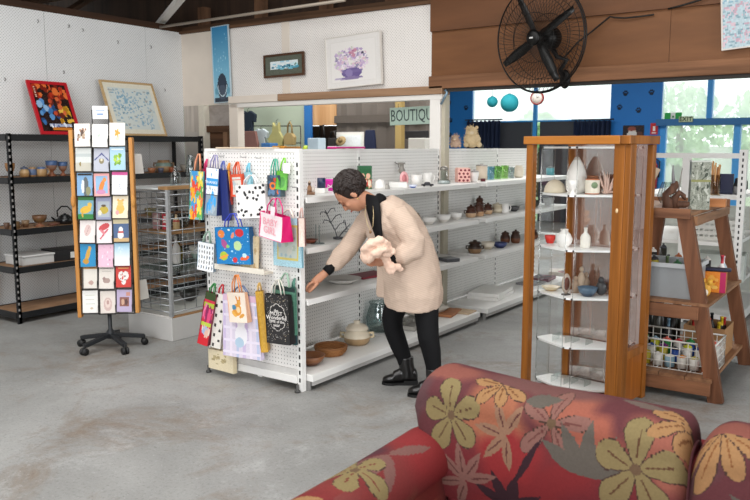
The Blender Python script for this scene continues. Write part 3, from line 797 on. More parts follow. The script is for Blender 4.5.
def patch(a, G, cx, cz, rx, rz, col, rot=0, soft=.25):
    U, V = G; t = R_(rot); du, dv = U - cx, V - cz
    p, q = du * math.cos(t) + dv * math.sin(t), -du * math.sin(t) + dv * math.cos(t)
    r = np.sqrt((p / rx) ** 2 + (q / rz) ** 2) + .12 * np.sin(5 * np.arctan2(q, p) + cx * 30)
    k = np.clip((1 + soft - r) / (2 * soft), 0, 1)[..., None]
    a[:] = a * (1 - k) + np.array(hx(col)) * k
GOLD, ORG, RED, MAR, GRN_, DKB, PNK = '#9c8652', '#bd8650', '#a3282b', '#63303a', '#6c6358', '#43262e', '#9c665a'
def sofa_print(seed, px_ref=None):
    """print for one cushion face; coordinates are metres across and up the cloth"""
    a, G = fabric_img(0, 1.0, 0, .75, .003)
    patch(a, G, .45, .10, .40, .15, '#9e2a2d', 5, .4); patch(a, G, .15, .10, .14, .10, '#8e2b30'); patch(a, G, .30, .30, .10, .10, '#bd6a48', 30)
    patch(a, G, .36, .20, .10, .07, '#b02c2e', 20); patch(a, G, .52, .36, .09, .08, '#b8614a', 30); patch(a, G, .60, .30, .07, .08, '#bb5f48', 70)
    patch(a, G, .80, .30, .08, .12, '#b4604c', 60); patch(a, G, .10, .42, .12, .05, '#a35648'); patch(a, G, .03, .32, .05, .07, '#6e4448')
    patch(a, G, .40, .45, .18, .05, '#84504c'); patch(a, G, .68, .10, .14, .09, '#8a2a30')
    return a, G
def tone(a, k=.80, d=.2):
    g = a.mean(axis=2, keepdims=True); return (a * (1 - d) + g * d) * k
def cushion_print(which):
    a, G = sofa_print(0)
    if which == 0:
        flower(a, G, (.484, .32), 5, 10, .115, .02, PNK, '#7f443c')
        for an in (85, 120, 150, 55, 25): petal(a, G, .586, .20, an, .15, .022, GRN_, None)
        for an in (75, 112, 150, 35): petal(a, G, .352, .03, an, .13, .02, DKB, None)
        petal(a, G, .39, .37, 15, .11, .026, GRN_, None); petal(a, G, .38, .13, 62, .17, .011, DKB, None)
        for an in (20, 60, 100, 140, 200, 250): petal(a, G, .21, .09, an, .12, .017, PNK, '#6f3a34')
        for an in (65, 115, 175, 230, 280): petal(a, G, .347, .26, an, .105, .016, '#a8785a', '#6f3a34')
        flower(a, G, (.163, .275), 5, 30, .105, .030, GOLD, '#6f4c30')
        flower(a, G, (.30, .41), 4, 260, .09, .017, ORG, '#8a522a', fan=150)
        flower(a, G, (.727, .25), 5, 18, .13, .036, GOLD, '#6f462c')
        flower(a, G, (.85, .415), 4, 235, .115, .02, ORG, '#8a522a', fan=130)
        petal(a, G, .64, .47, -10, .14, .02, '#7d685e', None)
    else:
        flower(a, G, (.07, .40), 4, 275, .15, .024, ORG, '#9a5a2a', fan=120)
        flower(a, G, (.42, .2), 5, 40, .135, .038, GOLD, '#7a4a2c')
        for an in (60, 100, 140, 20): petal(a, G, .22, .15, an, .15, .022, GRN_, None)
        flower(a, G, (.72, .35), 5, 10, .12, .026, PNK, '#8f4a40')
    return tone(a)
SOFA = paint(.85, .15, .18)
DKPIPE = mat('#4a1f24', .8)
sf = thing('sofa', 'red and orange floral fabric sofa with gold flowers in front of the viewer', 'sofa', (-.4, 1.8, 0))
def cushion(parent, x0, x1, name='back_cushion', img=None, ztop=.832, z0=.42, yf=2.0, yb=2.27):
    """bulging back cushion: profile swept along x, ends drawn in"""
    prof_ = []
    h = ztop - z0; nn = 64
    # front face upward, over the top, down the back
    pts = [(yf + .05, z0)]
    for i in range(1, 101): t = i / 101; pts.append((yf + .01 + .04 * (1 - t) ** 2 - .018 * math.sin(PI * t), z0 + (h - .1) * t))
    cy, cz, ry, rz = (yf + yb) / 2, ztop - .1, (yb - yf) / 2 - .01, .1
    for i in range(0, 61): t = PI - PI * i / 60; pts.append((cy + ry * math.cos(t), cz + rz * max(0, math.sin(t)) ** .75))
    for i in range(1, 9): pts.append((yb - .01, cz - (cz - z0) * i / 8))
    s = [0]
    for a, b in zip(pts, pts[1:]): s.append(s[-1] + math.hypot(b[0] - a[0], b[1] - a[1]))
    nx = 380; vs = []; hw = (x1 - x0) / 2; xc = (x0 + x1) / 2
    for i in range(nx + 1):
        t = -1 + 2 * i / nx; t = math.copysign(1 - (1 - abs(t)) ** 1.25, t)
        e = max(0, (abs(t) - (.80 if t < 0 else .9)) / (.20 if t < 0 else .1)); k = math.sqrt(max(0, 1 - e * e))
        kk = .55 + .45 * k; kz = (.66 if t < 0 else .82) + (.34 if t < 0 else .18) * k + (.010 * math.sin(2.6 * t + .6) if x0 < -1 else -.06) - (.056 * min(1, max(0, (t + .78) / .7)) if x0 < -1 else 0)
        for (y, z) in pts:
            yy = cy + (y - cy) * kk; zz = z0 + (z - z0) * (kz if z > z0 + .05 else 1)
            vs.append((xc + t * hw * (1 - (.085 * min(1, max(0, (.70 - zz) / .12)) if t < 0 and x0 < -1 else 0)), yy, zz))
    m = len(pts); fs, cs = [], []
    H, W, _ = img.shape
    for i in range(nx):
        for j in range(m - 1):
            a = i * m + j; fs.append((a, a + m, a + m + 1, a + 1))
            xm = (vs[a][0] + vs[a + m][0]) / 2 - x0; sm = (s[j] + s[j + 1]) / 2
            cs.append(tuple(img[min(H - 1, int(sm / .003 * .9)), min(W - 1, max(0, int(xm / .003)))]))
    fs += [tuple(range(m)), tuple(nx * m + j for j in range(m))[::-1]]; cs += ['#6d2c33'] * 2
    o = MB().add(vs, fs, cs, True).build(name, SOFA, parent, w=True)
    j = 116
    for q in (0, nx):
        MB().tube([Vector(vs[q * m + j]) for j in range(2, m - 8, 4)], .006, 6).build('piping', DKPIPE, o, w=True)
    return o
# finer lattice of colour for the cloth in view
cushion(sf, -1.272, -.425, img=cushion_print(0))
cushion(sf, -.418, .46, img=cushion_print(1))
def plain_print(seed):
    r = np.random.default_rng(seed); a, G = fabric_img(0, 1.2, 0, 1.2, .004)
    for i in range(16): patch(a, G, r.uniform(0, 1.2), r.uniform(0, 1.2), r.uniform(.08, .2), r.uniform(.06, .14), [RED, '#a92b2e', '#c9523a', MAR, '#8a3a3a'][i % 5], r.uniform(0, 180))
    for i in range(14):
        c = (r.uniform(0, 1.2), r.uniform(0, 1.2)); q = r.uniform(0, 360)
        for k in range(4): petal(a, G, c[0], c[1], q + k * 35, .15, .02, [GRN_, PNK, DKB, '#8d6a58'][i % 4], None)
    for i in range(7): flower(a, G, (r.uniform(0, 1.2), r.uniform(0, 1.2)), 5, r.uniform(0, 72), .13, .036, GOLD, '#7a4a2c')
    return a, G
def arm(x0, x1, name='arm', seed=3, print_=None):
    a, G = plain_print(seed)
    if print_: print_(a, G)
    a = tone(a)
    r = .09; zc = .552; cx = (x0 + x1) / 2; pts = []
    hw = (x1 - x0) / 2
    for i in range(9): pts.append((x0 + .03, .1 + (zc - .1 - .06) * i / 8))
    for i in range(65):
        t = PI * 1.12 - PI * 1.24 * i / 64; pts.append((cx + hw * math.cos(t), zc + r * math.sin(t)))
    for i in range(9): pts.append((x1 - .03, zc - .06 - (zc - .16) * i / 8))
    s = [0]
    for p, q in zip(pts, pts[1:]): s.append(s[-1] + math.hypot(q[0] - p[0], q[1] - p[1]))
    ya, yb, ny = 2.10, 1.02, 300; vs, fs, cs = [], [], []; m = len(pts)
    for i in range(ny + 1):
        t = i / ny; y = ya + (yb - ya) * t
        k = 1 - max(0, (.06 - t) / .06) ** 2 * .35
        for x, z in pts: vs.append((cx + (x - cx) * k, y, zc + (z - zc) * (k if z > zc else 1) - .012 * math.sin(PI * t)))
    H, W, _ = a.shape
    for i in range(ny):
        for j in range(m - 1):
            q = i * m + j; fs.append((q, q + 1, q + m + 1, q + m))
            cs.append(tuple(a[min(H - 1, int((s[j] + s[j + 1]) / 2 / .004)), min(W - 1, int(i / ny * 1.08 / .004))]))
    fs += [tuple(range(m))[::-1], tuple(ny * m + j for j in range(m))]; cs += [MAR, MAR]
    return MB().add(vs, fs, cs, True).build(name, SOFA, sf, w=True)
def armp(a, G):
    patch(a, G, .25, .62, .5, .25, '#93302f', 0, .4); patch(a, G, .3, .5, .12, .1, MAR)
    patch(a, G, .12, .68, .14, .14, '#a42a2c')
    for an in (-20, 10, 40, 160): petal(a, G, .30, .62, an, .17, .02, '#8d5a52', None)
    flower(a, G, (.44, .60), 5, 20, .12, .032, GOLD, '#8a3a2c')
    for an in (30, 80, 130): petal(a, G, .70, .55, an, .12, .018, ORG, None)
arm(-1.312, -1.118, print_=armp); arm(.47, .72, seed=5)
pa, _g = plain_print(8)
for x0, x1 in ((-1.04, -.30), (-.295, .465)):
    mb = MB().box(x0, x1, 1.08, 1.99, .30, .44, col=MAR); o = mb.build('seat_cushion', paint(.85, .15, .18), sf, w=True, bevel=.03)
MB().box(-1.27, .69, 1.1, 2.08, .06, .295, col='#7a2f33').build('base', SOFA, sf, w=True, bevel=.01)
MB().box(-1.26, .68, 2.10, 2.30, .06, .70, col='#7a2f33').build('back_frame', SOFA, sf, w=True, bevel=.03)
for x in (-1.22, .64):
    for y in (1.15, 2.2): MB().lathe([(.001, 0), (.022, 0), (.028, .06), (.001, .06)], (x, y, 0), 10).build('foot', mat('#2c1d15', .5), sf, w=True)
# ================================================================ things on the white shelves
ZT, Z2, Z3, ZB = 1.224, .909, .585, .104
WH, CR, BRN_, NVY = '#eceae6', '#e3d9c6', '#5a3420', '#1d2a4a'
g1 = 'ornaments and crockery on the white shelves'
# --- top shelf
p = at(311, 195.5, z=ZT); s = mpp(p)
t = thing('china_ornament', 'small brown and white china ornament at the left end of the top shelf', 'ornament', p + Vector((-.05, .06, .0008)), YAW, g1)
MB().box(-4 * s, 4 * s, -.02, .02, 0, 2.5 * s).build('base', mat('#8d6a50', .4), t, bevel=.002)
MB().lathe([(.001, 0), (2.6 * s, 0), (2.2 * s, 5 * s), (1.2 * s, 7 * s), (1.6 * s, 9.5 * s), (.001, 12 * s)], (-1.4 * s, 0, 2.55 * s), 14, bands=[(6 * s, '#b28a6c'), (9 * s, '#5a4034'), (20 * s, '#cbb59d')]).build('figure', paint(.3), t)
MB().lathe([(.001, 0), (2 * s, 0), (1.7 * s, 4 * s), (.001, 7 * s)], (2.4 * s, 0, 2.55 * s), 12, col='#e6dbd2').build('small_figure', paint(.3), t)
shelf_box('box', 'white square box under the navy tin on the top shelf', 'box', 319.5, 193.5, ZT, 11, .034, .07, '#e8e6e2', rz=.3)
p = at(319.5, 193.5, z=ZT); c = p + Vector((-math.sin(.3), math.cos(.3), 0)) * .035
pot('tin', 'navy blue tin standing on the white box beside the magenta box', 'tin', (c.x, c.y, ZT + .0355), .056, .066, 'cyl', [(.75, NVY), (.8, '#0f1830'), (1, '#24345c')], n=24)
p = at(331, 184.5, z=ZT); s = mpp(p)
t = thing('gift_box', 'bright magenta gift box with a pale bow behind the head of the woman', 'box', (-3.36, at(331, 184, x=-3.36).y, ZT + .001), YAW)
s = mpp(t.location); MB().box(-5.5 * s, 5.5 * s, -.04, .04, 0, 9.5 * s).build('box', mat('#c81a98', .35), t, bevel=.004)
MB().box(-5.8 * s, 5.8 * s, -.043, .043, 9.55 * s, 11.5 * s).build('lid', mat('#d62aa8', .35), t, bevel=.003)
MB().tube([(0, -.044, 4 * s), (2.5 * s, -.05, 6.5 * s), (3 * s, -.05, 3.5 * s), (0, -.044, 4 * s), (-2.5 * s, -.05, 6 * s), (-3 * s, -.05, 3 * s), (0, -.044, 4 * s)], .005, 6).build('bow', mat('#f0d6e6', .5), t)
def shelf_x(px, x, z): q = at(px, 180, x=x); return Vector((x, q.y, z + .0008))
c = shelf_x(364.5, -3.30, ZT); s = mpp(c)
t = thing('christmas_tin', 'tall green and red decorated tin with dolls printed on it', 'tin', c, YAW + .2)
W_, H_ = 12.5 * s, 23 * s
img = put(canvas(26, 40, '#1f5a34', .02), ('n', 0, 0, 1, .45, 14, .10, ['#a83228', '#7c2a22', '#c89a7a']), ('e', .25, .62, .17, .14, '#c89a82'), ('e', .7, .62, .18, .14, '#d2a58c'), ('e', .5, .3, .2, .17, '#c03a30'), ('e', .5, .36, .11, .08, '#e8d8c8'), ('e', .2, .3, .14, .16, '#8c2c26'), ('e', .82, .28, .14, .16, '#d8c8b0'), ('r', 0, .84, 1, .88, '#123a20'))
mb = MB().box(-W_ / 2, W_ / 2, -W_ / 2, W_ / 2, 0, H_ * .9, col='#1f5a34'); mb.picture(img, -W_ / 2 + .001, W_ / 2 - .001, .001, H_ * .9, -W_ / 2 - .001); mb.build('body', paint(.35), t)
MB().box(-W_ / 2 - .002, W_ / 2 + .002, -W_ / 2 - .002, W_ / 2 + .002, H_ * .902, H_).build('lid', mat('#1d5c36', .35), t, bevel=.003)
def sp(name, label, cat, px, x, wpx, hpx, kind, bands, z=ZT, **k):
    """a round piece on a shelf, given how far back it stands"""
    c = shelf_x(px, x, z); s = mpp(c); return pot(name, label, cat, c, wpx * s, hpx * s, kind, bands, rz=k.pop('rz', YAW), **k)
sp('dish_cover', 'smooth white dome lid right of the tall christmas tin', 'lid', 380, -3.20, 12, 10, 'dome', WH)
sp('stone_ornament', 'round grey stone ornament touching the white dome lid', 'ornament', 386.5, -3.16, 7, 5, 'dome', '#a3a09a')
c = shelf_x(398, -3.2, ZT); s = mpp(c)
place(tag(MB().box(-9 * s, 9 * s, -.05, .05, 0, 5.5 * s).build('storage_box', mat('#e9e8e4', .4), bevel=.003), 'low flat white box beneath the hanging metal strainer', 'box'), c, YAW)
p = at(397, 170, x=-3.42); s = mpp(p)
t = thing('strainer', 'small metal strainer hanging from the pegboard above the low white box', 'kitchen utensil', (-3.405, p.y, p.z))
MB().tube([(-.035, 0, .06), (.0, 0, .045), (0, .0, .02)], .004, 6).build('hanger', mat('#77736d', .3, .8), t)
MB().lathe([(.001, -.03), (.02, -.025), (.03, 0), (.018, .02), (.018, .045), (.03, .05), (.03, .062), (.001, .062)], (0.03, 0, 0), 14, col='#8b8780').build('cup', paint(.3), t)
c = shelf_x(404.5, -3.28, ZT); s = mpp(c)
t = thing('oval_picture', 'pink oval picture frame standing on the top shelf', 'picture frame', c, YAW + .25, rx=-.15)
MB().lathe([(.001, -.006), (4.2 * s, -.006), (4.6 * s, 0), (4.2 * s, .006), (.001, .006)], n=24, col='#e8aeb0', M=Matrix.Translation((0, 0, 7.4 * s)) @ Matrix.Rotation(PI / 2, 4, 'X') @ Matrix.Diagonal((1, 1.6, 1, 1))).build('frame', paint(.4), t)
MB().lathe([(.001, -.001), (2.4 * s, -.001), (2.4 * s, .001), (.001, .001)], n=24, col='#c87c80', M=Matrix.Translation((0, -.0068, 7.4 * s)) @ Matrix.Rotation(PI / 2, 4, 'X') @ Matrix.Diagonal((1, 1.8, 1, 1))).build('picture', paint(.3), t)
sp('candle', 'short thick white candle right of the pink oval frame', 'candle', 417, -3.22, 11, 11, 'cyl', [(.9, WH), (1, '#d9d4ca')])
sp('mug', 'plain white mug behind the short white candle', 'mug', 427.5, -3.33, 9, 11, 'mug', WH, handle=WH)
sp('dish', 'small blue and white dish in front of the short white candle', 'dish', 413, -3.09, 9, 3, 'bowl', [(.5, '#3a62b4'), (1, '#d8def0')])
c = shelf_x(427.5, -3.10, ZT); s = mpp(c)
t = thing('toy_car', 'little dark toy car at the front edge of the top shelf', 'toy car', c, YAW)
MB().prism([(-6 * s, .8 * s), (6 * s, .8 * s), (6 * s, 2.4 * s), (3 * s, 2.6 * s), (2 * s, 4.4 * s), (-2.5 * s, 4.4 * s), (-3.5 * s, 2.6 * s), (-6 * s, 2.4 * s)], -.015, .015).build('body', mat('#35353a', .3), t)
for q in (-3.4, 3.4): MB().tube([(q * s, -.018, 1.2 * s), (q * s, .018, 1.2 * s)], 1.2 * s, 10).build('wheel', mat('#151515', .6), t)
CG = glass('#dfe6e6', .12, rough=.05)
c = shelf_x(444, -3.22, ZT); s = mpp(c)
t = thing('sugar_jar', 'clear glass sugar jar with a metal cap beside the white post', 'jar', c)
MB().lathe([(.001, 0), (6.5 * s, 0), (6.5 * s, 3 * s), (3.6 * s, 4.5 * s), (3.6 * s, 13 * s), (.001, 13.2 * s)], n=18, bands=[(3 * s, '#e6e6e4'), (20 * s, '#c9cdcc')]).build('jar_body', CG, t)
MB().lathe([(.001, 0), (5.5 * s, 0), (5 * s, 3 * s), (.001, 3 * s)], (0, 0, .001), 18, col='#eeeeec').build('sugar', paint(.6), t)
MB().lathe([(.001, 13.3 * s), (4.2 * s, 13.3 * s), (4.2 * s, 16 * s), (1.5 * s, 17.5 * s), (.001, 17.5 * s)], n=18).build('cap', mat('#8f8b84', .3, .8), t)
c = shelf_x(462.5, -3.24, ZT); s = mpp(c); W_, H_ = 12.5 * s, 13.5 * s
img = canvas(24, 26, '#efb9ae', .01); img = put(img, *[('e', (i % 3) * .33 + .17 + .12 * (i // 3 % 2) - .05, (i // 3) * .25 + .13, .1, .085, '#7a2430') for i in range(12)])
t = thing('canister', 'pink square canister with dark red spots on the top shelf', 'canister', c, YAW + .15)
mb = MB().box(-W_ / 2, W_ / 2, -W_ / 2, W_ / 2, 0, H_, col='#efb9ae'); mb.picture(img, -W_ / 2, W_ / 2, .001, H_ - .001, -W_ / 2 - .001); mb.build('body', paint(.4), t)
MB().box(-W_ / 2.2, W_ / 2.2, -W_ / 2.2, W_ / 2.2, H_ + .0005, H_ + .008).build('lid', mat('#e9c4b8', .4), t, bevel=.002)
sp('jar', 'white jar with a grey lid in front of the beige canister', 'jar', 474, -3.18, 10, 9.5, 'cup', [(.2, '#d6d3ce'), (1, WH)], lid=(.95, .3, '#8d8a86'))
sp('canister', 'beige canister with a grey metal lid beside the coloured glasses', 'canister', 481.5, -3.30, 11.5, 14, 'cyl', [(.25, '#bca78e'), (1, '#d5c6b2')], lid=(1.04, .16, '#8b867f'))
sp('candle', 'dark red little candle at the foot of the beige canister', 'candle', 483, -3.14, 5, 3, 'cyl', '#5d2026')
for i, (px, cl_, lb) in enumerate(((490.5, '#cfe6ee', 'pale blue glass tumbler next to the beige canister'), (497.5, '#d3ecc8', 'green glass tumbler, first one right of the blue tumbler'), (504.5, '#dcf0cc', 'green glass tumbler, second one right of the blue tumbler'))):
    sp('tumbler', lb, 'glass', px, -3.27, 8.5, 13, 'tumbler', cl_, group='coloured glass tumblers', m=glass(cl_, .06, rough=.05))
sp('tumbler', 'clear glass tumbler just left of the cabinet post', 'glass', 511, -3.25, 7, 11, 'tumbler', '#ffffff', m=CG)
sp('jar', 'white jar half hidden behind the left cabinet post', 'jar', 518.5, -3.25, 10, 12, 'jar', CR)
sp('jar', 'turquoise jar with a black lid seen through the top of the glass cabinet', 'jar', 550, -3.25, 8, 7, 'cyl', '#2f8f98', lid=(.9, .35, '#1c1d20'))
# --- second shelf
sp('dish', 'flat brown dish at the left end of the second shelf', 'dish', 310, -3.18, 15, 4, 'plate', '#8a4a36', z=Z2)
c = shelf_x(317, -3.12, Z2); s = mpp(c)
t = thing('candle_stand', 'thin clear glass candle stand at the left end of the second shelf', 'candle holder', c)
MB().lathe([(.001, 0), (7 * s, 0), (7 * s, 1 * s), (.001, 1.2 * s)], n=20).build('base', CG, t)
for q in (-2.2, 2.2): MB().tube([(q * s, 0, 1.3 * s), (q * s, 0, 19 * s)], .004, 6).build('rod', CG, t)
# wire tree
c = shelf_x(338, -3.17, Z2); s = mpp(c); IRN = mat('#5d5d61', .4, .6)
t = thing('wire_candelabra', 'dark twisted wire candelabra behind the bent arm of the woman', 'candle holder', c, YAW)
MB().lathe([(.001, 0), (5 * s, 0), (5.4 * s, 2 * s), (4.6 * s, 2 * s), (.001, .6 * s)], n=16).build('dish', IRN, t)
MB().tube([(-1 * s, 0, 1 * s), (-3 * s, 0, 8 * s), (-9 * s, 0, 20 * s), (-13 * s, 0, 29 * s)], .0035, 6).build('stem', IRN, t)
MB().tube([(0, 0, 1 * s), (5 * s, 0, 8 * s), (12 * s, 0, 15 * s)], .0035, 6).build('stem', IRN, t)
for k, (a, b, c_, d) in enumerate(((-5, 13, -14, 19), (-7, 17, 2, 25), (-10, 23, -17, 27), (-3, 9, 6, 17), (-11, 25, -4, 31), (4, 7, 13, 9), (8, 11, 6, 19), (2, 4, 9, 7))):
    MB().tube([(a * s, 0, b * s), ((a + c_) / 2 * s, 2 * s, (b + d) / 2 * s + 2 * s), (c_ * s, 1 * s, d * s), ((c_ + (1 if c_ > a else -1)) * s, 0, (d - 3) * s)], .003, 6).build('branch', IRN, t)
for i, (px, w, h, x, lb) in enumerate(((429, 16, 7.5, -3.17, 'white bowl on the second shelf nearest the back of the woman'), (444, 15, 7.5, -3.17, 'white bowl in the middle of the row of three'), (456.5, 13, 7, -3.19, 'white bowl next to the brown-lidded pots'))):
    sp('bowl', lb, 'bowl', px, x, w, h, 'bowl', [(.3, '#d7d3cc'), (1, WH)], z=Z2, group='white bowls on the second shelf')
sp('basket', 'dark brown rounded basket behind the shoulder of the woman', 'basket', 414, -3.3, 14, 11, 'jar', [(.3, '#7a6146'), (.6, '#54402e'), (1, '#7d664c')], z=Z2)
brn = [(.35, '#c8a684'), (.62, '#b58d68'), (1, '#4d2a1c')]
for px, x, w, h, lb in ((471.5, -3.19, 11, 9, 'brown-lidded stoneware pot first from the left on the second shelf'), (479.5, -3.19, 11, 9.5, 'brown-lidded stoneware pot second from the left on the second shelf'), (488.5, -3.22, 9.5, 8, 'brown-lidded stoneware pot third from the left on the second shelf'), (480, -3.36, 9, 12, 'brown-lidded stoneware pot at the back of the row of pots')):
    sp('lidded_pot', lb, 'pot', px, x, w, h, 'jar', brn, z=Z2, group='brown lidded stoneware pots', lid=(.85, .42, '#43251a'), ears='#4a2a1c')
sp('casserole', 'cream casserole dish right of the brown-lidded pots', 'casserole', 498, -3.23, 12.5, 7, 'jar', [(.5, '#d8cdb6'), (1, '#c9bca2')], z=Z2, lid=(.9, .4, '#d5cab3'), ears='#cabda4')
sp('mug', 'white mug between the cream casserole and the grey dish', 'mug', 506, -3.15, 7, 9, 'mug', WH, z=Z2, handle=WH)
sp('dish', 'dark grey oval dish just left of the cabinet post', 'dish', 514.5, -3.16, 12, 5, 'bowl', '#4b4a4c', z=Z2)
sp('bowl', 'dark green bowl on the second shelf behind the cabinet glass', 'bowl', 534, -3.2, 14, 7, 'bowl', '#3a3d38', z=Z2)
sp('bowl', 'pale grey bowl on the second shelf behind the red cup', 'bowl', 549, -3.2, 12, 7, 'bowl', '#b9bab8', z=Z2)
# --- third shelf
sp('oval_plate', 'wide pale grey plate under the reaching arm', 'plate', 342, -3.22, 38, 5, 'plate', [(.5, '#b9b6b0'), (1, '#cfccc6')], z=Z3)
a, b = at(347, 282, z=Z3), at(384, 273, z=Z3)
o = MB().box(-.15, .15, -.09, .09, 0, .014).build('folder', mat('#7c2633', .5), bevel=.002)
c_ = (a + b) / 2; place(tag(o, 'dark red folder lying flat behind the held towel', 'folder'), (-3.24, c_.y + .06, Z3 + .002), R_(82))
c = shelf_x(450, -3.12, Z3); s = mpp(c)
t = thing('tablet', 'slim dark grey box lying on the third shelf behind the woman', 'box', c, YAW + .5)
MB().box(-7.5 * s, 7.5 * s, -.07, .07, 0, 3 * s).build('case', mat('#4c4d50', .4), t, bevel=.003)
MB().box(-7 * s, 7 * s, -.065, .065, 3.03 * s, 3.4 * s).build('cover', mat('#73757a', .3), t)
sp('lidded_pot', 'brown pot with a dark lid alone on the third shelf', 'pot', 476, -3.17, 14, 9.5, 'jar', [(.6, '#8c6e50'), (1, '#35241a')], z=Z3, lid=(.95, .4, '#3a261b'), ears='#35241a')
sp('bowl', 'cream patterned bowl right of the lone brown pot', 'bowl', 489, -3.2, 14.5, 7, 'bowl', [(.5, '#c9bda8'), (1, '#ded5c4')], z=Z3)
sp('dish', 'navy blue dish between the cream bowl and the brown pots', 'dish', 501.5, -3.14, 15, 5.5, 'bowl', [(.6, '#232c52'), (1, '#3a4470')], z=Z3)
for px, x, w, h, lb in ((506.5, -3.27, 10, 9, 'glossy brown pot first right of the navy dish'), (517, -3.18, 10, 10, 'glossy brown pot beside the left cabinet post'), (533, -3.2, 14, 8, 'glossy brown pot behind the left cabinet post')):
    sp('lidded_pot', lb, 'pot', px, x, w, h, 'jar', [(.5, '#6b4028'), (1, '#3a2015')], z=Z3, group='glossy brown pots on the third shelf', lid=(.8, .35, '#3c2216'))
# --- base deck
sp('bowl', 'dark brown wooden bowl at the left end of the base shelf', 'bowl', 308.5, -3.17, 30, 10, 'bowl', [(.6, '#6a4028'), (1, '#7f5234')], z=ZB)
c = shelf_x(336.5, -3.17, ZB); p = at(337, 357, z=ZB); s = mpp(p)
t = thing('wicker_basket', 'round flat wicker basket on the base shelf', 'basket', (-3.215, p.y + .03, ZB + .001))
W_ = 32 * s / 2
mb = MB()
for i in range(9):
    r = W_ * (.78 + .22 * math.sin(i / 8 * PI * .5)); z = .009 + i * .0052
    mb.tube([(r * math.cos(q * PI / 16), r * math.sin(q * PI / 16), z + .002 * (-1) ** q) for q in range(32)], .006, 5, closed=True, col=('#a8764a', '#8c5c36')[i % 2])
mb.lathe([(.001, .002), (W_ * .8, .002), (W_ * .8, .008), (.001, .008)], n=28, col='#94683f')
mb.build('weave', paint(.7, .2, .25), t)
mb = MB()
for i in range(7): mb.tube([((W_ * .8 - .0125 * i) * math.cos(q * PI / 14), (W_ * .8 - .0125 * i) * math.sin(q * PI / 14), .013) for q in range(28)], .006, 5, closed=True, col=('#b9885a', '#9a6a40')[i % 2])
mb.build('woven_bottom', paint(.7, .2, .25), t)
MB().tube([(W_ * math.cos(q * PI / 16), W_ * math.sin(q * PI / 16), .058) for q in range(32)], .009, 6, closed=True).build('rim', mat('#8a5c36', .7, var=.2, scale=60), t)
p = at(357, 347, z=ZB); s = mpp(p); W_ = 27 * s
pot('casserole', 'large cream and brown stoneware casserole with a lid on the base shelf', 'casserole', (p.x - .055, p.y + .075, ZB + .001), W_, 15 * s, 'jar', [(.55, '#a68a66'), (.62, '#7d6245'), (1, '#d9cdb6')], lid=(.86, .62, '#d8ccb7'), ears='#c9b998', n=28, rz=.6)
p = at(383, 334, z=ZB); s = mpp(p)
t = thing('glass_bowl', 'big clear glass bowl behind the leg of the woman', 'bowl', (p.x - .08, p.y + .06, ZB + .001))
MB().lathe([(.001, 0), (9 * s, 0), (12 * s, 6 * s), (13 * s, 14 * s), (11 * s, 22 * s), (9 * s, 27 * s), (10 * s, 30 * s), (9.6 * s, 30 * s), (8.6 * s, 27 * s), (10.6 * s, 22 * s), (12.6 * s, 14 * s), (11.6 * s, 6 * s), (8.6 * s, .8 * s), (.001, .8 * s)], n=28).build('bowl_wall', glass('#dfe8e8', .1, rough=.04), t)
MB().lathe([(9.3 * s, 30 * s), (10.4 * s, 30.6 * s), (9.3 * s, 31.2 * s)], n=28).build('rim', glass('#e5eeee', .3, rough=.04), t)
c = at(411, 327, z=ZB)
t = thing('cutlery_tray', 'grey tray lying on the base shelf between the legs of the woman', 'tray', (-3.25, c.y + .0, ZB + .001), .1)
MB().box(-.15, .15, -.14, .14, 0, .008).build('tray_base', mat('#8a8782', .4), t)
for a, b, c_, d in ((-.15, .15, -.14, -.132), (-.15, .15, .132, .14), (-.15, -.142, -.131, .131), (.142, .15, -.131, .131), (-.004, .004, -.131, .131)):
    MB().box(a, b, c_, d, .0082, .035).build('tray_wall', mat('#9a9790', .4), t)
c = at(449, 314, z=ZB)
t = thing('chopping_board', 'brown wooden chopping board on the base shelf behind the woman', 'chopping board', (-3.2, c.y + .0, ZB + .001), .2)
MB().box(-.085, .085, -.15, .15, 0, .022).build('board', wood('#8a5638', '#b37a52', 'x', 12, .55), t, bevel=.004)
c = at(456, 308, z=ZB)
mb = MB(); nx, ny = 26, 18; vs = []
for k in (1, -1):
    for j in range(ny + 1):
        for i in range(nx + 1):
            u, v = i / nx * 2 - 1, j / ny * 2 - 1; e = max(0, (1 - u ** 4) * (1 - v ** 4)) ** .6
            vs.append((u * .11, v * .21, .045 + k * e * (.038 + .008 * math.sin(9 * u + 5 * v) * math.cos(7 * v))))
q = (nx + 1) * (ny + 1); fs = []
for j in range(ny):
    for i in range(nx):
        a = j * (nx + 1) + i; fs += [(a, a + 1, a + nx + 2, a + nx + 1), (q + a, q + a + nx + 1, q + a + nx + 2, q + a + 1)]
mb.add(vs, fs, None, True)
o = mb.build('padded_bag', mat('#d6cfc3', .5, var=.12, scale=25)); place(tag(o, 'crumpled off-white padded bag lying by the white post', 'bag'), (-3.315, 5.55, ZB + .003))
c = at(484, 301, z=ZB)
for k, (lb, dz, rz) in enumerate((('flat white box, the lower of two on the base shelf', 0, .1), ('flat white box, the upper of two on the base shelf', .033, .16))):
    o = MB().box(-.15, .15, -.24, .24, 0, .032).build('flat_box', mat('#e4e2de', .4), bevel=.004)
    place(tag(o, lb, 'box', 'flat white boxes'), (-3.25, c.y + .26, ZB + .001 + dz), rz)
c = at(480, 306, z=ZB)
place(tag(MB().box(-.1, .1, -.085, .085, 0, .012).build('brown_envelope', mat('#bfa88c', .6)), 'brown paper envelope in front of the flat white boxes', 'envelope'), (-3.13, 5.83, ZB + .001), .05)
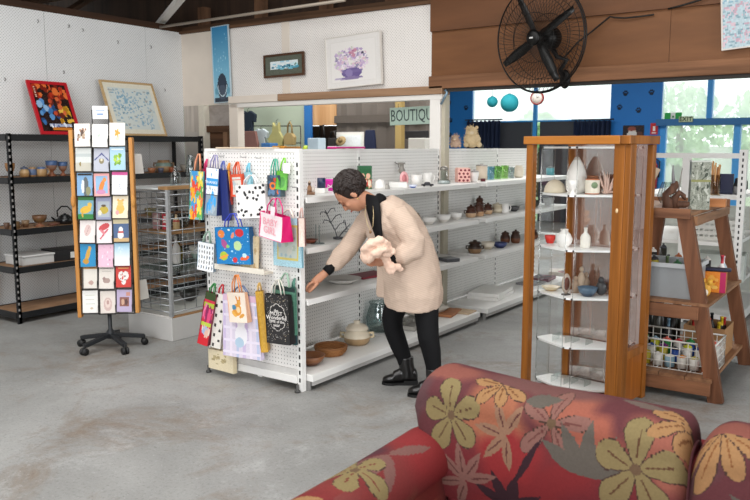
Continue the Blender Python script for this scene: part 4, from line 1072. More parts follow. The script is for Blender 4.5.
for k, (px, py, lb, colr) in enumerate(((500, 288, 'grey magazine on the base shelf beside the flat white boxes', '#8d8a8c'), (510, 287, 'dark magazine with a pinkish cover left of the cabinet post', '#7d5560'), (521, 284, 'stack of pale papers seen past the left cabinet post', '#b9b3aa'))):
    c = at(px, py, z=ZB); img = put(canvas(14, 18, colr, .05), ('n', 0, 0, 1, 1, 9, .14, ['#4d4a50', '#b9aeb0', '#8a4a55']))
    mb = MB().box(-.1, .1, -.14, .14, 0, .02 + .01 * k, col=colr); mb.picture(img, -.099, .099, -.139, .139, -(.021 + .01 * k), M=Matrix.Rotation(-PI / 2, 4, 'X'))
    o = mb.build('magazine', paint(.35)); place(tag(o, lb, 'magazine'), (-3.2, c.y + .40 + .22 * k, ZB + .001), .2 * k - .1)
# --- on top of the gondola
z0 = 1.5165
c = at(347, 149, x=-3.465)
t = thing('folder', 'bright magenta folder lying on top of the white shelving', 'folder', (-3.47, c.y, 1.519), R_(88))
MB().box(-.17, .17, -.045, .045, 0, .012).build('cover', mat('#c4217e', .45), t); MB().box(-.165, .165, -.043, .043, .0122, .017).build('pages', mat('#e7d6dc', .6), t)
def plush(px, label, col, hpx, wpx, seed):
    r = np.random.default_rng(seed); c = at(px, 148, x=-3.465); s = mpp(c)
    t = thing('plush_toy', label, 'soft toy', (-3.465, c.y, 1.5235), YAW)
    h, w = hpx * s, wpx * s; mb = MB().ell((0, 0, h * .36), w * .5, w * .36, h * .36, 14, 10)
    fu = MB().ell((-w * .06, -.01, h * .74), w * .34, w * .3, h * .26, 14, 10)
    for m_ in (mb, fu):
        base = list(m_.v); cc = sum(base, Vector()) / len(base)
        for k in range(170):
            p = base[int(r.integers(len(base)))]
            if p.z < .025: continue
            p = p; d_ = (p - cc).normalized(); q = Vector(r.normal(0, .006, 3))
            m_.add([p + q * .6, p - q * .6, p + d_ * .016 + q * 1.5], [(0, 1, 2)])
    fm = mat(col, .95, var=.25, scale=70); mb.build('body', fm, t); hd = fu.build('head', fm, t)
    for q in (-1, 1):
        MB().ell((q * w * .26, .0, h * .95), w * .1, w * .06, w * .1, 10, 8).build('ear', fm, hd)
        MB().ell((q * w * .1 - .02, -w * .29, h * .8), .004, .004, .004, 8, 6).build('eye', mat('#15110e', .2), hd)
        MB().ell((q * w * .38, -w * .25, h * .14), w * .16, w * .22, h * .13, 10, 8).build('paw', fm, t)
    MB().ell((-.01, -w * .32, h * .7), w * .13, w * .09, w * .1, 10, 8).build('muzzle', mat('#d8c9ae', .95), hd)
plush(455.5, 'small pinkish brown plush toy on top of the shelving by the white post', '#bda38f', 12, 10, 1)
plush(472, 'fluffy beige plush dog on top of the shelving in front of the navy curtain', '#d2bd97', 21, 17, 2)
c = at(481, 147, x=-3.47); pot('jar', 'tiny dark jar on top of the shelving right of the fluffy plush dog', 'jar', (-3.47, c.y, z0), .05, .04, 'jar', '#3b3a36')
c = at(300, 149, x=-3.47)
place(tag(MB().box(-.25, .25, -.03, .03, 0, .008).build('paper_sheet', mat('#d9c6ac', .7)), 'long cream paper sheet on top of the bag display end', 'paper'), (-3.5, 3.60, 1.521))
# ================================================================ on the black rack
RG = 'pottery on the black rack'
def rp(name, label, px, z, x, wpx, hpx, kind, bands, cat='pot', **k):
    c = at(px, 200, x=x); c.z = z + .0008; s = mpp(c); return pot(name, label, cat, c, wpx * s, hpx * s, kind, bands, group=k.pop('group', RG), rz=k.pop('rz', YAW), rough=.4, **k)
T1, T2, T3, T4 = 1.266, .821, .491, .094
TAN, BLU_ = '#a88457', '#3f5880'
rp('goblet', 'brown pottery goblet at the left end of the upper rack shelf', 12, T1, -6.42, 9.5, 14.5, 'goblet', [(.4, '#6b4526'), (1, '#8f6438')], 'goblet')
rp('lidded_jar', 'tan pottery jar with a blue knob lid on the upper rack shelf', 26, T1, -6.42, 9.5, 8, 'jar', [(.6, TAN), (1, '#b99a70')], 'jar', lid=(.8, .4, '#5a6478'))
rp('jar', 'blue and tan striped pottery jar right of the knob-lidded jar', 34, T1, -6.44, 8.5, 9.5, 'jar', [(.3, TAN), (.7, '#56688a'), (1, '#9a7a55')], 'jar')
rp('jug', 'tan pottery jug with a blue rim and a side handle', 43, T1, -6.42, 10.5, 9.5, 'jar', [(.65, '#ab8a60'), (1, '#48628c')], 'jug', handle='#8f6a44')
rp('goblet', 'blue pottery goblet, the larger of the blue pair', 53.5, T1, -6.42, 11.5, 15.5, 'goblet', [(.45, '#7d4a30'), (.6, '#8a6a58'), (1, BLU_)], 'goblet')
rp('goblet', 'blue pottery goblet, the smaller of the blue pair', 64.5, T1, -6.42, 9.5, 14, 'goblet', [(.45, '#7d4a30'), (.6, '#8a6a58'), (1, BLU_)], 'goblet')
rp('dish', 'black pottery dish right of the card spinner on the upper rack shelf', 140, T1, -6.42, 12, 5, 'bowl', [(.5, '#2d2c2a'), (1, '#3d4038')], 'dish')
rp('bowl', 'small reddish clay bowl right of the black dish', 153, T1, -6.42, 9, 5, 'bowl', '#9a6747', 'bowl')
rp('lidded_jar', 'big round brown and teal pottery jar on the upper rack shelf', 165, T1, -6.45, 16, 12, 'jar', [(.4, '#a08260'), (.7, '#6d8078'), (1, '#8a6a48')], 'jar', ears='#7a6044')
rp('cup', 'little dark blue cup in front of the big round jar', 162, T1, -6.34, 6, 5, 'cup', '#4c4e60', 'cup')
rp('cup', 'little rust coloured cup right of the dark blue cup', 173, T1, -6.36, 7, 5, 'cup', '#8f4e30', 'cup')
rp('bowl', 'grey pottery bowl at the right end of the upper rack shelf', 186, T1, -6.45, 10, 7, 'bowl', '#8f8a80', 'bowl')
rp('cup', 'dark clay cup at the left edge of the middle rack shelf', 5, T2, -6.42, 6, 6.5, 'cup', '#5a4030', 'cup')
rp('mug', 'brown pottery mug second from the left on the middle rack shelf', 14, T2, -6.42, 8, 7, 'mug', [(.6, '#7a5f40'), (1, '#5a4a34')], 'mug', handle='#6a5038')
rp('cup', 'speckled clay cup third from the left on the middle rack shelf', 24, T2, -6.44, 7.5, 7, 'cup', [(.5, '#6b4d38'), (1, '#8d7458')], 'cup')
rp('bowl', 'wide brown footed pottery bowl on the middle rack shelf', 38.5, T2, -6.42, 14, 11, 'goblet', [(.35, '#8a5c42'), (.6, '#6f5638'), (.8, '#957b50'), (1, '#6a4a30')], 'bowl')
rp('plate', 'reddish clay plate left of the black teapot', 52, T2, -6.40, 13, 2, 'plate', '#7a5040', 'plate')
c = at(64, 200, x=-6.42); c.z = T2 + .001; s = mpp(c)
t = pot('teapot', 'black pottery teapot with a tall arched handle', 'teapot', c, 15 * s, 8 * s, 'jar', '#151617', spout='#151617', lid=(.6, .35, '#1c1d1f'), rz=YAW, rough=.25)
MB().tube([(-7 * s, 0, 7 * s), (-7.5 * s, 0, 13 * s), (-3 * s, 0, 17.5 * s), (3 * s, 0, 17.5 * s), (7.5 * s, 0, 13 * s), (7 * s, 0, 6 * s)], .007, 6).build('handle', mat('#151617', .3), t)
rp('bowl', 'olive pottery bowl seen through the top of the wire grid', 150, T2, -6.4, 12, 8, 'bowl', '#6a6038', 'bowl')
c = at(32, 262, x=-6.45); s = mpp(c)
t = thing('plastic_tub', 'translucent plastic tub on the lower rack shelf', 'tub', (-6.48, c.y, T3 + .001), PI / 2)
MB().box(-17 * s, 17 * s, -.14, .14, 0, .075).build('tub_body', mat('#c9c9c8', .25, var=.1, scale=15), t, bevel=.008)
MB().box(-17.6 * s, 17.6 * s, -.15, .15, .0755, .09).build('lid', mat('#dadad9', .3), t, bevel=.004)
c = at(62, 256, x=-6.45); s = mpp(c)
t = thing('video_recorder', 'black electrical box with a white label on the lower rack shelf', 'electrical device', (-6.47, c.y + .05, T3 + .001), PI / 2 - .1)
MB().box(-.17, .17, -.13, .13, 0, .1).build('casing', mat('#232325', .4), t, bevel=.004)
MB().box(-.02, .13, -.1345, -.1305, .02, .075).build('label', mat('#dcdcd8', .5), t)
# pictures leaning on the wall above the rack
def framed(name, label, p0, p1, p2, p3, img, fcol, fw, depth_=.02, mount=None, cat='picture', rz=None, lean=0, glassy=True):
    """p0..p3 = bottom left, bottom right, top right, top left in the room"""
    ax = (p1 - p0); w = ax.length; ax.normalize(); up = (p3 - p0); h = (up - ax * up.dot(ax)).length; up = (up - ax * up.dot(ax)).normalized()
    nrm = up.cross(ax)       # points to the back
    M = Matrix((ax, nrm, up)).transposed().to_4x4(); M.translation = p0 + ax * w / 2
    t = bpy.data.objects.new(name, None); COL.objects.link(t); tag(t, label, cat); t.matrix_basis = M; t.empty_display_size = .05
    fm = wood(*fcol, 'x', 12, .4) if isinstance(fcol, tuple) else mat(fcol, .35)
    y0, y1 = -depth_, 0
    mb = MB()
    mb.box(-w / 2, w / 2, y0, y1, 0, fw).box(-w / 2, w / 2, y0, y1, h - fw, h).box(-w / 2, -w / 2 + fw, y0, y1, fw, h - fw).box(w / 2 - fw, w / 2, y0, y1, fw, h - fw)
    mb.build('frame', fm, t)
    mb = MB(); mb.picture(img, -w / 2 + fw, w / 2 - fw, fw, h - fw, y0 + .008); mb.build('print', paint(.3 if glassy else .6), t)
    MB().box(-w / 2 + fw, w / 2 - fw, y0 + .012, y1 - .001, fw, h - fw).build('backing', mat('#8a7a66', .8), t)
    return t, w, h
zt = 1.6385
def wl(px, py, x): return at(px, py, x=x)
# red framed poster: generic colourful comic-like print
img = canvas(46, 66, '#2a1c1a', .04)
put(img, ('n', 0, .72, 1, .98, 40, .07, ['#a8321e', '#c8502a', '#7a2418', '#d87038', '#3a1a14']), ('n', .1, .15, .6, .65, 16, .07, ['#3c6fa8', '#5c8fc4', '#2a4a78', '#8fb0d0']), ('n', .55, .15, .95, .5, 16, .07, ['#d0a02c', '#e0b84a', '#a87820']), ('n', .4, .3, .8, .7, 14, .06, ['#b84a30', '#d0683c', '#6a2a20']), ('n', 0, 0, 1, .35, 14, .05, ['#15100f', '#2c2420']), ('r', .25, .10, .9, .17, '#aeb6cc'), ('r', .3, .03, .88, .09, '#c8782c'), ('n', .28, .1, .9, .17, 12, .03, ['#6a74a0', '#e0e4ee']))
for i in range(6): put(img, ('r', .06, .72 + i * .04, .11, .735 + i * .04, '#e0d6c0'))
X0 = -6.52
a0, a1 = wl(40.5, 133, X0), wl(78, 133, X0); a0.z = a1.z = zt
b0, b1 = wl(26, 81, -6.72), wl(67.5, 83.5, -6.72); zz = (b0.z + b1.z) / 2
framed('framed_poster', 'red-framed dark comic poster leaning on the wall above the black rack', a0, Vector((X0, a0.y + .41, zt)), Vector((-6.72, a0.y + .41, zz)), Vector((-6.72, a0.y, zz)), img, '#b5202a', .03)
img = canvas(60, 44, '#e0dccb', .01)
put(img, ('r', .08, .08, .93, .92, '#cfd6d2'))
r2 = np.random.default_rng(4)
for i in range(330):
    x, y = r2.uniform(.1, .9), r2.uniform(.1, .88); wgt = math.exp(-((x - .4) ** 2 + (y - .68) ** 2) * 10) + .5 * math.exp(-((x - .75) ** 2 + (y - .25) ** 2) * 16)
    if r2.random() < .35 + wgt: put(img, ('e', x, y, r2.uniform(.008, .03), r2.uniform(.006, .026), ['#9db8c8', '#86abc0', '#b5c4c8', '#c8cdc6', '#8aa4b0', '#a8a8a4'][int(r2.integers(6 if r2.random() > wgt else 2))]))
a0 = wl(114, 133.5, -6.52); a0.z = zt; b0 = wl(101, 80.5, -6.74)
framed('framed_painting', 'wide pale framed painting with blue washes leaning on the wall above the rack', a0, Vector((-6.52, a0.y + .655, zt)), Vector((-6.735, a0.y + .655, b0.z)), Vector((-6.735, a0.y, b0.z)), img, ('#a8875a', '#cdb083'), .02)
# ================================================================ in and on the grid stand
def gp(name, label, px, py, z, wpx, hpx, kind, bands, cat, y=4.4, **k):
    c = at(px, py, y=y); c.z = z + .001; s = mpp(c); c.x = min(max(c.x, GX0 + .05 + wpx * s * .55), GX1 - .045 - wpx * s * .55); return pot(name, label, cat, c, wpx * s, hpx * s, kind, bands, **k)
gp('decanter', 'clear glass stoppered bottle on top of the grid stand', 176, 190, 1.213, 11, 20, 'bottle', '#ffffff', 'bottle', y=4.25, m=CG)
gp('glass_vase', 'tall clear glass vase on top of the grid stand', 189, 190, 1.226, 11, 27, 'vase', '#ffffff', 'vase', y=4.6, m=CG)
gp('glass_bowl', 'round clear glass bowl inside the grid stand', 166, 232, .856, 22, 13, 'jar', '#ffffff', 'bowl', y=4.4, m=glass('#cfd6d6', .14, rough=.06))
gp('mug', 'brown mug inside the grid stand', 188, 236, .856, 11, 8, 'cup', '#8a5f3c', 'mug', y=4.6, handle='#7a5030')
gp('figurine', 'small red and cream figurine inside the grid stand near its corner post', 176, 215, .856, 7, 17, 'bottle', [(.3, '#b29a70'), (.6, '#a03a30'), (.85, '#d8c4a0'), (1, '#5a3a2a')], 'figurine', y=4.2)
for i, (px, cl2, lb) in enumerate(((158, '#c83a48', 'red and white packet inside the grid stand'), (146, '#c9a2a6', 'pale pink packet inside the grid stand'))):
    c = at(px, 212, y=4.25); c.z = .857; s = mpp(c); img = put(canvas(10, 14, cl2, .02), ('r', .1, .4, .9, .6, '#eee6e0'), ('r', .2, .75, .8, .85, '#f0e0d8'))
    mb = MB().box(-.03, .03, -.02, .02, 0, .13, col=cl2); mb.picture(img, -.03, .03, .001, .129, -.0206); o = mb.build('packet', paint(.4)); place(tag(o, lb, 'packet'), (max(c.x, GX0 + .12 + .12 * (1 - i)), 4.2, c.z), YAW)
gp('bottle', 'white plastic bottle with a pink label in the lower part of the grid stand', 177, 273, .558, 8, 28, 'bottle', [(.3, '#e6e2de'), (.55, '#d6a8ac'), (1, '#eceae6')], 'bottle', y=4.3)
gp('bowl', 'white and green bowl in the lower part of the grid stand', 186, 271, .558, 15, 12, 'bowl', [(.5, '#9fb8ac'), (1, '#e6e8e4')], 'bowl', y=4.62)
gp('bottle', 'yellow glass bottle in the lower part of the grid stand', 168, 273, .558, 8, 20, 'bottle', '#c8b84a', 'bottle', y=4.45, m=glass('#e0d060', .05))
gp('bowl', 'big dark bowl standing on the plinth inside the grid stand', 160, 290, .203, 20, 9, 'bowl', '#3a3836', 'bowl', y=4.5)
# ================================================================ rotating card stand
SX, SY, SRZ = -4.95, 3.57, R_(39)
cs = thing('card_stand', 'revolving greeting card stand with wooden side posts on a wheeled black base', 'card stand', (SX, SY, 0), SRZ)
DK = mat('#2c2e31', .4, .3); WR = mat('#33312f', .4, .5)
for k in range(5):
    a = k * 2 * PI / 5 + .35; c, s_ = math.cos(a), math.sin(a)
    g = MB().bar((.02 * c, .02 * s_, .105), (.25 * c, .25 * s_, .07), .036, .03, up=(0, 0, 1)).build('base_leg', DK, cs, bevel=.004)
    ww = MB(); X = Vector((.25 * c, .25 * s_, .028)); tn = Vector((-s_, c, 0))
    for q in (-.014, .014): ww.tube([X + tn * (q - .008), X + tn * (q + .008)], .027, 12)
    ww.tube([X - tn * .022, X + tn * .022], .006, 6)
    ww.tube([X + Vector((0, 0, .0)), X + Vector((0, 0, .05))], .008, 6)
    ww.build('caster', mat('#1b1b1c', .5), g)
MB().lathe([(.001, .08), (.035, .08), (.03, .13), (.016, .15), (.016, .3), (.001, .3)], n=14).build('pole', DK, cs)
SW = .2; TOPZ, BOTZ = 1.6, .262
WDP = wood('#a9692c', '#d49a52', 'z', 9, .45, 'pale wood', .05)
LEANX = .0
for q, zb, ztp in ((-1, .245, 1.655), (1, .275, 1.60)):
    p_ = MB().box(q * .215 - .015, q * .215 + .015, -.03, .03, zb, ztp).build('side_post', WDP, cs, bevel=.006)
    MB().ell((q * .215 + q * .004, -.032, 1.13), .017, .012, .045, 12, 10).build('grip', WDP, p_)
MB().box(-.19, .19, .0, .006, .28, 1.58).build('back_board', mat('#6d6a66', .6), cs)
mb = MB()
for z in (.27, .5, .75, 1.0, 1.25, 1.5, 1.585): mb.tube([(-.2, -.002, z), (.2, -.002, z)], .004, 6)
for x in (-.19, -.065, .065, .19): mb.tube([(x, -.002, .27), (x, -.002, 1.585)], .004, 6)
mb.build('wire_frame', WR, cs)
# small sign in a wire holder on top
sg = MB(); sg.tube([(-.06, 0, 1.59), (-.06, 0, 1.80), (.06, 0, 1.80), (.06, 0, 1.59)], .004, 6); sh = sg.build('sign_holder', WR, cs)
img = put(canvas(20, 14, '#e9ecef', .01), ('r', .2, .62, .8, .72, '#8aa4c8'), ('r', .3, .3, .7, .4, '#7e9cc4'))
mb = MB().box(-.055, .055, -.003, .003, 1.735, 1.83, col='#e9ecef'); mb.picture(img, -.054, .054, 1.737, 1.828, -.0035); mb.build('sign_card', paint(.5), sh)
# cards: rows from the top, left to right
OFFW = '#e9e6e0'
CARDS = [
 [('white card with a brown picture of animals', '#e6e1da', [('n', .2, .3, .8, .75, 14, .08, ['#8d5f4a', '#a5806a', '#5f4a40', '#b8a088'])]),
  ('white card with a faint green sprig', '#eceae6', [('l', .5, .2, .5, .6, .015, '#a9bfae'), ('e', .42, .5, .1, .04, '#b5cbb8', 40)]),
  ('white card with a small orange flower', '#ece6df', [('p', .5, .55, .2, 5, '#e0a24c', 0), ('e', .5, .3, .12, .08, '#e8cdb8')])],
 [('grey landscape card with a pale sky', '#cfd3d0', [('r', 0, 0, 1, .35, '#c0bcae'), ('e', .3, .3, .06, .1, '#8a7a4a'), ('r', 0, .6, 1, .75, '#b8c0bf')]),
  ('lilac grey card with a blue house outline', '#b9bcc8', [('l', .08, .5, .5, .78, .03, '#4a4f86'), ('l', .5, .78, .92, .5, .03, '#4a4f86'), ('e', .5, .45, .16, .12, '#8a8060'), ('e', .5, .5, .07, .07, '#d8d0b8')]),
  ('light blue card with a green wreath', '#a8cbe0', [('n', .3, .25, .7, .65, 20, .07, ['#8fb84a', '#b5cf52', '#6f9a40']), ('r', .1, .85, .9, .92, '#e6eef2')])],
 [('blue card with a tall grey rock', '#7ea6cc', [('r', .05, .88, .95, .96, '#2a2a2c'), ('e', .55, .4, .2, .42, '#5d6468'), ('e', .38, .4, .1, .3, '#e0e4e6'), ('e', .72, .2, .16, .2, '#8a8a68')]),
  ('pink and blue card with an orange giraffe', '#e9a8a6', [('r', .12, .12, .88, .88, '#8fb6d8'), ('e', .5, .45, .14, .3, '#e0863c', -30), ('e', .68, .72, .12, .1, '#e09048'), ('e', .45, .18, .3, .1, '#c88ab0')]),
  ('white card with a pink band across its top', '#e4e6ea', [('r', 0, .86, 1, 1, '#d6589a'), ('l', .3, .2, .7, .6, .01, '#b8bcc8'), ('l', .4, .6, .6, .2, .01, '#b8bcc8')])],
 [('green card with a yellow running dog', '#6fa0b0', [('r', 0, 0, 1, .22, '#2e7a38'), ('r', 0, .84, 1, 1, '#2c6e34'), ('e', .5, .42, .36, .16, '#d8ae3c', 10), ('e', .75, .62, .14, .12, '#d8b048'), ('e', .3, .22, .06, .14, '#c89a34')]),
  ('violet grey card with a yellow teapot', '#8f93ae', [('r', .1, .12, .9, .8, '#a8b0b8'), ('e', .52, .42, .28, .17, '#b8a23c'), ('e', .5, .62, .16, .06, '#5a4a3a'), ('e', .25, .3, .12, .12, '#d8d4c0')]),
  ('cream card with a yellow teddy bear', '#ecdfc4', [('e', .5, .42, .26, .22, '#e2b860'), ('e', .5, .66, .18, .14, '#e8c070'), ('e', .35, .8, .07, .06, '#e0b060'), ('e', .65, .8, .07, .06, '#e0b060'), ('e', .3, .25, .12, .1, '#d8a0a0')])],
 [('pale card with a thin pink feather drawing', '#e6ddda', [('e', .5, .55, .2, .26, '#d4bab6', -30), ('l', .38, .3, .62, .75, .012, '#b08a88')]),
  ('white card with a red ribbon drawing', '#eadfe0', [('e', .5, .72, .36, .14, '#c84a50', 15), ('l', .25, .2, .72, .6, .04, '#c85a6a'), ('e', .4, .5, .2, .06, '#d8808a', -30)]),
  ('navy card with a waving snowman', '#4a6288', [('r', 0, .8, 1, 1, '#cbbf9a'), ('r', 0, 0, 1, .16, '#c8a878'), ('e', .45, .3, .2, .17, '#e8e6e4'), ('e', .48, .54, .14, .12, '#eceae6'), ('r', .32, .4, .64, .46, '#c04a44')])],
 [('bright blue card with a golden seahorse', '#1f86b8', [('e', .5, .55, .13, .32, '#c89c40', -25), ('e', .36, .24, .2, .12, '#b88a30'), ('e', .62, .8, .1, .1, '#d0a448')]),
  ('plain pink card with white dots', '#e6bcd0', [('n', .1, .1, .9, .9, 12, .04, ['#f0dce6', '#d49ab8'])]),
  ('pale blue card fading to white', '#e6e8ea', [('g', .3, 1, '#e8e8ea', '#9ccbe6'), ('n', .2, .6, .8, .9, 6, .05, ['#d0e4f0'])])],
 [('white and tan card tucked over a blue one', '#dcd6cc', [('r', 0, .86, 1, 1, '#b48a50'), ('r', 0, 0, .12, 1, '#4a4038'), ('e', .6, .25, .16, .1, '#b89a90')]),
  ('cream card with a brown mouse sketch', '#ded6ce', [('e', .5, .36, .24, .12, '#a89088'), ('e', .34, .44, .1, .08, '#98807a'), ('r', .2, .75, .8, .8, '#c8c0b8')]),
  ('red card with a white dotted heart', '#c8362c', [('e', .36, .52, .2, .2, '#e8e0dc'), ('e', .64, .52, .2, .2, '#e8e0dc'), ('e', .5, .36, .2, .24, '#e8e0dc'), ('n', .3, .25, .7, .65, 18, .03, ['#6a6a6a', '#c8362c']), ('r', .15, .82, .85, .9, '#e89a5a')])],
 [('white card with rows of tiny grey writing', '#e9e7e2', [('l', .2, .8, .8, .8, .012, '#c8ccbc'), ('l', .2, .6, .75, .6, .012, '#c8c4bc'), ('l', .2, .4, .8, .4, .012, '#bcc4b8'), ('e', .6, .2, .1, .05, '#c8b8a0')]),
  ('pale card with a pink curled flower', '#ded4cc', [('e', .5, .4, .28, .3, '#cbb0aa'), ('e', .5, .44, .18, .2, '#dcc8c0'), ('e', .5, .48, .08, .1, '#b8948e')]),
  ('lilac card with a brown square photograph', '#b9aac8', [('r', .2, .25, .8, .66, '#8a5a50'), ('e', .4, .45, .1, .14, '#c8a088'), ('e', .62, .45, .1, .14, '#5a3a38'), ('r', .6, .72, .9, .9, '#c89080')])]]
GRP = 'greeting cards on the front of the card stand'
rows_px = [147, 171.5, 196, 219.5, 243, 267, 288.5, 313]
M0 = cs.matrix_basis
tops = ['top', 'second', 'third', 'fourth', 'fifth', 'sixth', 'seventh', 'bottom']
for i, row in enumerate(CARDS):
    for j, (lb, bgc, sh_) in enumerate(row):
        x = (-.125, 0, .125)[j] + (.002, -.001, .001, -.002)[(i + j) % 4]; ztil = (-.02, .015, .0, .02, -.012)[(i * 2 + j) % 5]
        cx = SX + x * math.cos(SRZ); cy = SY + x * math.sin(SRZ)
        dd = depth((cx, cy, 0)); z = EYE - (rows_px[i] + (2, 0, -2)[j] * 0 - 147) / FPX * dd * 1.0
        z = at(100, rows_px[i] - (0 if j == 1 else (.5 if j == 0 else 1.5)), d=dd - .04).z
        w_, h_ = .112, .168 if i not in (1, 5) else .172
        img = put(canvas(26, 36, bgc, .006), *sh_)
        mb = MB().box(-w_ / 2, w_ / 2, .0006, .003, 0, h_, col='#dcd8d2'); mb.picture(img, -w_ / 2, w_ / 2, 0, h_, 0)
        o = mb.build('greeting_card', paint(.45))
        ln = -R_(7 + (i + j) % 3)
        loc = M0 @ Vector((x, -.052 + .006 * (j == 1), z)); place(o, loc, SRZ, ln, ztil)
        tag(o, lb + ', %s row of the stand' % tops[i], 'card', GRP)
        wr = MB(); y0 = -.064
        wr.tube([(x - .0618, -.004, z + .055), (x - .0618, y0, z + .055), (x - .0618, y0, z - .006), (x + .0618, y0, z - .006), (x + .0618, y0, z + .055), (x + .0618, -.004, z + .055)], .0022, 5)
        wr.build('wire_pocket', WR, cs)
for k, (q, z, lb) in enumerate(((-1, 1.38, 'pale card poking out at the left of the stand near its top'), (1, 1.33, 'pale card poking out at the right of the stand near its top'), (-1, .86, 'pale card poking out at the left of the stand halfway down'), (-1, .34, 'pale card poking out at the left of the stand near its foot'), (1, .36, 'pale card poking out at the right of the stand near its foot'))):
    o = MB().box(-.05, .05, -.002, .002, 0, .15, col='#dad6d0').build('greeting_card', paint(.45)); place(o, M0 @ Vector((q * .245, .09, z)), SRZ + q * R_(60), R_(-8)); tag(o, lb, 'card', 'greeting cards on the side of the card stand')

# ================================================================ gift bags
GB = 'gift bags hanging on the end panel'
BAGM = paint(.4, .4, .03)
def bag(label, x0, y0, x1, y1, yp, img, side, hcol, dep=.07, rz=0, ry=0, hh=13, hang=None, tagcol=None, text=None, taper=1.0, name='gift_bag', lift=0):
    """pixel corners of the front face, on the plane y = yp"""
    p0, p1 = at(x0, y0, y=yp), at(x1, y1, y=yp); w = abs(p1.x - p0.x); h = abs(p0.z - p1.z)
    yp = min(yp, 3.566 - abs(math.sin(rz)) * w / 2 - .012); dep = max(.012, min(dep, 3.572 - yp - abs(math.sin(rz)) * w / 2))
    t = thing(name, label, 'gift bag', ((p0.x + p1.x) / 2, yp, p0.z), rz, GB, 0, ry)
    mb = MB(); a, d2 = w / 2, dep
    def bend(p, u, v): return (p[0] * (taper + (1 - taper) * v), p[1] + .006 * math.sin(PI * v) - .004 * math.sin(PI * u), p[2])
    mb.picture(img, -a, a, -h, 0, 0, bend=bend)
    ab = a * taper
    mb.add([(-a, 0, 0), (-ab, 0, -h), (-ab, d2, -h), (-a, d2 * .6, 0), (-a * .96, d2 * .45, -h * .45)], [(0, 3, 4), (0, 4, 1), (1, 4, 2), (2, 4, 3)], side)
    mb.add([(a, 0, 0), (ab, 0, -h), (ab, d2, -h), (a, d2 * .6, 0), (a * .96, d2 * .45, -h * .45)], [(0, 4, 3), (0, 1, 4), (1, 2, 4), (2, 3, 4)], side)
    mb.add([(-a, d2 * .6, 0), (a, d2 * .6, 0), (ab, d2, -h), (-ab, d2, -h)], [(0, 1, 2, 3)], side)
    mb.add([(-ab, 0, -h), (ab, 0, -h), (ab, d2, -h), (-ab, d2, -h)], [(0, 1, 2, 3)], side)
    mb.build('bag_body', BAGM, t)
    s = mpp(p0); hz = hh * s; hw = w * .22
    for k, yy in enumerate((0.003, d2 * .55)):
        MB().tube([(-hw, yy, -.01), (-hw * .8, yy, hz * .5), (-hw * .25, yy * .6 + .015, hz), (hw * .25, yy * .6 + .015, hz), (hw * .8, yy, hz * .5), (hw, yy, -.01)], .0042 if w > .07 else .0035, 6).build('handle', mat(hcol, .6), t)
    if tagcol:
        g = MB().box(.01, .05, -.012, -.0105, -.01, .05, col=tagcol); g.build('gift_tag', BAGM, t)
    if text:
        for (s_, dx, dz, sz, c_) in text:
            tb = text_mb(s_, sz, c_); tb.v = [v + Vector((dx * w, -.0065, dz * h)) for v in tb.v]
            tb.build('lettering', paint(.5), t)
    # the hook it hangs from
    return t
Y1 = 3.50
# far left rainbow bag, hanging edge-on past the panel
img = put(canvas(22, 60, '#7aa8b0', .02), *[('p', (i % 2) * .5 + .25 + .08 * (i % 3), i * .088 + .05, .24, 5, ['#e8a02c', '#5aa848', '#d84a34', '#e8d048', '#3f8fc8', '#e87a30'][i % 6], i * 20) for i in range(11)], ('n', 0, 0, 1, 1, 20, .06, ['#e8e0b0', '#d84a34', '#4a9a50', '#e8b840']))
bag('narrow bottle bag with a rainbow of flowers, leftmost on the panel', 192, 171, 203.5, 220, 3.50, img, '#3f8f98', '#e09a78', dep=.03, rz=R_(22), ry=R_(4), hh=17)
bag('crimson bag mostly hidden behind the rainbow bottle bag', 203, 169, 208, 215, 3.545, canvas(6, 12, '#b01848'), '#8a1238', '#d03a70', dep=.02, rz=R_(10), ry=R_(6), hh=10)
img = put(canvas(30, 56, '#eceef0', .01), ('n', 0, .45, 1, .98, 26, .03, ['#c8ccd0', '#8a9098', '#5aa0d0']), ('r', .05, .62, .95, .78, '#3f9ad8'), ('r', 0, 0, 1, .43, '#8a98a4'), ('n', .1, .12, .9, .4, 14, .1, ['#2f8fd0', '#3f9fe0', '#9fb0bc']), ('r', 0, .43, 1, .455, '#4a5058'))
bag('white and blue bottle bag with a THANKS banner', 207.5, 168, 219, 216, 3.49, img, '#2a3a7a', '#8a86b0', dep=.06, rz=R_(12), ry=R_(5), hh=13, text=[('THANKS', 0, -.30, .024, '#e8f2f8')])
bag('navy blue bag pressed behind the white and blue bottle bag', 219, 170, 227, 221, 3.515, canvas(6, 12, '#1c2a6a'), '#182258', '#5a6ab0', dep=.03, rz=R_(12), ry=R_(-3), hh=9)
img = put(canvas(20, 30, '#dfdad2', .01), ('r', 0, .86, 1, 1, '#e05a3c'), ('r', 0, 0, .14, 1, '#e05a3c'), ('r', .86, 0, 1, 1, '#e05a3c'), ('r', 0, 0, 1, .1, '#e05a3c'), ('r', .14, .74, .86, .78, '#e05a3c'), ('n', .2, .1, .8, .7, 8, .1, ['#c8c4bc', '#b8c4c8']))
bag('orange-red framed bag with a pale middle behind the polka dot bag', 229, 174, 243, 197, 3.535, img, '#d04a2c', '#e0603c', dep=.04, rz=R_(-6), ry=R_(-4), hh=12)
bag('yellow bag edge showing left of the orange-red framed bag', 226.5, 171, 230, 205, 3.54, canvas(4, 8, '#e0a02c'), '#c83a28', '#d88a30', dep=.03, rz=R_(10), hh=8)
bag('pale blue bag edge behind the polka dot bag', 244, 172, 251, 188, 3.55, canvas(6, 8, '#9fd0dc'), '#8ac4d4', '#7fc4d8', dep=.03, hh=9)
img = canvas(46, 46, '#eceae8', .01); r4 = np.random.default_rng(9)
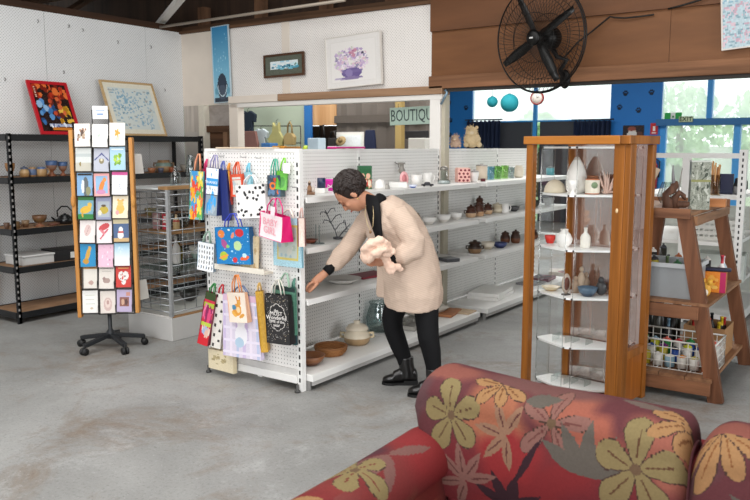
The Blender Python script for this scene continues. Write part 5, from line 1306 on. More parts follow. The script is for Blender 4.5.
for i in range(30): put(img, ('e', r4.uniform(.03, .97), r4.uniform(.03, .97), .042, .042, '#1c1c1e'))
bag('white bag with black polka dots in the upper middle of the panel', 236, 184, 264, 219, 3.505, img, '#dcdad8', '#e6e6e6', dep=.05, rz=R_(4), ry=R_(-4), hh=9)
img = put(canvas(22, 40, '#3c4a58', .02), ('n', 0, 0, 1, 1, 16, .14, ['#e0682c', '#4a6a8a', '#2c3a48', '#5a7a9a']), ('e', .4, .5, .28, .18, '#e8782c'), ('e', .42, .5, .14, .09, '#44586a'), ('e', .65, .78, .16, .1, '#c8503a'))
bag('small dark bag with orange shapes near the top right of the panel', 267, 175, 280, 197, 3.525, img, '#44565c', '#3fa88c', dep=.05, ry=R_(-1), hh=16)
img = put(canvas(14, 22, '#5fae3c', .02), ('e', .5, .4, .3, .3, '#3f8a2c'))
bag('green foil bag with a white tag near the top right of the panel', 278, 171, 287, 190, 3.535, img, '#3f8a2c', '#7fc83c', dep=.05, rz=R_(25), ry=R_(6), hh=13, tagcol='#efece6')
# middle row
img = put(canvas(60, 64, '#1f7ab8', .012), ('e', .18, .82, .10, .11, '#e0803c'), ('e', .72, .85, .12, .11, '#c8343c'), ('e', .64, .5, .11, .13, '#b8d49a'), ('e', .25, .55, .08, .13, '#a8508a', 25), ('e', .35, .48, .05, .05, '#8ac46a'), ('e', .22, .22, .12, .12, '#a8bc3c'), ('e', .22, .2, .15, .04, '#e09a3c', 20), ('e', .55, .12, .07, .07, '#c8303c'), ('e', .83, .17, .13, .06, '#e0643c', 15), ('e', .82, .24, .06, .06, '#b8dce8'), ('e', .52, .78, .04, .09, '#e08a6a', -25), ('n', .02, .02, .98, .98, 26, .013, ['#cfe6f4', '#a8d0e8']), ('e', .42, .93, .03, .03, '#e8ece0'), ('e', .47, .35, .03, .03, '#9fd0e8'))
bag('big blue bag printed with planets and rockets', 216, 226, 248, 266, 3.49, img, '#1a5f94', '#3a4ac0', dep=.12, rz=R_(6), ry=R_(-3), hh=13)
img = canvas(34, 40, '#eceef0', .008)
for j in range(5):
    for i in range(6):
        put(img, ('e', .1 + i * .16, .12 + j * .18, .028, .05 + .02 * ((i + j) % 2), ['#2c2c30', '#4a4c54', '#3a5a78', '#6a6a6a'][(i * 2 + j) % 4]))
bag('white bag with rows of tiny dark figures at the left of the blue planet bag', 199, 242, 214, 272, 3.50, img, '#8aa0b0', '#9fb8a8', dep=.03, rz=R_(8), ry=R_(5), hh=11)
img = put(canvas(48, 46, '#f3e6e8', .008), ('r', 0, 0, 1, .03, '#e83a8c'), ('r', 0, .97, 1, 1, '#e83a8c'), ('r', 0, 0, .03, 1, '#e83a8c'), ('r', .97, 0, 1, 1, '#e83a8c'))
bag('pale pink bag with pink BABY GIRL lettering', 257, 213, 286, 241, 3.455, img, '#d8186c', '#d8307c', dep=.11, rz=R_(-12), ry=R_(6), hh=15, tagcol='#f0dfe4', text=[('BABY', .0, -.34, .062, '#e8a8b4'), ('GIRL', .0, -.66, .062, '#e8a8b4')])
img = put(canvas(12, 24, '#dcc8bc', .02), ('r', 0, 0, .2, 1, '#6a2a34'), ('r', .3, 0, .36, 1, '#b8908a'))
bag('cream and maroon bag right of the pale pink BABY GIRL bag', 298, 218, 304, 247, 3.515, img, '#8a4a48', '#c8a8a0', dep=.06, rz=R_(28), hh=10)
img = put(canvas(40, 60, '#a8d0dc', .03), ('r', .12, .14, .88, .86, '#cfc06a'), ('r', .17, .18, .83, .82, '#bcc8c0'), ('n', .2, .2, .8, .8, 24, .06, ['#a8b8a8', '#c8ccc0', '#9ab4bc']))
bag('large light blue bag with a yellow line border behind the pink bags', 274, 217, 303, 268, 3.565, img, '#7fb0c0', '#e8dcd0', dep=.025, hh=8)
# tray with folded books
t = thing('card_tray', 'narrow cream hanging tray of folded cards below the blue planet bag', 'tray', (at(243, 266, y=3.54).x, 3.555, at(243, 271, y=3.54).z), 0)
wT = .22
MB().box(-wT, wT, -.05, .028, 0, .012).build('tray_base', mat('#d8cfc0', .5), t)
MB().box(-wT, wT, -.056, -.051, 0, .035).build('tray_lip', mat('#e2dccf', .5), t)
for k, (x, h, c_) in enumerate(((.03, .24, '#c8b48a'), (.105, .22, '#d0bc98'), (-.12, .08, '#3f7a48'))):
    img = put(canvas(12, 26, c_, .02), ('n', 0, 0, 1, 1, 8, .2, ['#d8c8a8', '#b89a70', '#c86a60'])); p = at(243, 266, y=3.54)
    mb = MB().box(-.036, .036, 0, .006, 0, h, col=c_); mb.picture(img, -.036, .036, .001, h, -.001)
    o = mb.build('folded_card', paint(.5)); place(o, (p.x + x, 3.53, t.location.z + .0125), 0, R_(-4)); tag(o, ('tall tan folded card standing in the hanging tray, the left one', 'tall tan folded card standing in the hanging tray, the right one', 'low green folded card in the hanging tray')[k], 'card')
# bottom row
img = put(canvas(22, 56, '#c8344a', .02), ('r', 0, .86, 1, 1, '#3a4a2a'), ('r', 0, .72, 1, .80, '#a8bc3c'), ('n', 0, .4, 1, .72, 14, .12, ['#d84a78', '#8a2a5a', '#e07aa0', '#c83a50']), ('r', 0, .36, 1, .42, '#b8c84a'), ('e', .5, .28, .3, .08, '#9ab0d0'), ('r', 0, 0, 1, .2, '#c82430'), ('n', 0, .2, 1, .36, 8, .08, ['#e8d8c8', '#d8b0a0']))
bag('pink, green and red patterned bottle bag at the lower left', 207, 292, 217, 348, 3.49, img, '#8a2a44', '#3a8a4a', dep=.04, rz=R_(14), ry=R_(13), hh=9)
bag('dark red bottle bag behind the pink, green and red one at the lower left', 204, 300, 209, 345, 3.53, put(canvas(8, 24, '#a82430', .02), ('r', 0, .3, 1, .5, '#e0d0b8')), '#8a1a28', '#a83040', dep=.02, rz=R_(5), ry=R_(12), hh=6)
img = put(canvas(14, 50, '#e6e2da', .01), *[('e', (i % 2) * .5 + .25, i * .09 + .05, .12, .03, '#2c2a2a') for i in range(11)])
bag('white bottle bag with small black marks beside the cream kangaroo bag', 216, 293, 226, 350, 3.52, img, '#c8c0b8', '#c82a38', dep=.02, rz=R_(10), ry=R_(8), hh=9)
img = put(canvas(34, 50, '#f0e2d2', .008), ('e', .48, .42, .24, .20, '#e09a3c'), ('e', .6, .66, .11, .10, '#e0a048'), ('e', .52, .80, .04, .09, '#d88a34', 15), ('e', .68, .80, .04, .09, '#d88a34', -10), ('e', .32, .5, .12, .09, '#4a8ab0'), ('e', .3, .28, .16, .06, '#e8b050', -30), ('e', .72, .22, .14, .06, '#d89a40', 20), ('e', .55, .42, .1, .1, '#ecd0a0'))
bag('cream bag with an orange kangaroo picture', 226, 291, 246, 324, 3.45, img, '#d8a888', '#e0863c', dep=.04, rz=R_(-4), ry=R_(-6), hh=17)
img = canvas(60, 74, '#d8cfe0', .01)
for i in range(6): put(img, ('r', i * .18, 0, i * .18 + .07, 1, ['#c8b8d8', '#e6dcea', '#b8c0dc'][i % 3]))
for i in range(5): put(img, ('r', 0, i * .2 + .05, 1, i * .2 + .09, '#e4dcec'))
put(img, ('r', .35, .28, .68, .78, '#c4b0d4'), ('e', .5, .36, .17, .17, '#eceaf0'), ('e', .5, .56, .11, .10, '#f0eef2'), ('e', .42, .72, .035, .12, '#eceaf0', 12), ('e', .58, .72, .035, .12, '#eceaf0', -12), ('e', .47, .58, .012, .012, '#3a3438'), ('e', .54, .58, .012, .012, '#3a3438'), ('e', .45, .24, .12, .08, '#b0c8dc'), ('r', 0, .9, 1, 1, '#d8b8d0'))
bag('large lilac checked bag with a white rabbit picture', 224, 293, 257, 361, 3.485, img, '#cfc4dc', '#6a7a9a', dep=.035, rz=R_(5), ry=R_(-1), hh=9, taper=1.12)
bag('golden yellow bag right of the lilac rabbit bag', 256, 291, 263, 353, 3.50, put(canvas(8, 30, '#c89a34', .02)), '#b88a2c', '#d0a860', dep=.08, rz=R_(30), ry=R_(-4), hh=8)
img = canvas(54, 84, '#2b2a2b', .008); r5 = np.random.default_rng(6)
for i in range(190):
    x, y = r5.uniform(.02, .98), r5.uniform(.02, .98)
    if ((x - .5) / .38) ** 2 + ((y - .52) / .27) ** 2 > 1: put(img, ('e', x, y, .011, .007, ['#d8d4d0', '#a8a4a0', '#b8a890'][i % 3]))
t_ = np.linspace(0, 2 * PI, 90)
for a in t_:
    q = 1 + .10 * abs(math.cos(4 * a)); put(img, ('e', .5 + .33 * q * math.cos(a), .54 + .25 * q * math.sin(a), .012, .008, '#dcd8d2'))
bag('black speckled bag lettered the most wonderful time of the year', 265, 293, 288, 346, 3.475, img, '#232223', '#d8d4c8', dep=.06, rz=R_(3), ry=R_(-2), hh=14, text=[('the', 0, -.32, .026, '#e8e4e0'), ('MOST', 0, -.385, .036, '#e8e4e0'), ('Wonderful', 0, -.465, .036, '#f0ece8'), ('TIME of the', 0, -.545, .025, '#e8e4e0'), ('year', 0, -.615, .03, '#e8e4e0')])
img = put(canvas(20, 44, '#5c8a76', .02), ('r', 0, .9, 1, 1, '#2a3a3a'))
bag('sage green bag behind the black speckled bag, the front green one', 272, 285, 297, 335, 3.545, img, '#4a7a66', '#9fc0a8', dep=.035, rz=R_(-6), hh=13)
bag('dark green bag edge at the far right behind the sage green bag', 291, 287, 297, 345, 3.56, canvas(8, 30, '#2f5a56', .02), '#1f3a40', '#5a8a7a', dep=.03, rz=R_(-10), hh=9)
t = thing('paper_parcel', 'cream printed paper packet hanging at the bottom left below the bags', 'paper packet', (at(221, 351, y=3.53).x, 3.525, at(221, 351, y=3.53).z), R_(-3))
img = put(canvas(30, 18, '#e0d3b4', .01), ('n', .1, .3, .9, .8, 14, .06, ['#c8b890', '#b8a880', '#a89870']))
mb = MB().box(-.125, .125, 0, .03, -.135, 0, col='#d8caa8'); mb.picture(img, -.124, .124, -.134, -.001, -.001); mb.build('packet_body', paint(.5), t)
MB().tube([(-.02, .01, .0), (0, .02, .04), (.02, .01, .0)], .003, 5).build('hanger', mat('#cabb98', .6), t)
# free hooks on the panel
for k, (px, py) in enumerate(((224, 156), (246, 157), (261, 158), (297, 187), (197, 157))):
    p = at(px, py, y=EY - .013)
    MB().tube([p + Vector((0, .0, .008)), p, p + Vector((0, -.04, -.002)), p + Vector((0, -.05, .010))], .0028, 5).build('peg_hook', HM, ge, w=True)
# ================================================================ the woman
def W(px, py, d): return at(px, py, d=d)
DM, DN, DFR = 4.73, 4.57, 4.89        # middle of the body, near side (her left), far side (her right)
pose0 = Vector((at(415, 392, d=DM).x, at(415, 392, d=DM).y, 0))
pr_ = thing('person', 'person with short dark hair in a long pale pink cardigan bending to reach the shelf', 'person', pose0)
SKIN = mat('#b98468', .5, var=.06, scale=40)
PX = DM / FPX
VF = Vector((FW[0], FW[1], 0)); VR = Vector((RT[0], RT[1], 0)); UP = Vector((0, 0, 1))
def ring_tube(mb, rings, n=20, col=None):
    """rings = (px, py, d, half width in px across the image direction, half depth in m)"""
    P = [W(a, b, d) for a, b, d, *_ in rings]; vs = []; k = len(P)
    for i in range(k):
        t = (P[min(i + 1, k - 1)] - P[max(0, i - 1)]).normalized()
        v = VF - t * VF.dot(t); v.normalize(); u = v.cross(t).normalized()
        ru = rings[i][3] * PX; rv = rings[i][4]
        for j in range(n):
            a = 2 * PI * j / n; vs.append(P[i] + u * math.cos(a) * ru + v * math.sin(a) * rv)
    fs = [(i * n + j, i * n + (j + 1) % n, (i + 1) * n + (j + 1) % n, (i + 1) * n + j) for i in range(k - 1) for j in range(n)]
    fs += [tuple(range(n))[::-1], tuple((k - 1) * n + j for j in range(n))]
    return mb.add(vs, fs, col, True)
def remesh(o, vox, smooth=6):
    m = o.modifiers.new('union', 'REMESH'); m.mode = 'VOXEL'; m.voxel_size = vox; m.use_smooth_shade = True
    s = o.modifiers.new('soft', 'SMOOTH'); s.factor = .5; s.iterations = smooth
    return o
body = MB()
# trunk and legs
ring_tube(body, [(383, 204, DM, 6, .05), (388, 211, DM, 14, .13), (396, 222, DM, 19, .155), (404, 240, DM, 20, .145), (410, 260, DM, 21, .15), (413, 276, DM, 22, .16), (414, 290, DM, 18, .14)])
ring_tube(body, [(408, 280, DFR - .06, 10, .06), (399, 300, DFR - .05, 9.5, .06), (393, 322, DFR - .04, 8, .05), (399.5, 345, DFR - .04, 8, .05), (405, 360, DFR - .04, 5.4, .034), (405.5, 368, DFR - .04, 5, .032)])
ring_tube(body, [(420, 280, DN + .105, 10, .06), (426, 300, DN + .095, 10.5, .06), (427, 328, DN + .05, 8.6, .05), (431, 348, DN + .04, 8.5, .052), (433.5, 370, DN + .04, 5.4, .034), (434, 376, DN + .04, 5, .032)])
# far arm reaching to the shelf
ring_tube(body, [(376, 212, DFR - .04, 8, .05), (366, 224, DFR - .02, 7.5, .046), (352, 245, DFR - .02, 6.5, .04), (340, 259, DFR - .06, 5.5, .034), (328, 270.5, DFR - .11, 3.8, .026), (324, 274, DFR - .12, 4.2, .022), (318, 279, DFR - .13, 4.6, .018), (313, 283, DFR - .135, 3.6, .014)])
# near arm folded across the front
ring_tube(body, [(396, 214, DN + .03, 8.5, .05), (405, 228, DN - .01, 8, .048), (411, 244, DN - .03, 7, .042), (404, 254, DN - .04, 5.5, .036), (391, 259, DN - .04, 4, .028), (386, 261, DN - .04, 4.5, .026), (379, 262, DN - .03, 4.8, .022), (374, 261, DN - .02, 3.6, .018)])
# neck and head (bowed, looking down to the left)
ring_tube(body, [(381, 208, DM, 8, .055), (374, 204, DM, 8, .05), (366, 200, DM, 8.5, .05), (358, 197, DM, 9, .055)])
HC = W(351, 194, DM)
fa = R_(236)     # the way the face points in the picture, measured from +right, counter-clockwise
FD = (VR * math.cos(fa) + UP * math.sin(fa)).normalized()          # face forward
TD_ = (VR * math.cos(fa - PI / 2) + UP * math.sin(fa - PI / 2)).normalized()   # crown
SD = VF.copy()
def H(f, u, s): return HC + FD * f + TD_ * u + SD * s
HM_ = Matrix((FD, SD, TD_)).transposed().to_4x4(); HM_.translation = HC
body.ell((-.012, 0, .028), .094, .074, .082, 24, 16, M=HM_)       # skull
body.ell((.024, 0, -.03), .062, .058, .080, 20, 14, M=HM_)        # face
body.ell((.034, 0, -.078), .038, .036, .034, 16, 12, M=HM_)       # jaw and chin
body.tube([H(.072, .018, 0), H(.090, -.012, 0), H(.098, -.026, 0), H(.082, -.036, 0)], [.009, .011, .013, .008], 10)   # nose
body.ell((.076, 0, .026), .014, .045, .010, 14, 10, M=HM_)        # brow
for q in (-1, 1):
    body.ell((.058, q * .034, -.022), .022, .019, .017, 12, 8, M=HM_)   # cheek
    body.ell((-.012, q * .076, -.012), .019, .008, .030, 12, 8, M=HM_)  # ear
body.ell((.076, 0, -.058), .012, .022, .006, 12, 8, M=HM_); body.ell((.072, 0, -.067), .012, .019, .006, 12, 8, M=HM_)     # lips
# fingers: right hand pinching something at the shelf
hd = DFR - .135
def finger(pts, r): body.tube(pts, r, 8)
hand_px = [((314, 281.5), (309.5, 283.5), (306.5, 287.5), (306.5, 290.5), -.018), ((314, 282.5), (309, 285), (306, 289), (306.5, 292), 0), ((314.5, 284), (310, 286.5), (307.5, 290), (308, 292.5), .017), ((315.5, 285), (311.5, 288), (309.5, 290.5), (310, 292.5), .033)]
for a, b, c, e, o_ in hand_px:
    finger([W(*a, hd + o_), W(*b, hd + o_), W(*c, hd + o_ * .8), W(*e, hd + o_ * .7)], [.0095, .009, .008, .0068])
finger([W(318, 282.5, hd - .026), W(314, 287.5, hd - .034), W(310.5, 291, hd - .028), W(308.5, 292.5, hd - .018)], [.012, .0105, .009, .0075])
# left hand under the cloth, fingers curled up over it
hd2 = DN - .02
for k, (ax, ay, bx, by, cx, cy, ex, ey) in enumerate(((376, 258.5, 370.5, 257.5, 366.5, 254.5, 366, 251), (375, 260.5, 369, 260, 364.5, 257, 364, 253.5), (375, 262.5, 369, 263, 364.5, 260.5, 363.5, 257), (376, 264.5, 371, 265.5, 367, 264, 366, 261))):
    o_ = -.012 + .012 * k
    finger([W(ax, ay, hd2 - .01), W(bx, by, hd2 - .035), W(cx, cy, hd2 - .06), W(ex, ey, hd2 - .075)], [.010, .0095, .0085, .007])
finger([W(384, 257.5, hd2 - .03), W(379, 253.5, hd2 - .06), W(375, 250.5, hd2 - .085), W(372.5, 248.5, hd2 - .095)], [.0125, .011, .0095, .008])
o = body.build('body', SKIN, pr_, w=True); remesh(o, .0052, 4)
# eyes, brows and lips
for q in (-1, 1):
    MB().ell((.078, q * .030, .004), .009, .014, .005, 12, 8, M=HM_).build('eyelid', mat('#8d5d48', .5), pr_, w=True)
    MB().tube([H(.0815, -.0005, q * .018), H(.0855, -.003, q * .03), H(.0795, -.001, q * .043)], .0022, 6).build('eyelash', mat('#20150f', .6), pr_, w=True)
    MB().tube([H(.089, .026, q * .016), H(.088, .032, q * .032), H(.076, .027, q * .05)], .0035, 6).build('eyebrow', mat('#3a261c', .8), pr_, w=True)
    MB().ell((-.006, q * .086, -.05), .004, .004, .006, 8, 6, M=HM_).build('earring', mat('#d8b870', .25, .8), pr_, w=True)
MB().tube([H(.084, -.0615, -.02), H(.089, -.062, 0), H(.084, -.0615, .02)], [.003, .0055, .003], 8).build('lips', mat('#a5564e', .45), pr_, w=True)
# hair: short, dark brown, brushed forward in locks
hair = MB()
HE = Vector((-.036, 0, .034)); HR = (.100, .090, .098)
hair.ell(tuple(HE), *HR, 30, 20, M=HM_ @ Matrix.Identity(4))
rh = np.random.default_rng(12)
for i in range(1100):
    a = rh.uniform(0, 2 * PI); b = rh.uniform(-.8, 1); cz = math.sqrt(1 - b * b)
    dl = Vector((math.cos(a) * cz, math.sin(a) * cz, b))
    if dl.x > .60 and dl.z < .52: continue
    if dl.x > .10 and dl.z < .08: continue
    p = HE + Vector((dl.x * HR[0], dl.y * HR[1], dl.z * HR[2]))
    fl = Vector((1, dl.y * .3, -.3)) if dl.x > -.15 else Vector((-.3, dl.y * .2, -1))
    fl = fl - dl * fl.dot(dl); fl.normalize(); fl = (fl + Vector(rh.normal(0, .16, 3))).normalized()
    ln = rh.uniform(.03, .06)
    hair.tube([HM_ @ (p - fl * ln * .5 - dl * .004), HM_ @ (p + dl * .004), HM_ @ (p + fl * ln * .55 - dl * .007)], [.0035, .0048, .0008], 5)
hair.build('hair', mat('#21140f', .45, var=.35, scale=60, spec=.5), pr_, w=True)
# trousers
BLKC = mat('#101012', .75, var=.2, scale=30, spec=.2)
tr = MB()
ring_tube(tr, [(412, 262, DM, 20, .15), (413, 276, DM, 23, .16), (413, 294, DM, 21, .15)])
ring_tube(tr, [(406, 278, DFR - .06, 13, .082), (398, 300, DFR - .05, 13, .082), (392, 318, DFR - .04, 11.2, .07), (393.5, 330, DFR - .04, 10.3, .064), (399, 345, DFR - .04, 9.6, .058), (404, 358, DFR - .04, 8, .048), (405.5, 364, DFR - .04, 7.6, .045)])
ring_tube(tr, [(420, 278, DN + .105, 13, .075), (426, 300, DN + .095, 13.5, .082), (427, 322, DN + .06, 11.6, .074), (428.5, 338, DN + .04, 10.8, .066), (431.5, 352, DN + .04, 9.6, .058), (433.5, 366, DN + .04, 8, .048), (434, 373, DN + .04, 7.8, .046)])
remesh(tr.build('trousers', BLKC, pr_, w=True), .008, 5)
# ankle boots
BOOT = mat('#141313', .28, var=.2, spec=.6)
def boot(ax, ay, hx_, hy, tx, ty, d):
    b = MB(); b2 = MB()
    hl, to = at(hx_, hy, d=d), at(tx, ty, d=d); hl.z = to.z = 0
    fwd = (to - hl); L_ = fwd.length; fwd.normalize(); sd = Vector((-fwd.y, fwd.x, 0))
    M = Matrix((fwd, sd, UP)).transposed().to_4x4(); M.translation = hl
    prof_ = [(-.012, .03, .105, .052, 0), ]
    def sec(x, w, h, z0):
        return [(x, w * math.cos(a) * (1 if math.sin(a) > 0 else .95), z0 + max(0, h * (math.sin(a) * .5 + .5))) for a in np.linspace(0, 2 * PI, 18, endpoint=False)]
    secs = [sec(-.03, .022, .05, .02), sec(-.02, .034, .09, .014), sec(.03, .036, .105, .014), sec(.08, .037, .095, .014), sec(.13, .042, .072, .014), sec(L_ - .07, .046, .058, .014), sec(L_ - .03, .040, .046, .014), sec(L_ - .008, .026, .034, .016), sec(L_, .012, .02, .02)]
    vs = [p for s in secs for p in s]; n = 18
    fs = [(i * n + j, (i + 1) * n + j, (i + 1) * n + (j + 1) % n, i * n + (j + 1) % n) for i in range(len(secs) - 1) for j in range(n)]
    fs += [tuple(range(n)), tuple((len(secs) - 1) * n + j for j in range(n))[::-1]]
    b.add(vs, fs, None, True, M)
    an = at(ax, ay, d=d)
    an2 = Vector((an.x, an.y, an.z)); b.tube([hl + fwd * .035 + UP * .045, hl + fwd * .035 + UP * .09, (hl + fwd * .035).lerp(Vector((an.x, an.y, 0)), .6) + UP * (an.z * .7), an2], [.048, .049, .050, .052], 18)
    o = remesh(b.build('boot', BOOT, pr_, w=True), .005, 4)
    sl = MB(); out = []
    for x, w in ((-.032, .018), (-.02, .035), (.05, .037), (.09, .035), (.14, .043), (L_ - .07, .047), (L_ - .02, .038), (L_ + .004, .014)): out.append((x, w))
    pl = out + [(x, -w) for x, w in reversed(out)]; k = len(pl)
    sl.add([(x, y, .0) for x, y in pl] + [(x, y, .016) for x, y in pl], [tuple(range(k))[::-1], tuple(range(k, 2 * k))] + [(i, (i + 1) % k, (i + 1) % k + k, i + k) for i in range(k)], None, False, M)
    sl.box(-.03, .06, -.033, .033, 0.001, .03, M=M)
    sl.build('sole', mat('#0b0b0b', .6), o, w=True)
    return o
boot(405.5, 356.5, 413, 383.5, 382.5, 384, DFR - .04)
boot(434, 368, 440, 394, 408, 394.5, DN + .04)
# cardigan
KN, knt, kb = new_mat('knit'); kc = lin('#c8b2a1')
tc = N(knt, 'ShaderNodeTexCoord'); mp = N(knt, 'ShaderNodeMapping'); mp.inputs['Rotation'].default_value = (0, R_(20), YAW)
wv = N(knt, 'ShaderNodeTexWave'); wv.wave_type = 'BANDS'; wv.bands_direction = 'Z'; wv.inputs['Scale'].default_value = 30; wv.inputs['Distortion'].default_value = 1.2; wv.inputs['Detail'].default_value = 2; wv.inputs['Detail Scale'].default_value = 3
L(knt, tc.outputs['Object'], mp.inputs[0]); L(knt, mp.outputs[0], wv.inputs['Vector'])
mx = N(knt, 'ShaderNodeMix', data_type='RGBA'); mx.inputs[6].default_value = (*[v * .9 for v in kc], 1); mx.inputs[7].default_value = (*[v * 1.04 for v in kc], 1)
L(knt, wv.outputs['Fac'], mx.inputs[0]); L(knt, mx.outputs[2], kb.inputs['Base Color']); kb.inputs['Roughness'].default_value = .9; kb.inputs['Specular IOR Level'].default_value = .1
bp = N(knt, 'ShaderNodeBump'); bp.inputs['Strength'].default_value = .2; bp.inputs['Distance'].default_value = .004; L(knt, wv.outputs['Fac'], bp.inputs['Height']); L(knt, bp.outputs[0], kb.inputs['Normal'])
cg = MB()
ring_tube(cg, [(383.5, 200.5, DM, 11, .085), (389, 210, DM, 17.5, .15), (396.5, 221, DM, 22.5, .182), (403, 236, DM, 24.5, .178), (408, 250, DM, 26.5, .18), (411, 265, DM, 28.5, .186), (412.5, 280, DM, 29.5, .202), (413.5, 292, DM, 30, .208), (413.5, 302, DM + .01, 30, .208)], n=28)
ring_tube(cg, [(375, 209, DFR - .04, 9.5, .062), (364.5, 223, DFR - .02, 10, .06), (351, 244, DFR - .02, 10.2, .06), (342, 256, DFR - .06, 10.4, .056), (334, 264.5, DFR - .09, 8.2, .046), (329.5, 268.5, DFR - .105, 5.2, .034)], n=22)
ring_tube(cg, [(396, 212, DN + .03, 10.5, .066), (406, 226, DN - .01, 11, .064), (413, 240, DN - .03, 12, .064), (412, 250, DN - .04, 12.5, .06), (402, 255.5, DN - .045, 10.5, .052), (394.5, 257.5, DN - .042, 5.8, .038)], n=22)
cd = cg.build('cardigan', KN, pr_, w=True); remesh(cd, .0075, 4)
tx = bpy.data.textures.new('folds', 'CLOUDS'); tx.noise_scale = .09
dm = cd.modifiers.new('folds', 'DISPLACE'); dm.texture = tx; dm.strength = .022; dm.mid_level = .5; dm.texture_coords = 'LOCAL'
# loose front edge of the cardigan on the far side
fe = MB(); vs = []
edge = [(367, 200, 373, 199), (362, 209, 374, 209), (361, 220, 376, 219), (366, 234, 380, 232), (374, 252, 384, 250), (378, 268, 388, 266), (377, 284, 390, 282), (376, 297, 392, 300)]
for i, (a, b, c, e) in enumerate(edge):
    for k in range(6):
        t = k / 5; vs.append(W(a + (c - a) * t, b + (e - b) * t, DFR - .05 - .07 * t + .01 * math.sin(i * 1.3 + k)))
fs = [(i * 6 + k, i * 6 + k + 1, i * 6 + k + 7, i * 6 + k + 6) for i in range(len(edge) - 1) for k in range(5)]
fe.add(vs, fs, None, True)
o = fe.build('cardigan_front', KN, pr_, w=True); sm_ = o.modifiers.new('t', 'SOLIDIFY'); sm_.thickness = .008; ss = o.modifiers.new('s', 'SUBSURF'); ss.levels = ss.render_levels = 2
# black top: neckband and strip down the front, cuffs
bt = MB()
ring_tube(bt, [(372, 200, DM, 9.6, .066), (377, 202.5, DM, 10.6, .075), (382, 207, DM, 11.5, .085)], n=22)
vs = []; strip = [(366, 193, 378, 196), (365.5, 200, 380, 202), (366.5, 210, 381, 211), (369.5, 220, 381.5, 220), (373, 230, 382, 230), (377, 240, 383, 240), (379, 250, 385, 250), (381, 262, 388, 262)]
for i, (a, b, c, e) in enumerate(strip):
    for k in range(5):
        t = k / 4; vs.append(W(a + (c - a) * t, b + (e - b) * t, DM - .045 - .055 * t - (.03 if i > 1 else .0) - .02 * math.sin(PI * t)))
bt.add(vs, [(i * 5 + k, i * 5 + k + 1, i * 5 + k + 6, i * 5 + k + 5) for i in range(len(strip) - 1) for k in range(4)], None, True)
o = bt.build('black_top', BLKC, pr_, w=True); sm_ = o.modifiers.new('t', 'SOLIDIFY'); sm_.thickness = .006; ss = o.modifiers.new('s', 'SUBSURF'); ss.levels = ss.render_levels = 1
cf = MB(); ring_tube(cf, [(332.5, 266, DFR - .10, 5.2, .036), (329, 269.3, DFR - .108, 5.4, .036), (326, 272.3, DFR - .114, 5.0, .034)], n=16)
cf.build('cuff', BLKC, pr_, w=True)
cf = MB(); ring_tube(cf, [(397, 257, DN - .04, 5.6, .038), (393, 258.3, DN - .04, 5.8, .038), (389.5, 259.4, DN - .04, 5.6, .036)], n=16)
cf.build('cuff', BLKC, pr_, w=True)
MB().tube([W(366, 205, DM - .10), W(365, 214, DM - .13), W(367.5, 224, DM - .15), (W(370.5, 231, DM - .14)), W(373, 226, DM - .15), W(373.5, 214, DM - .14), W(373, 206, DM - .11)], .0022, 6).build('necklace', mat('#c8b48c', .3, .7), pr_, w=True)
MB().ell(W(370.5, 232, DM - .145), .008, .008, .011, 10, 8).build('pendant', mat('#8a6a48', .3, .3), pr_, w=True)
# the cloth she holds: a crumpled peach towel
tw = MB(); rt_ = np.random.default_rng(3)
blobs = [(372, 250, 10, 8, .07), (382, 247, 9, 7, .06), (367, 256, 6.5, 7, .05), (388, 252, 6, 5, .05), (376, 243, 9, 5, .05)]
for a, b, rx_, rz_, dp in blobs: tw.ell(W(a, b, DN - .13), rx_ * PX, dp, rz_ * PX, 20, 14, M=None)
tw.tube([W(363, 252, DN - .17), W(370, 243, DN - .19), W(381, 240.5, DN - .18), (W(390, 245, DN - .15))], [.018, .026, .026, .014], 12)
tw.tube([W(368, 262, DN - .16), W(373, 253, DN - .20), W(384, 249, DN - .19), W(390, 251, DN - .15)], [.018, .022, .022, .014], 12)
tw.tube([W(386, 262, DN - .10), W(390, 268, DN - .11), W(393, 272, DN - .10)], [.02, .036, .03], 12)
tw.tube([W(393, 268, DN - .10), W(399, 267, DN - .10), W(402, 271, DN - .09)], [.024, .022, .012], 12)
tw.tube([W(384, 255, DN - .11), W(387, 262, DN - .11)], [.03, .022], 12)
to = tw.build('towel', mat('#e6c6b2', .95, var=.1, scale=60, spec=.1)); remesh(to, .007, 3)
tag(to, 'crumpled peach towel held against the body of the woman', 'towel')
t2 = bpy.data.textures.new('crumple', 'CLOUDS'); t2.noise_scale = .035
dm = to.modifiers.new('crumple', 'DISPLACE'); dm.texture = t2; dm.strength = .03; dm.mid_level = .5
# ================================================================ pieces inside the glass cabinet
sh1, sh2, sh3, sh4, sh5 = shz
def lpx(px, yl, z):
    u = (px - 375) / FPX; r = (u * RT[0] + CP * FW[0], u * RT[1] + CP * FW[1]); nx_, ny_ = -SA, CA
    k = (TM.x * nx_ + TM.y * ny_ + yl) / (r[0] * nx_ + r[1] * ny_); return Vector((r[0] * k, r[1] * k, z + .0008))
def cpx(name, label, cat, px, yl, z, wpx, hpx, kind, bands, **k):
    p = lpx(px, yl, z); s = mpp(p); return pot(name, label, cat, p, wpx * s, hpx * s, kind, bands, rz=YAW, **k)
def gl_(x, y, z): v = cl(x, y); v.z = z + .0008; return v
def cp(name, label, cat, px, py, z, wpx, hpx, kind, bands, back=.5, **k):
    p = at(px, py, z=z); s = mpp(p); w = wpx * s
    p = p + Vector((FW[0], FW[1], 0)) * (w * back); p.z = z + .0008
    return pot(name, label, cat, p, w, hpx * s, kind, bands, rz=k.pop('rz', YAW), **k)
p = lpx(553, .20, sh1); s = mpp(p) * .88
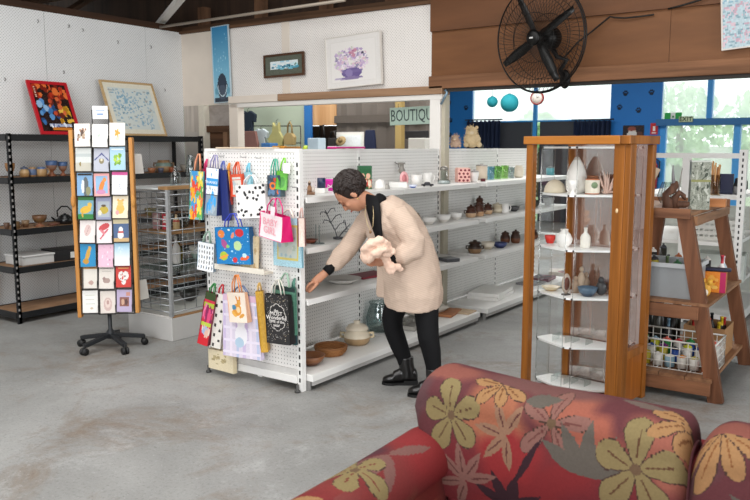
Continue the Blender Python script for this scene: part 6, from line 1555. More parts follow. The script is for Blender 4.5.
mb = MB(); pr2 = [(12 * s, 0)] + [(12 * s * math.cos(a) + .001, 14.5 * s * math.sin(a)) for a in np.linspace(0.05, PI / 2 - .1, 14)] + [(.006, 14.6 * s), (.001, 14.2 * s)]
mb.lathe([(r * (1 + .02 * (i % 2)), z) for i, (r, z) in enumerate(pr2)], n=24, col='#e0d3bb')
place(tag(mb.build('dome_ornament', paint(.5)), 'cream ribbed dome on the highest cabinet shelf', 'ornament'), p)
cpx('vase', 'tall white bullet-shaped vase on the highest cabinet shelf', 'vase', 574, .20, sh1, 21, 36, 'hive', [(.9, '#e6e3dd'), (1, '#c9c2b8')])
cpx('pedestal_cup', 'small white pedestal cup in front of the tall white vase', 'cup', 571, .085, sh1, 10, 14, 'goblet', '#f0eeea')
p = lpx(590, .19, sh1); s = mpp(p)
t = thing('jam_jar', 'glass jar with orange contents, a pale label and a brown lid in the cabinet', 'jar', p, YAW)
MB().lathe([(.001, 0), (7 * s, 0), (7.3 * s, 1 * s), (7.3 * s, 14 * s), (5.5 * s, 15.5 * s), (.001, 15.5 * s)], n=20, bands=[(4.5 * s, '#b5603a'), (13 * s, '#e6dccb'), (20 * s, '#c9805c')]).build('jar_body', paint(.2, .5), t)
MB().lathe([(.001, 15.6 * s), (5.8 * s, 15.6 * s), (5.8 * s, 18.5 * s), (.001, 18.6 * s)], n=20).build('lid', mat('#7c4a2c', .35, .3), t)
MB().lathe([(.001, 0), (3.2 * s, 0), (3.2 * s, .001), (.001, .001)], n=16, M=Matrix.Translation((0, -7.45 * s, 9 * s)) @ Matrix.Rotation(PI / 2, 4, 'X')).build('round_emblem', mat('#7f9470', .5), t)
p = at(602, 193, z=sh1); s = mpp(p); p = gl_(-.20, .235, sh1); mb = MB(); rc = np.random.default_rng(2)
for i in range(34):
    a, b = rc.uniform(0, 2 * PI), rc.uniform(.15, 1.35); l_ = rc.uniform(.05, .15); d_ = Vector((math.cos(a) * math.cos(b) * .5, math.sin(a) * math.cos(b) * .5, math.sin(b)))
    mb.tube([(d_.x * .01, d_.y * .01, .010), d_ * l_ * .6, d_ * l_ + Vector((0, 0, .012))], [.008, .006, .001], 5)
place(tag(mb.build('coral_ornament', mat('#d9b9aa', .5, var=.2)), 'spiky pinkish white coral beside the thick cabinet post', 'ornament'), p)
cp('bowl', 'small bright red bowl on the second cabinet shelf', 'bowl', 551.5, 244, sh2, 11, 8, 'cup', '#d8362c', back=.6)
cp('vase', 'round white vase with a narrow flared neck on the second cabinet shelf', 'vase', 566, 248, sh2, 17, 18, 'vase', [(.7, '#efece8'), (1, '#e2ded8')])
cp('candle', 'red candle behind the round white vase', 'candle', 578, 244, sh2, 5, 14, 'cyl', '#cc3a34', back=1)
cpx('bottle', 'little white bottle with painted marks on the second cabinet shelf', 'bottle', 585, .19, sh2, 10, 20, 'bottle', [(.6, '#e9e4da'), (.64, '#6a5a4a'), (1, '#ece8e0')])
cp('egg_ornament', 'peach coloured egg ornament beside the thick cabinet post', 'ornament', 601, 241, sh2, 13, 18, 'egg', '#d9bfa8', back=.9)
cpx('plate', 'tan wooden plate on the middle cabinet shelf', 'plate', 552, .185, sh3, 19, 4, 'plate', [(.5, '#b08a58'), (1, '#d9c8a6')])
p = at(567, 296, z=sh3); s = mpp(p); p = p + VF * .03; p.z = sh3 + .001
t = thing('agate_slice', 'upright oval slice of brown agate on a stand in the cabinet', 'ornament', p, YAW + .5)
MR = Matrix.Rotation(PI / 2, 4, 'X')
MB().lathe([(.001, -.004), (5.6 * s, -.004), (6 * s, 0), (5.6 * s, .004), (.001, .004)], n=22, M=Matrix.Translation((0, 0, 11.5 * s)) @ MR @ Matrix.Diagonal((1, 1.75, 1, 1)), bands=[(0, '#b9a898'), (1, '#b9a898')]).build('rim', paint(.25), t)
MB().lathe([(.001, -.001), (3.6 * s, -.001), (3.6 * s, .001), (.001, .001)], n=22, M=Matrix.Translation((0, -.0052, 11.5 * s)) @ MR @ Matrix.Diagonal((1, 1.85, 1, 1)), col='#6a4238').build('core', paint(.2), t)
MB().box(-4 * s, 4 * s, -.015, .015, 0, 1.4 * s).build('stand', mat('#4a4440', .5), t, bevel=.001)
cpx('bowl', 'blue grey pottery dish with wavy rim on the middle cabinet shelf', 'dish', 589, .165, sh3, 20, 9, 'bowl', [(.5, '#35465a'), (1, '#52687c')])
p = gl_(-.21, .235, sh3)
t = thing('bird_figure', 'dark grey bird figure beside the thick cabinet post', 'figurine', p, YAW)
MB().ell((0, 0, .048), .034, .03, .046, 16, 12).build('bird_body', mat('#3b3a3c', .4, var=.3, scale=50), t); MB().ell((-.004, -.006, .098), .02, .02, .022, 14, 10).build('bird_head', mat('#3b3a3c', .4), t)
p = gl_(-.35, .24, sh3)
t = thing('carved_group', 'pale brown carved figure group at the back of the middle cabinet shelf', 'figurine', p, YAW)
for k, (x, h) in enumerate(((-.035, .10), (0, .17), (.03, .13))):
    f = MB().lathe([(.001, 0), (.026, 0), (.02, h * .3), (.026, h * .55), (.012, h * .75), (.001, h * .78)], (x, 0, .0), 12); f.ell((x, 0, h * .88), .014, .014, .018, 10, 8)
    f.build('carved_person', mat(('#a58d78', '#b9a48e', '#97806c')[k], .6), t)
for z, q in ((sh4, 0), (sh5, 1)):
    for k, (x, y) in enumerate(((-.42, .15), (-.30, .19))):
        t = thing('display_riser', 'low clear plastic display riser on the %s cabinet shelf, the %s one' % (('fourth', 'lowest')[q], ('left', 'right')[k]), 'display riser', gl_(x, y, z), TA, 'clear display risers')
        w2 = .045
        MB().box(-w2, w2, -w2, w2, .04, .043).build('riser_top', glass('#f0f3f2', .05), t)
        for sg_ in (-1, 1): MB().box(sg_ * w2 - .0015, sg_ * w2 + .0015, -w2, w2, 0, .0398).build('riser_side', glass('#f0f3f2', .05), t)
# ================================================================ on the A-frame stand
def jy(px, py, y, z): c = at(px, py, y=y); c.z = z + .001; return c
zt_ = 1.1385
c = jy(674, 205, 5.05, zt_); s = mpp(c) * 1.22; DW = wood('#3f2a20', '#6e4c3a', 'z', 14, .7, 'driftwood', .2)
t = thing('driftwood_sculpture', 'dark brown driftwood sculpture with a long thin spike on the A-frame stand', 'sculpture', c, YAW)
MB().tube([(-5 * s, 0, 0), (-5.5 * s, 0, 7 * s), (-7 * s, .01, 12 * s), (-2 * s, 0, 16 * s), (0, 0, 20 * s), (1.5 * s, 0, 23 * s)], [.034, .030, .022, .028, .024, .008], 9).build('trunk', DW, t)
MB().tube([(1.5 * s, .02, 0), (.5 * s, .01, 9 * s), (4 * s, 0, 14 * s), (7 * s, -.01, 11 * s), (9 * s, 0, 8 * s)], [.03, .024, .020, .016, .006], 8).build('branch', DW, t)
MB().tube([(-1 * s, 0, 19 * s), (-2 * s, 0, 28 * s), (-2.5 * s, 0, 36 * s)], [.013, .009, .003], 7).build('spike', mat('#7c7a7c', .6), t)
MB().tube([(3 * s, 0, 15 * s), (4 * s, 0, 25 * s), (5.5 * s, 0, 34 * s)], [.006, .004, .002], 6).build('thin_spike', mat('#8a8480', .6), t)
MB().tube([(2 * s, .0, 4 * s), (10 * s, .01, 4 * s), (13 * s, 0, 5 * s)], [.022, .022, .01], 8).build('root', DW, t)
c = jy(698.5, 205, 5.15, zt_); s = mpp(c); W_ = 9.2 * s; H_ = 47 * s
img = canvas(30, 60, '#8d9186', .05); rv = np.random.default_rng(8)
for i in range(60): put(img, ('e', rv.uniform(0, 1), rv.uniform(0, 1), rv.uniform(.03, .12), rv.uniform(.01, .05), ['#a8aca0', '#7b8074', '#60665c', '#b9bcb2', '#4c524a'][i % 5], rv.uniform(0, 180)))
put(img, ('r', 0, .58, 1, .64, '#8a8a5c'))
t = thing('tall_vase', 'tall square mottled glass vase on the A-frame stand', 'vase', c, YAW - .2)
mb = MB().box(-W_, W_, -W_ * .6, W_ * .6, .0, H_, col='#9a9e94'); mb.picture(img, -W_, W_, .004, H_ - .002, -W_ * .6 - .001); mb.build('vase_body', paint(.12, .6), t)
MB().box(-W_ * 1.03, W_ * 1.03, -W_ * .63, W_ * .63, H_ + .0005, H_ + .01).build('rim', mat('#b9bdb5', .2), t)
c = jy(714, 207, 5.45, zt_); s = mpp(c)
place(tag(MB().box(-11 * s, 11 * s, -.05, .05, 0, 8 * s).build('wood_block', wood('#9a5f36', '#c98a58', 'x', 10, .6), bevel=.003), 'orange brown wooden block right of the tall square vase', 'block'), c, .1)
c = jy(667, 203, 5.5, zt_); s = mpp(c)
t = thing('glass_lantern', 'faceted clear glass lantern with thin dark edges behind the driftwood', 'lantern', c, .4)
ft = [(0, 6), (6, 7), (9.5, 14), (6, 26), (5, 28)]
mb = MB(); mb.lathe([(max(a[0], .05) * s, (a[1] - 6) * s) for a in ft], n=6); o = mb.build('panes', glass('#e6ecec', .12), t, flat=True)
mb = MB()
for j in range(6):
    a = 2 * PI * j / 6; mb.tube([(r * s * math.cos(a), r * s * math.sin(a), (z - 6) * s + .001) for r, z in ft[1:]], .002, 5)
mb.build('edges', WR, t)
c = jy(637, 205, 5.25, zt_)
place(tag(MB().box(-.035, .035, -.01, .01, 0, .27).build('leaning_plank', wood('#a58f78', '#cbb8a2', 'z', 12, .7)), 'pale board leaning on the A-frame stand just behind the right cabinet post', 'board'), (c.x, c.y, zt_ + .014), .3, R_(-12), R_(24))
# middle shelf
zm_ = .601
c = jy(672, 292, 4.95, zm_)
t = thing('storage_tub', 'cloudy clear plastic tub of odds and ends on the middle shelf', 'tub', (-1.285, 5.06, zm_), 0)
TUB = glass('#c9cdd0', .16, rough=.35)
def hollow(mb, x0, x1, y0, y1, z0, z1, w=.004, taper=.0):
    mb.box(x0, x1, y0, y1, z0, z0 + w); mb.box(x0, x1, y0, y0 + w, z0 + w, z1); mb.box(x0, x1, y1 - w, y1, z0 + w, z1); mb.box(x0, x0 + w, y0 + w, y1 - w, z0 + w, z1); mb.box(x1 - w, x1, y0 + w, y1 - w, z0 + w, z1); return mb
hollow(MB(), -.245, .245, -.15, .15, 0, .215).build('tub_body', mat('#9da1a3', .3, var=.08, scale=8), t)
MB().box(-.26, .26, -.165, -.151, .19, .216).box(-.26, .26, .151, .165, .19, .216).box(-.26, -.246, -.151, .151, .19, .216).box(.246, .26, -.151, .151, .19, .216).build('rim', mat('#c6cacc', .3), t)
JC = ['#2f5a3a', '#8a2f2c', '#c8b84a', '#2c3a5c', '#d8d4cc', '#5a6a4a', '#3a3a3e', '#b8683a', '#6a8aa0']
def jumble(place_fn, n, label, seed, size=(.03, .05), hh=(.06, .12), name='small_jar', cat='jar', group=None, dark=False):
    r = np.random.default_rng(seed)
    for i in range(n):
        loc, w_ = place_fn(i); h = r.uniform(*hh); c1, c2 = JC[int(r.integers(9))], JC[int(r.integers(9))]
        if dark: c1 = ['#232325', '#2c2a28', '#30302a'][i % 3]
        t = pot(name, label, cat, loc, w_ or r.uniform(*size), h, 'bottle' if i % 3 == 0 else 'cyl', [(.15, c1), (.5, c2 if not dark else c1), (.8, c1), (1, c2)], group=group, n=12, lid=(.95, .16, JC[int(r.integers(9))]) if i % 3 else None)
jumble(lambda i: (Vector((-1.49 + .083 * (i % 6), 4.97 + .09 * (i // 6), zm_ + .005)), .06), 12, 'small jar or bottle standing inside the cloudy plastic tub', 4, hh=(.15, .24), group='jars in the plastic tub')
p = at(725, 288, y=5.0); p.z = zm_ + .001
img = put(canvas(26, 24, '#e0862c', .02), ('r', .72, 0, 1, 1, '#b8285c'), ('e', .35, .55, .2, .28, '#e8a83c'), ('e', .5, .25, .16, .1, '#f0c060'), ('n', .05, .05, .68, .9, 8, .07, ['#c86a20', '#eaa850']))
mb = MB().box(-.065, .065, -.04, .04, 0, .135, col='#c8702a'); mb.picture(img, -.064, .064, .001, .134, -.041)
place(tag(mb.build('toy_box', paint(.4)), 'bright orange and magenta box at the right end of the middle shelf', 'box'), (-.99, 5.28, zm_ + .001), .1)
t = thing('yellow_toy', 'lumpy yellow toy leaning beside the bright orange box', 'toy', (-1.0, 5.06, zm_ + .001), 0)
mb = MB().ell((0, 0, .05), .03, .025, .05, 12, 8); mb.ell((-.02, -.01, .10), .022, .02, .02, 12, 8); mb.ell((.022, -.01, .095), .018, .018, .02, 12, 8); mb.build('toy_body', mat('#dda53a', .5), t)
MB().ell((0, -.02, .03), .018, .012, .024, 10, 8).build('toy_front', mat('#e8ded0', .5), t)
place(tag(MB().box(-.09, .09, -.03, .03, 0, .02).build('purse', mat('#23243c', .5), bevel=.006), 'dark navy flat case lying on top of the bright orange box', 'case'), (-.99, 5.28, zm_ + .1375), .15)
for i, (x, y, c1, c2, lb) in enumerate(((-.985, 5.44, '#e6e2e0', '#c83a4a', 'white bottle with a red band behind the orange box'), (-1.0, 5.56, '#b8d0dc', '#e8e6e4', 'pale blue bottle behind the orange box'), (-1.02, 5.68, '#d8d4d0', '#d86a8a', 'white bottle with a pink band behind the orange box'))):
    pot('bottle', lb, 'bottle', (x, y, zm_ + .001), .055, .22 - .02 * i, 'bottle', [(.35, c1), (.5, c2), (.8, c1), (1, c2)], n=14)
jumble(lambda i: (Vector((-1.53 + .06 * i + .008 * (i % 2), 5.5 + .06 * (i % 3), zm_ + .001)), .05), 8, 'dark little bottle at the back of the middle shelf', 6, hh=(.16, .25), name='bottle', cat='bottle', group='dark bottles at the back of the middle shelf', dark=True)
# bottom shelf
zb_ = .1485
t = thing('wire_basket', 'white wire basket full of paint jars on the bottom shelf', 'basket', (-1.2, 5.06, zb_), 0)
WW = mat('#dedcd6', .4); bx, by, bh = .30, .17, .185
def wirewall(a, b, nx, nz):
    mb = MB(); a, b = Vector(a), Vector(b)
    for i in range(nx + 1): p = a.lerp(b, i / nx); mb.tube([p + Vector((0, 0, .004)), p + Vector((0, 0, bh))], .0028, 5)
    for i in range(nz + 1): z = .004 + (bh - .004) * i / nz; mb.tube([a + Vector((0, 0, z)), b + Vector((0, 0, z))], .0028 if i < nz else .006, 5)
    return mb
for a, b, n_ in (((-bx, -by, 0), (bx, -by, 0), 12), ((bx, -by, 0), (bx, by, 0), 8), ((-bx, by, 0), (bx, by, 0), 12), ((-bx, -by, 0), (-bx, by, 0), 8)):
    wirewall(a, b, n_, 4).build('wire_side', WW, t)
mb = MB()
for i in range(1, 9): mb.tube([(-bx + 2 * bx * i / 9, -by, .004), (-bx + 2 * bx * i / 9, by, .004)], .0028, 5)
mb.build('wire_bottom', WW, t)
PJ = ['#c8c83c', '#d8d4cc', '#b82f34', '#2f4f9a', '#e8e4dc', '#3a8a4a', '#6a2f6a', '#d88a2c', '#8fb0c0', '#2c2c30', '#b8a83a', '#e06a5a']
PN = {'#c8c83c': 'lime', '#d8d4cc': 'pale grey', '#b82f34': 'red', '#2f4f9a': 'blue', '#e8e4dc': 'white', '#3a8a4a': 'green', '#6a2f6a': 'purple', '#d88a2c': 'orange', '#8fb0c0': 'light blue', '#2c2c30': 'black', '#b8a83a': 'olive', '#e06a5a': 'coral'}
rj = np.random.default_rng(17)
for j in range(3):
    for i in range(8):
        c1 = PJ[(i * 5 + j * 7) % 12]; c2 = PJ[(i * 3 + j * 5 + 4) % 12]
        h = rj.uniform(.06, .085) + .025 * j
        pot('paint_jar', 'small %s paint jar with a %s lid in the wire basket, %s' % (PN[c1], PN[c2], ('front row', 'middle row', 'back row')[j]), 'jar', (-1.2 - .262 + .0735 * i + .006 * (j % 2), 5.06 - .115 + .105 * j, zb_ + .0085), .06, h, 'cyl', [(.3, c1), (.7, '#d9d6ce' if (i + j) % 3 == 0 else c1), (1, c1)], group='paint jars in the wire basket', lid=(.98, .2, c2), n=14, rough=.25)
t = thing('cardboard_box', 'open brown cardboard box of bottles at the right end of the bottom shelf', 'box', (-1.06, 5.52, zb_ + .001), 0)
for a in ((-.13, .13, -.15, -.146, 0, .19), (-.13, .13, .146, .15, 0, .19), (-.13, -.126, -.1455, .1455, 0, .19), (.126, .13, -.1455, .1455, 0, .19), (-.1255, .1255, -.1455, .1455, 0, .004)):
    MB().box(*a).build('box_side' if a[5] > .1 else 'box_bottom', mat('#a97f56', .8, var=.08, scale=12), t)
for i in range(9):
    yc = i in (1, 2, 5); c1 = ['#1e1e22', '#26241f', '#3a2a22'][i % 3]
    pot('spray_bottle', 'dark bottle with a %s cap in the cardboard box' % ('yellow' if yc else 'black' if i % 2 else 'red'), 'bottle', (-1.06 - .08 + .08 * (i % 3), 5.52 - .09 + .09 * (i // 3), zb_ + .006), .062, .22 + .02 * (i % 2), 'bottle', [(.7, c1), (1, '#d8b82c' if yc else '#1a1a1c' if i % 2 else '#b82f2c')], group='bottles in the cardboard box', n=12)
jumble(lambda i: (Vector((-1.52 + .075 * (i % 4), 5.4 + .11 * (i // 4), zb_ + .001)), .06), 12, 'dark bottle or can crowded at the back of the bottom shelf', 21, hh=(.2, .32), name='can', cat='can', group='dark cans at the back of the bottom shelf', dark=True)
# ================================================================ on the open white rack
zg = at(715, 196, y=YG).z + .001
c = at(714.5, 196, y=YG + .12); c.z = zg; s = mpp(c)
t = thing('stick_pot', 'glass pot holding a bunch of tan wooden sticks on the white rack', 'pot', c)
MB().lathe([(.001, 0), (5 * s, 0), (5 * s, 20 * s), (4.6 * s, 20 * s), (4.5 * s, .5 * s), (.001, .5 * s)], n=16).build('pot_body', glass('#d9cfc0', .06), t)
t2 = None; rs = np.random.default_rng(30)
for i in range(12):
    a = rs.uniform(0, 2 * PI); b = rs.uniform(.3, 1)
    o = MB().tube([(math.cos(a) * 2.6 * s, math.sin(a) * 2.6 * s, .9 * s), (math.cos(a) * 9 * s * b, math.sin(a) * 9 * s * b, rs.uniform(27, 34) * s)], .0075, 6).build('wooden_stick', wood('#b98250', '#dcaa74', 'z', 12, .6)); place(o, c); tag(o, 'tan wooden stick in the glass pot on the white rack', 'stick', 'wooden sticks in the glass pot')
c = at(725, 190, y=YG + .35); c.z = zg; s = mpp(c)
place(tag(MB().box(-7.5 * s, 7.5 * s, -.03, .03, 0, 20 * s).build('binder', mat('#1b2140', .5), bevel=.003), 'dark navy binder standing right of the wooden sticks', 'binder'), c, .1)
c = at(739, 190, y=YG + .35); c.z = zg; s = mpp(c)
t = thing('kettle', 'small dark kettle with a pale front beside the slotted white post', 'kettle', c, YAW)
MB().lathe([(.001, 0), (5 * s, 0), (5.4 * s, 8 * s), (4 * s, 16 * s), (.001, 17 * s)], n=16, bands=[(11 * s, '#8f9092'), (30 * s, '#26262c')]).build('kettle_body', paint(.3), t)
MB().tube([(5 * s, 0, 3 * s), (8 * s, 0, 6 * s), (7.5 * s, 0, 13 * s), (4 * s, 0, 15 * s)], .007, 6).build('handle', mat('#1e1e22', .4), t)
MB().ell((0, 0, 18 * s), 1.4 * s, 1.4 * s, 1.2 * s, 10, 8).build('lid_knob', mat('#cfcfcc', .3), t)
c = at(700, 178, y=YG + .5); c.z = zg; s = mpp(c)
place(tag(MB().box(-4 * s, 4 * s, -.02, .02, 0, 24 * s).build('notebook', mat('#1c1c22', .5), bevel=.002), 'slim black notebook standing behind the wooden sticks', 'notebook'), (c.x, c.y, c.z), 0)
# lower shelves of the rack
t = thing('plastic_basket', 'pale slotted plastic basket on the lower shelf of the white rack', 'basket', (-1.37, YG + .35, .7215), 0)
mb = MB()
for z in (0, .05, .10, .15): mb.box(-.18, .18, -.2, -.195, z, z + .03).box(-.18, .18, .195, .2, z, z + .03).box(-.18, -.175, -.194, .194, z, z + .03).box(.175, .18, -.194, .194, z, z + .03)
for i in range(9): mb.box(-.18 + i * .0435, -.168 + i * .0435, -.201, -.1955, 0, .18)
mb.box(-.174, .174, -.194, .194, 0, .006)
mb.build('basket_body', mat('#d3d2cc', .5), t)
place(tag(MB().box(-.2, .2, -.15, .15, 0, .24).build('storage_box', mat('#c4cac4', .6), bevel=.006), 'pale grey green box on the bottom shelf of the white rack', 'box'), (-1.35, YG + .4, .351), .1)
# ================================================================ fan
FC = at(540, 38, y=5.66)
fn = thing('wall_fan', 'big black wire-cage wall fan mounted on the brown beam', 'fan', FC, R_(-14), None, R_(4))
FK = mat('#141312', .4, .4); FR = .41
mb = MB()
for (r, y) in ((FR, 0), (FR * .98, -.012)): mb.tube([(r * math.cos(a), y, r * math.sin(a)) for a in np.linspace(0, 2 * PI, 64, endpoint=False)], .006, 6, closed=True)
mb.build('cage_rim', FK, fn)
def cage(y0, bul, nm, n_):
    mb = MB()
    for k in range(n_):
        a = 2 * PI * k / n_; pts = []
        for i in range(9):
            t = i / 8; r = FR * (.16 + .84 * t); pts.append((r * math.cos(a + .25 * (1 - t)), y0 + bul * (1 - t ** 3), r * math.sin(a + .25 * (1 - t))))
        mb.tube(pts, .0016, 4, cap=False)
    for q in (.45, .75): mb.tube([(FR * q * math.cos(a), y0 + bul * (1 - q ** 3), FR * q * math.sin(a)) for a in np.linspace(0, 2 * PI, 48, endpoint=False)], .0025, 5, closed=True)
    return mb.build(nm, FK, fn)
cage(-.005, -.085, 'front_cage', 72); cage(.005, .10, 'rear_cage', 60)
MY = Matrix.Rotation(PI / 2, 4, 'X')
h = MB().lathe([(.001, 0), (.06, 0), (.062, .015), (.045, .03), (.001, .034)], n=24, M=Matrix.Translation((0, -.075, 0)) @ MY).build('hub_badge', FK, fn)
MB().box(-.016, .016, -.1105, -.1095, -.006, .006).build('badge_mark', mat('#c9c9c6', .4), h)
MB().lathe([(.001, 0), (.042, 0), (.05, .09), (.001, .1)], n=20, M=Matrix.Translation((0, .02, 0)) @ MY).build('hub', FK, fn)
for k in range(4):
    a = R_(118 + 90 * k); vs = []
    for i in range(9):
        t = i / 8; r = .04 + .33 * t; wd = (.016 + .020 * math.sin(PI * min(1, t * .8 + .12)))
        for q in (-1, 1):
            vs.append((r * math.cos(a) - q * wd * math.sin(a), -.03 + q * wd * .45 * (1 - .4 * t), r * math.sin(a) + q * wd * math.cos(a)))
    mb = MB().add(vs, [(2 * i, 2 * i + 1, 2 * i + 3, 2 * i + 2) for i in range(8)], None, True)
    o = mb.build('blade', mat('#191817', .35), fn); o.modifiers.new('t', 'SOLIDIFY').thickness = .004
MB().lathe([(.001, .0), (.06, 0), (.085, .03), (.085, .11), (.06, .14), (.001, .14)], n=24, M=Matrix.Translation((0, .19, 0)) @ MY).build('motor', FK, fn)
wp = at(566, 83, y=5.925); inv = fn.matrix_basis.inverted(); lp = inv @ wp
MB().tube([(0, .14, -.05), (.03, .17, -.14), (.10, .2, -.17), lp + Vector((-.02, -.05, .1)), lp + Vector((0, -.01, .03))], [.022, .02, .02, .02, .026], 10).build('bracket_arm', FK, fn)
MB().ell(lp + Vector((0, -.015, .03)), .05, .022, .075, 16, 10).build('wall_plate', FK, fn)
cbp = [at(578, 42, y=5.94), at(590, 33, y=5.945), at(610, 16.5, y=5.95), at(614, 17.5, y=5.95), at(625, 18, y=5.955), at(640, 16.5, y=5.965), at(654, 14.5, y=5.97)]
o = MB().tube([inv @ p for p in [at(562, 60, y=5.9)] + cbp], .0065, 6).build('power_cord', mat('#15120f', .5), fn)
cord = MB().tube([at(668, 9, y=5.93), at(680, 6, y=5.93), at(700, 0, y=5.93), at(715, -8, y=5.93)], .007, 6).build('cable', mat('#15120f', .5)); tag(cord, 'short dark cable running up the brown board at the upper right', 'cable')
# ================================================================ pictures on the header
def hung(name, label, c4, img, fcol, fw, y, dep=.02, rot=None, **k):
    p = [at(*q, y=y) for q in c4]   # bottom left, bottom right, top right, top left
    return framed(name, label, *p, img, fcol, fw, dep, **k)
img = put(canvas(24, 84, '#4f9cc4', .015), ('g', 0, .4, '#9ccad8', '#7ab8d4'), ('g', .4, 1, '#7ab8d4', '#3d86b4'), ('n', .1, .4, .9, .9, 30, .012, ['#a8d4e4', '#8ac4dc']), ('e', .5, .2, .33, .13, '#2f3b4c'), ('e', .5, .28, .26, .1, '#2f3b4c'), ('r', 0, 0, 1, .06, '#3a4450'), ('e', .5, .13, .26, .1, '#4a5666'), ('e', .15, .15, .12, .05, '#6aa0b8'), ('e', .85, .15, .12, .05, '#6aa0b8'))
for i in range(40):
    a = PI + PI * i / 39; put(img, ('e', .5 + .27 * math.cos(a), .22 + .14 * math.sin(a), .025, .008, '#c8dce4'))
hung('canvas_print', 'tall narrow blue canvas print hanging at the left end of the header', [(215.5, 103.5), (232.5, 102), (230, 25.5), (211, 27.5)], img, '#b9cdd6', .008, 5.975)
img = put(canvas(44, 26, '#5d6256', .015), ('r', .14, .3, .88, .72, '#dfe8ea'), ('n', .15, .32, .87, .5, 26, .05, ['#7fc0d4', '#4a98b4', '#a8d8e0', '#3f7f98']), ('n', .15, .5, .87, .7, 12, .05, ['#cfe6ec', '#a8d0e0', '#e8f0f0']), ('n', .2, .4, .85, .55, 10, .02, ['#2f5a6a', '#5a6a5a']))
hung('framed_picture', 'small dark-framed seaside picture hanging slightly crooked on the white header', [(265, 78.5), (305, 75), (302, 52), (261.5, 56)], img, ('#3a2418', '#5f3f2a'), .022, 5.975)
img = canvas(64, 58, '#e6e2de', .006); rf = np.random.default_rng(14)
put(img, ('r', .08, .08, .92, .92, '#e3dfda'), ('r', .1, .1, .9, .9, '#eae6e2'))
for i in range(260):
    a, q = rf.uniform(0, 2 * PI), rf.uniform(0, 1) ** .5; put(img, ('e', .47 + .33 * q * math.cos(a), .52 + .25 * q * math.sin(a), rf.uniform(.015, .04), rf.uniform(.012, .03), ['#d8c4dc', '#c8b0d0', '#e4d4e0', '#b8a0c8', '#e0c0cc', '#cfd0c4', '#9a90b0', '#eee6ec'][int(rf.integers(8))], rf.uniform(0, 180)))
put(img, ('e', .47, .27, .19, .10, '#6f5f94'), ('r', .3, .27, .64, .33, '#7a6a9c'), ('e', .42, .27, .07, .08, '#8f80b0'), ('e', .3, .17, .16, .025, '#b8acc4'), ('e', .47, .17, .2, .03, '#8a7aa4'), ('n', .42, .6, .55, .72, 5, .03, ['#c890a4', '#b87a98']), ('e', .68, .64, .02, .025, '#4a4458'))
hung('flower_painting', 'square white canvas of lilac flowers in a purple bowl on the header', [(328.5, 90), (383.5, 84), (378.5, 28), (321, 40)], img, '#dcd6ce', .008, 5.97, dep=.03)
img = canvas(40, 46, '#b8cbd2', .02); rq = np.random.default_rng(21)
for i in range(520):
    y = rq.uniform(.02, .98); put(img, ('e', rq.uniform(0, 1), y, rq.uniform(.015, .06), rq.uniform(.006, .018), (['#a8c4d0', '#c8d6d8', '#8fb4c4', '#d8dedc'] if y > .55 else ['#d4bcc6', '#9ab2bc', '#c4a4b2', '#86a4b0', '#b8d0d4', '#dfd0d4'])[int(rq.integers(4))]))
hung('garden_painting', 'pale blue and pink garden painting cut by the upper right corner of the photo', [(722, 51), (768, 45), (768, -40), (721.5, -35)], img, '#d8d0c8', .01, 5.955)
# ================================================================ boutique
SY_ = BY - .35
def BP(px, py, y=SY_): return at(px, py, y=y)
sg = thing('boutique_sign', 'pale green BOUTIQUE sign hanging under the beam beside the white post', 'sign', BP(390, 115, 6.12), 0)
pa_, pb_ = at(390, 107.5, y=6.10), at(390, 125, y=6.10); hS = pa_.z - pb_.z; xS = at(390, 115, y=6.10).x; wS = at(439, 115, y=6.10).x - xS
sg.location = (xS + wS / 2, 6.10, (pa_.z + pb_.z) / 2); sg.rotation_euler = (0, R_(-1), 0)
MB().box(-wS / 2, wS / 2, -.006, .006, -hS / 2, hS / 2).build('board', mat('#a9bdb0', .6), sg, bevel=.004)
tb = text_mb('BOUTIQUE', hS * .95, None, .001, 'CENTER', 1.0); bb = [v.x for v in tb.v]; kx = (wS * .94) / (max(bb) - min(bb))
tb.v = [Vector((v.x * kx, v.y - .0075, v.z)) for v in tb.v]; tb.build('lettering', mat('#3f4a48', .6), sg)
for q in (-.17, .17): MB().tube([(q, 0, hS / 2), (q, 0, hS / 2 + .035)], .002, 5).build('hanging_wire', WR, sg)
rl = thing('clothes_rail', 'thin metal clothes rail in front of the green boutique wall', 'clothes rail', BP(270, 140) * 1, 0); rl.location.z = 0
for py in (126, 143): MB().tube([BP(250, py), BP(300.5, py)], .009, 6).build('rail', WR, rl, w=True)
mb = MB()
a = BP(300.5, 126); MB().tube([(a.x, a.y, .0), (a.x, a.y, a.z)], .009, 6).build('stand_pole', WR, rl, w=True)
a = BP(250, 126); MB().tube([(a.x, a.y, .0), (a.x, a.y, a.z)], .009, 6).build('stand_pole', WR, rl, w=True)
def garment(name, label, cat, px0, py0, px1, py1, outline, col, img=None, y=SY_ - .06):
    a, b = BP(px0, py1, y), BP(px1, py0, y); w, h = b.x - a.x, b.z - a.z
    t = thing(name, label, cat, ((a.x + b.x) / 2, y, b.z))
    MB().prism([(u * w - w / 2, v * h - h) for u, v in outline], -.03, .03).build('cloth', mat(col, .8, var=.15, scale=12), t, bevel=.008)
    MB().tube([(0, 0, -.02), (0, 0, .03), (.02, .02, .05), (0, .04, .06)], .004, 5).build('hanger', WR, t); return t
TEE = [(.2, 0), (.8, 0), (.8, .62), (.95, .55), (1, .85), (.68, 1), (.5, .93), (.32, 1), (0, .85), (.05, .55), (.2, .62)]
garment('t_shirt', 'dark navy t-shirt hanging at the left of the boutique opening', 't-shirt', 240, 110.5, 256, 137, TEE, '#1c2836', y=SY_ - .05)
o = garment('shirt', 'brown and red checked shirt below the navy t-shirt', 'shirt', 240.5, 131, 258, 152, [(.05, 0), (.95, 0), (1, .4), (.88, 1), (.1, 1), (0, .5)], '#7a5650', y=SY_ - .25)
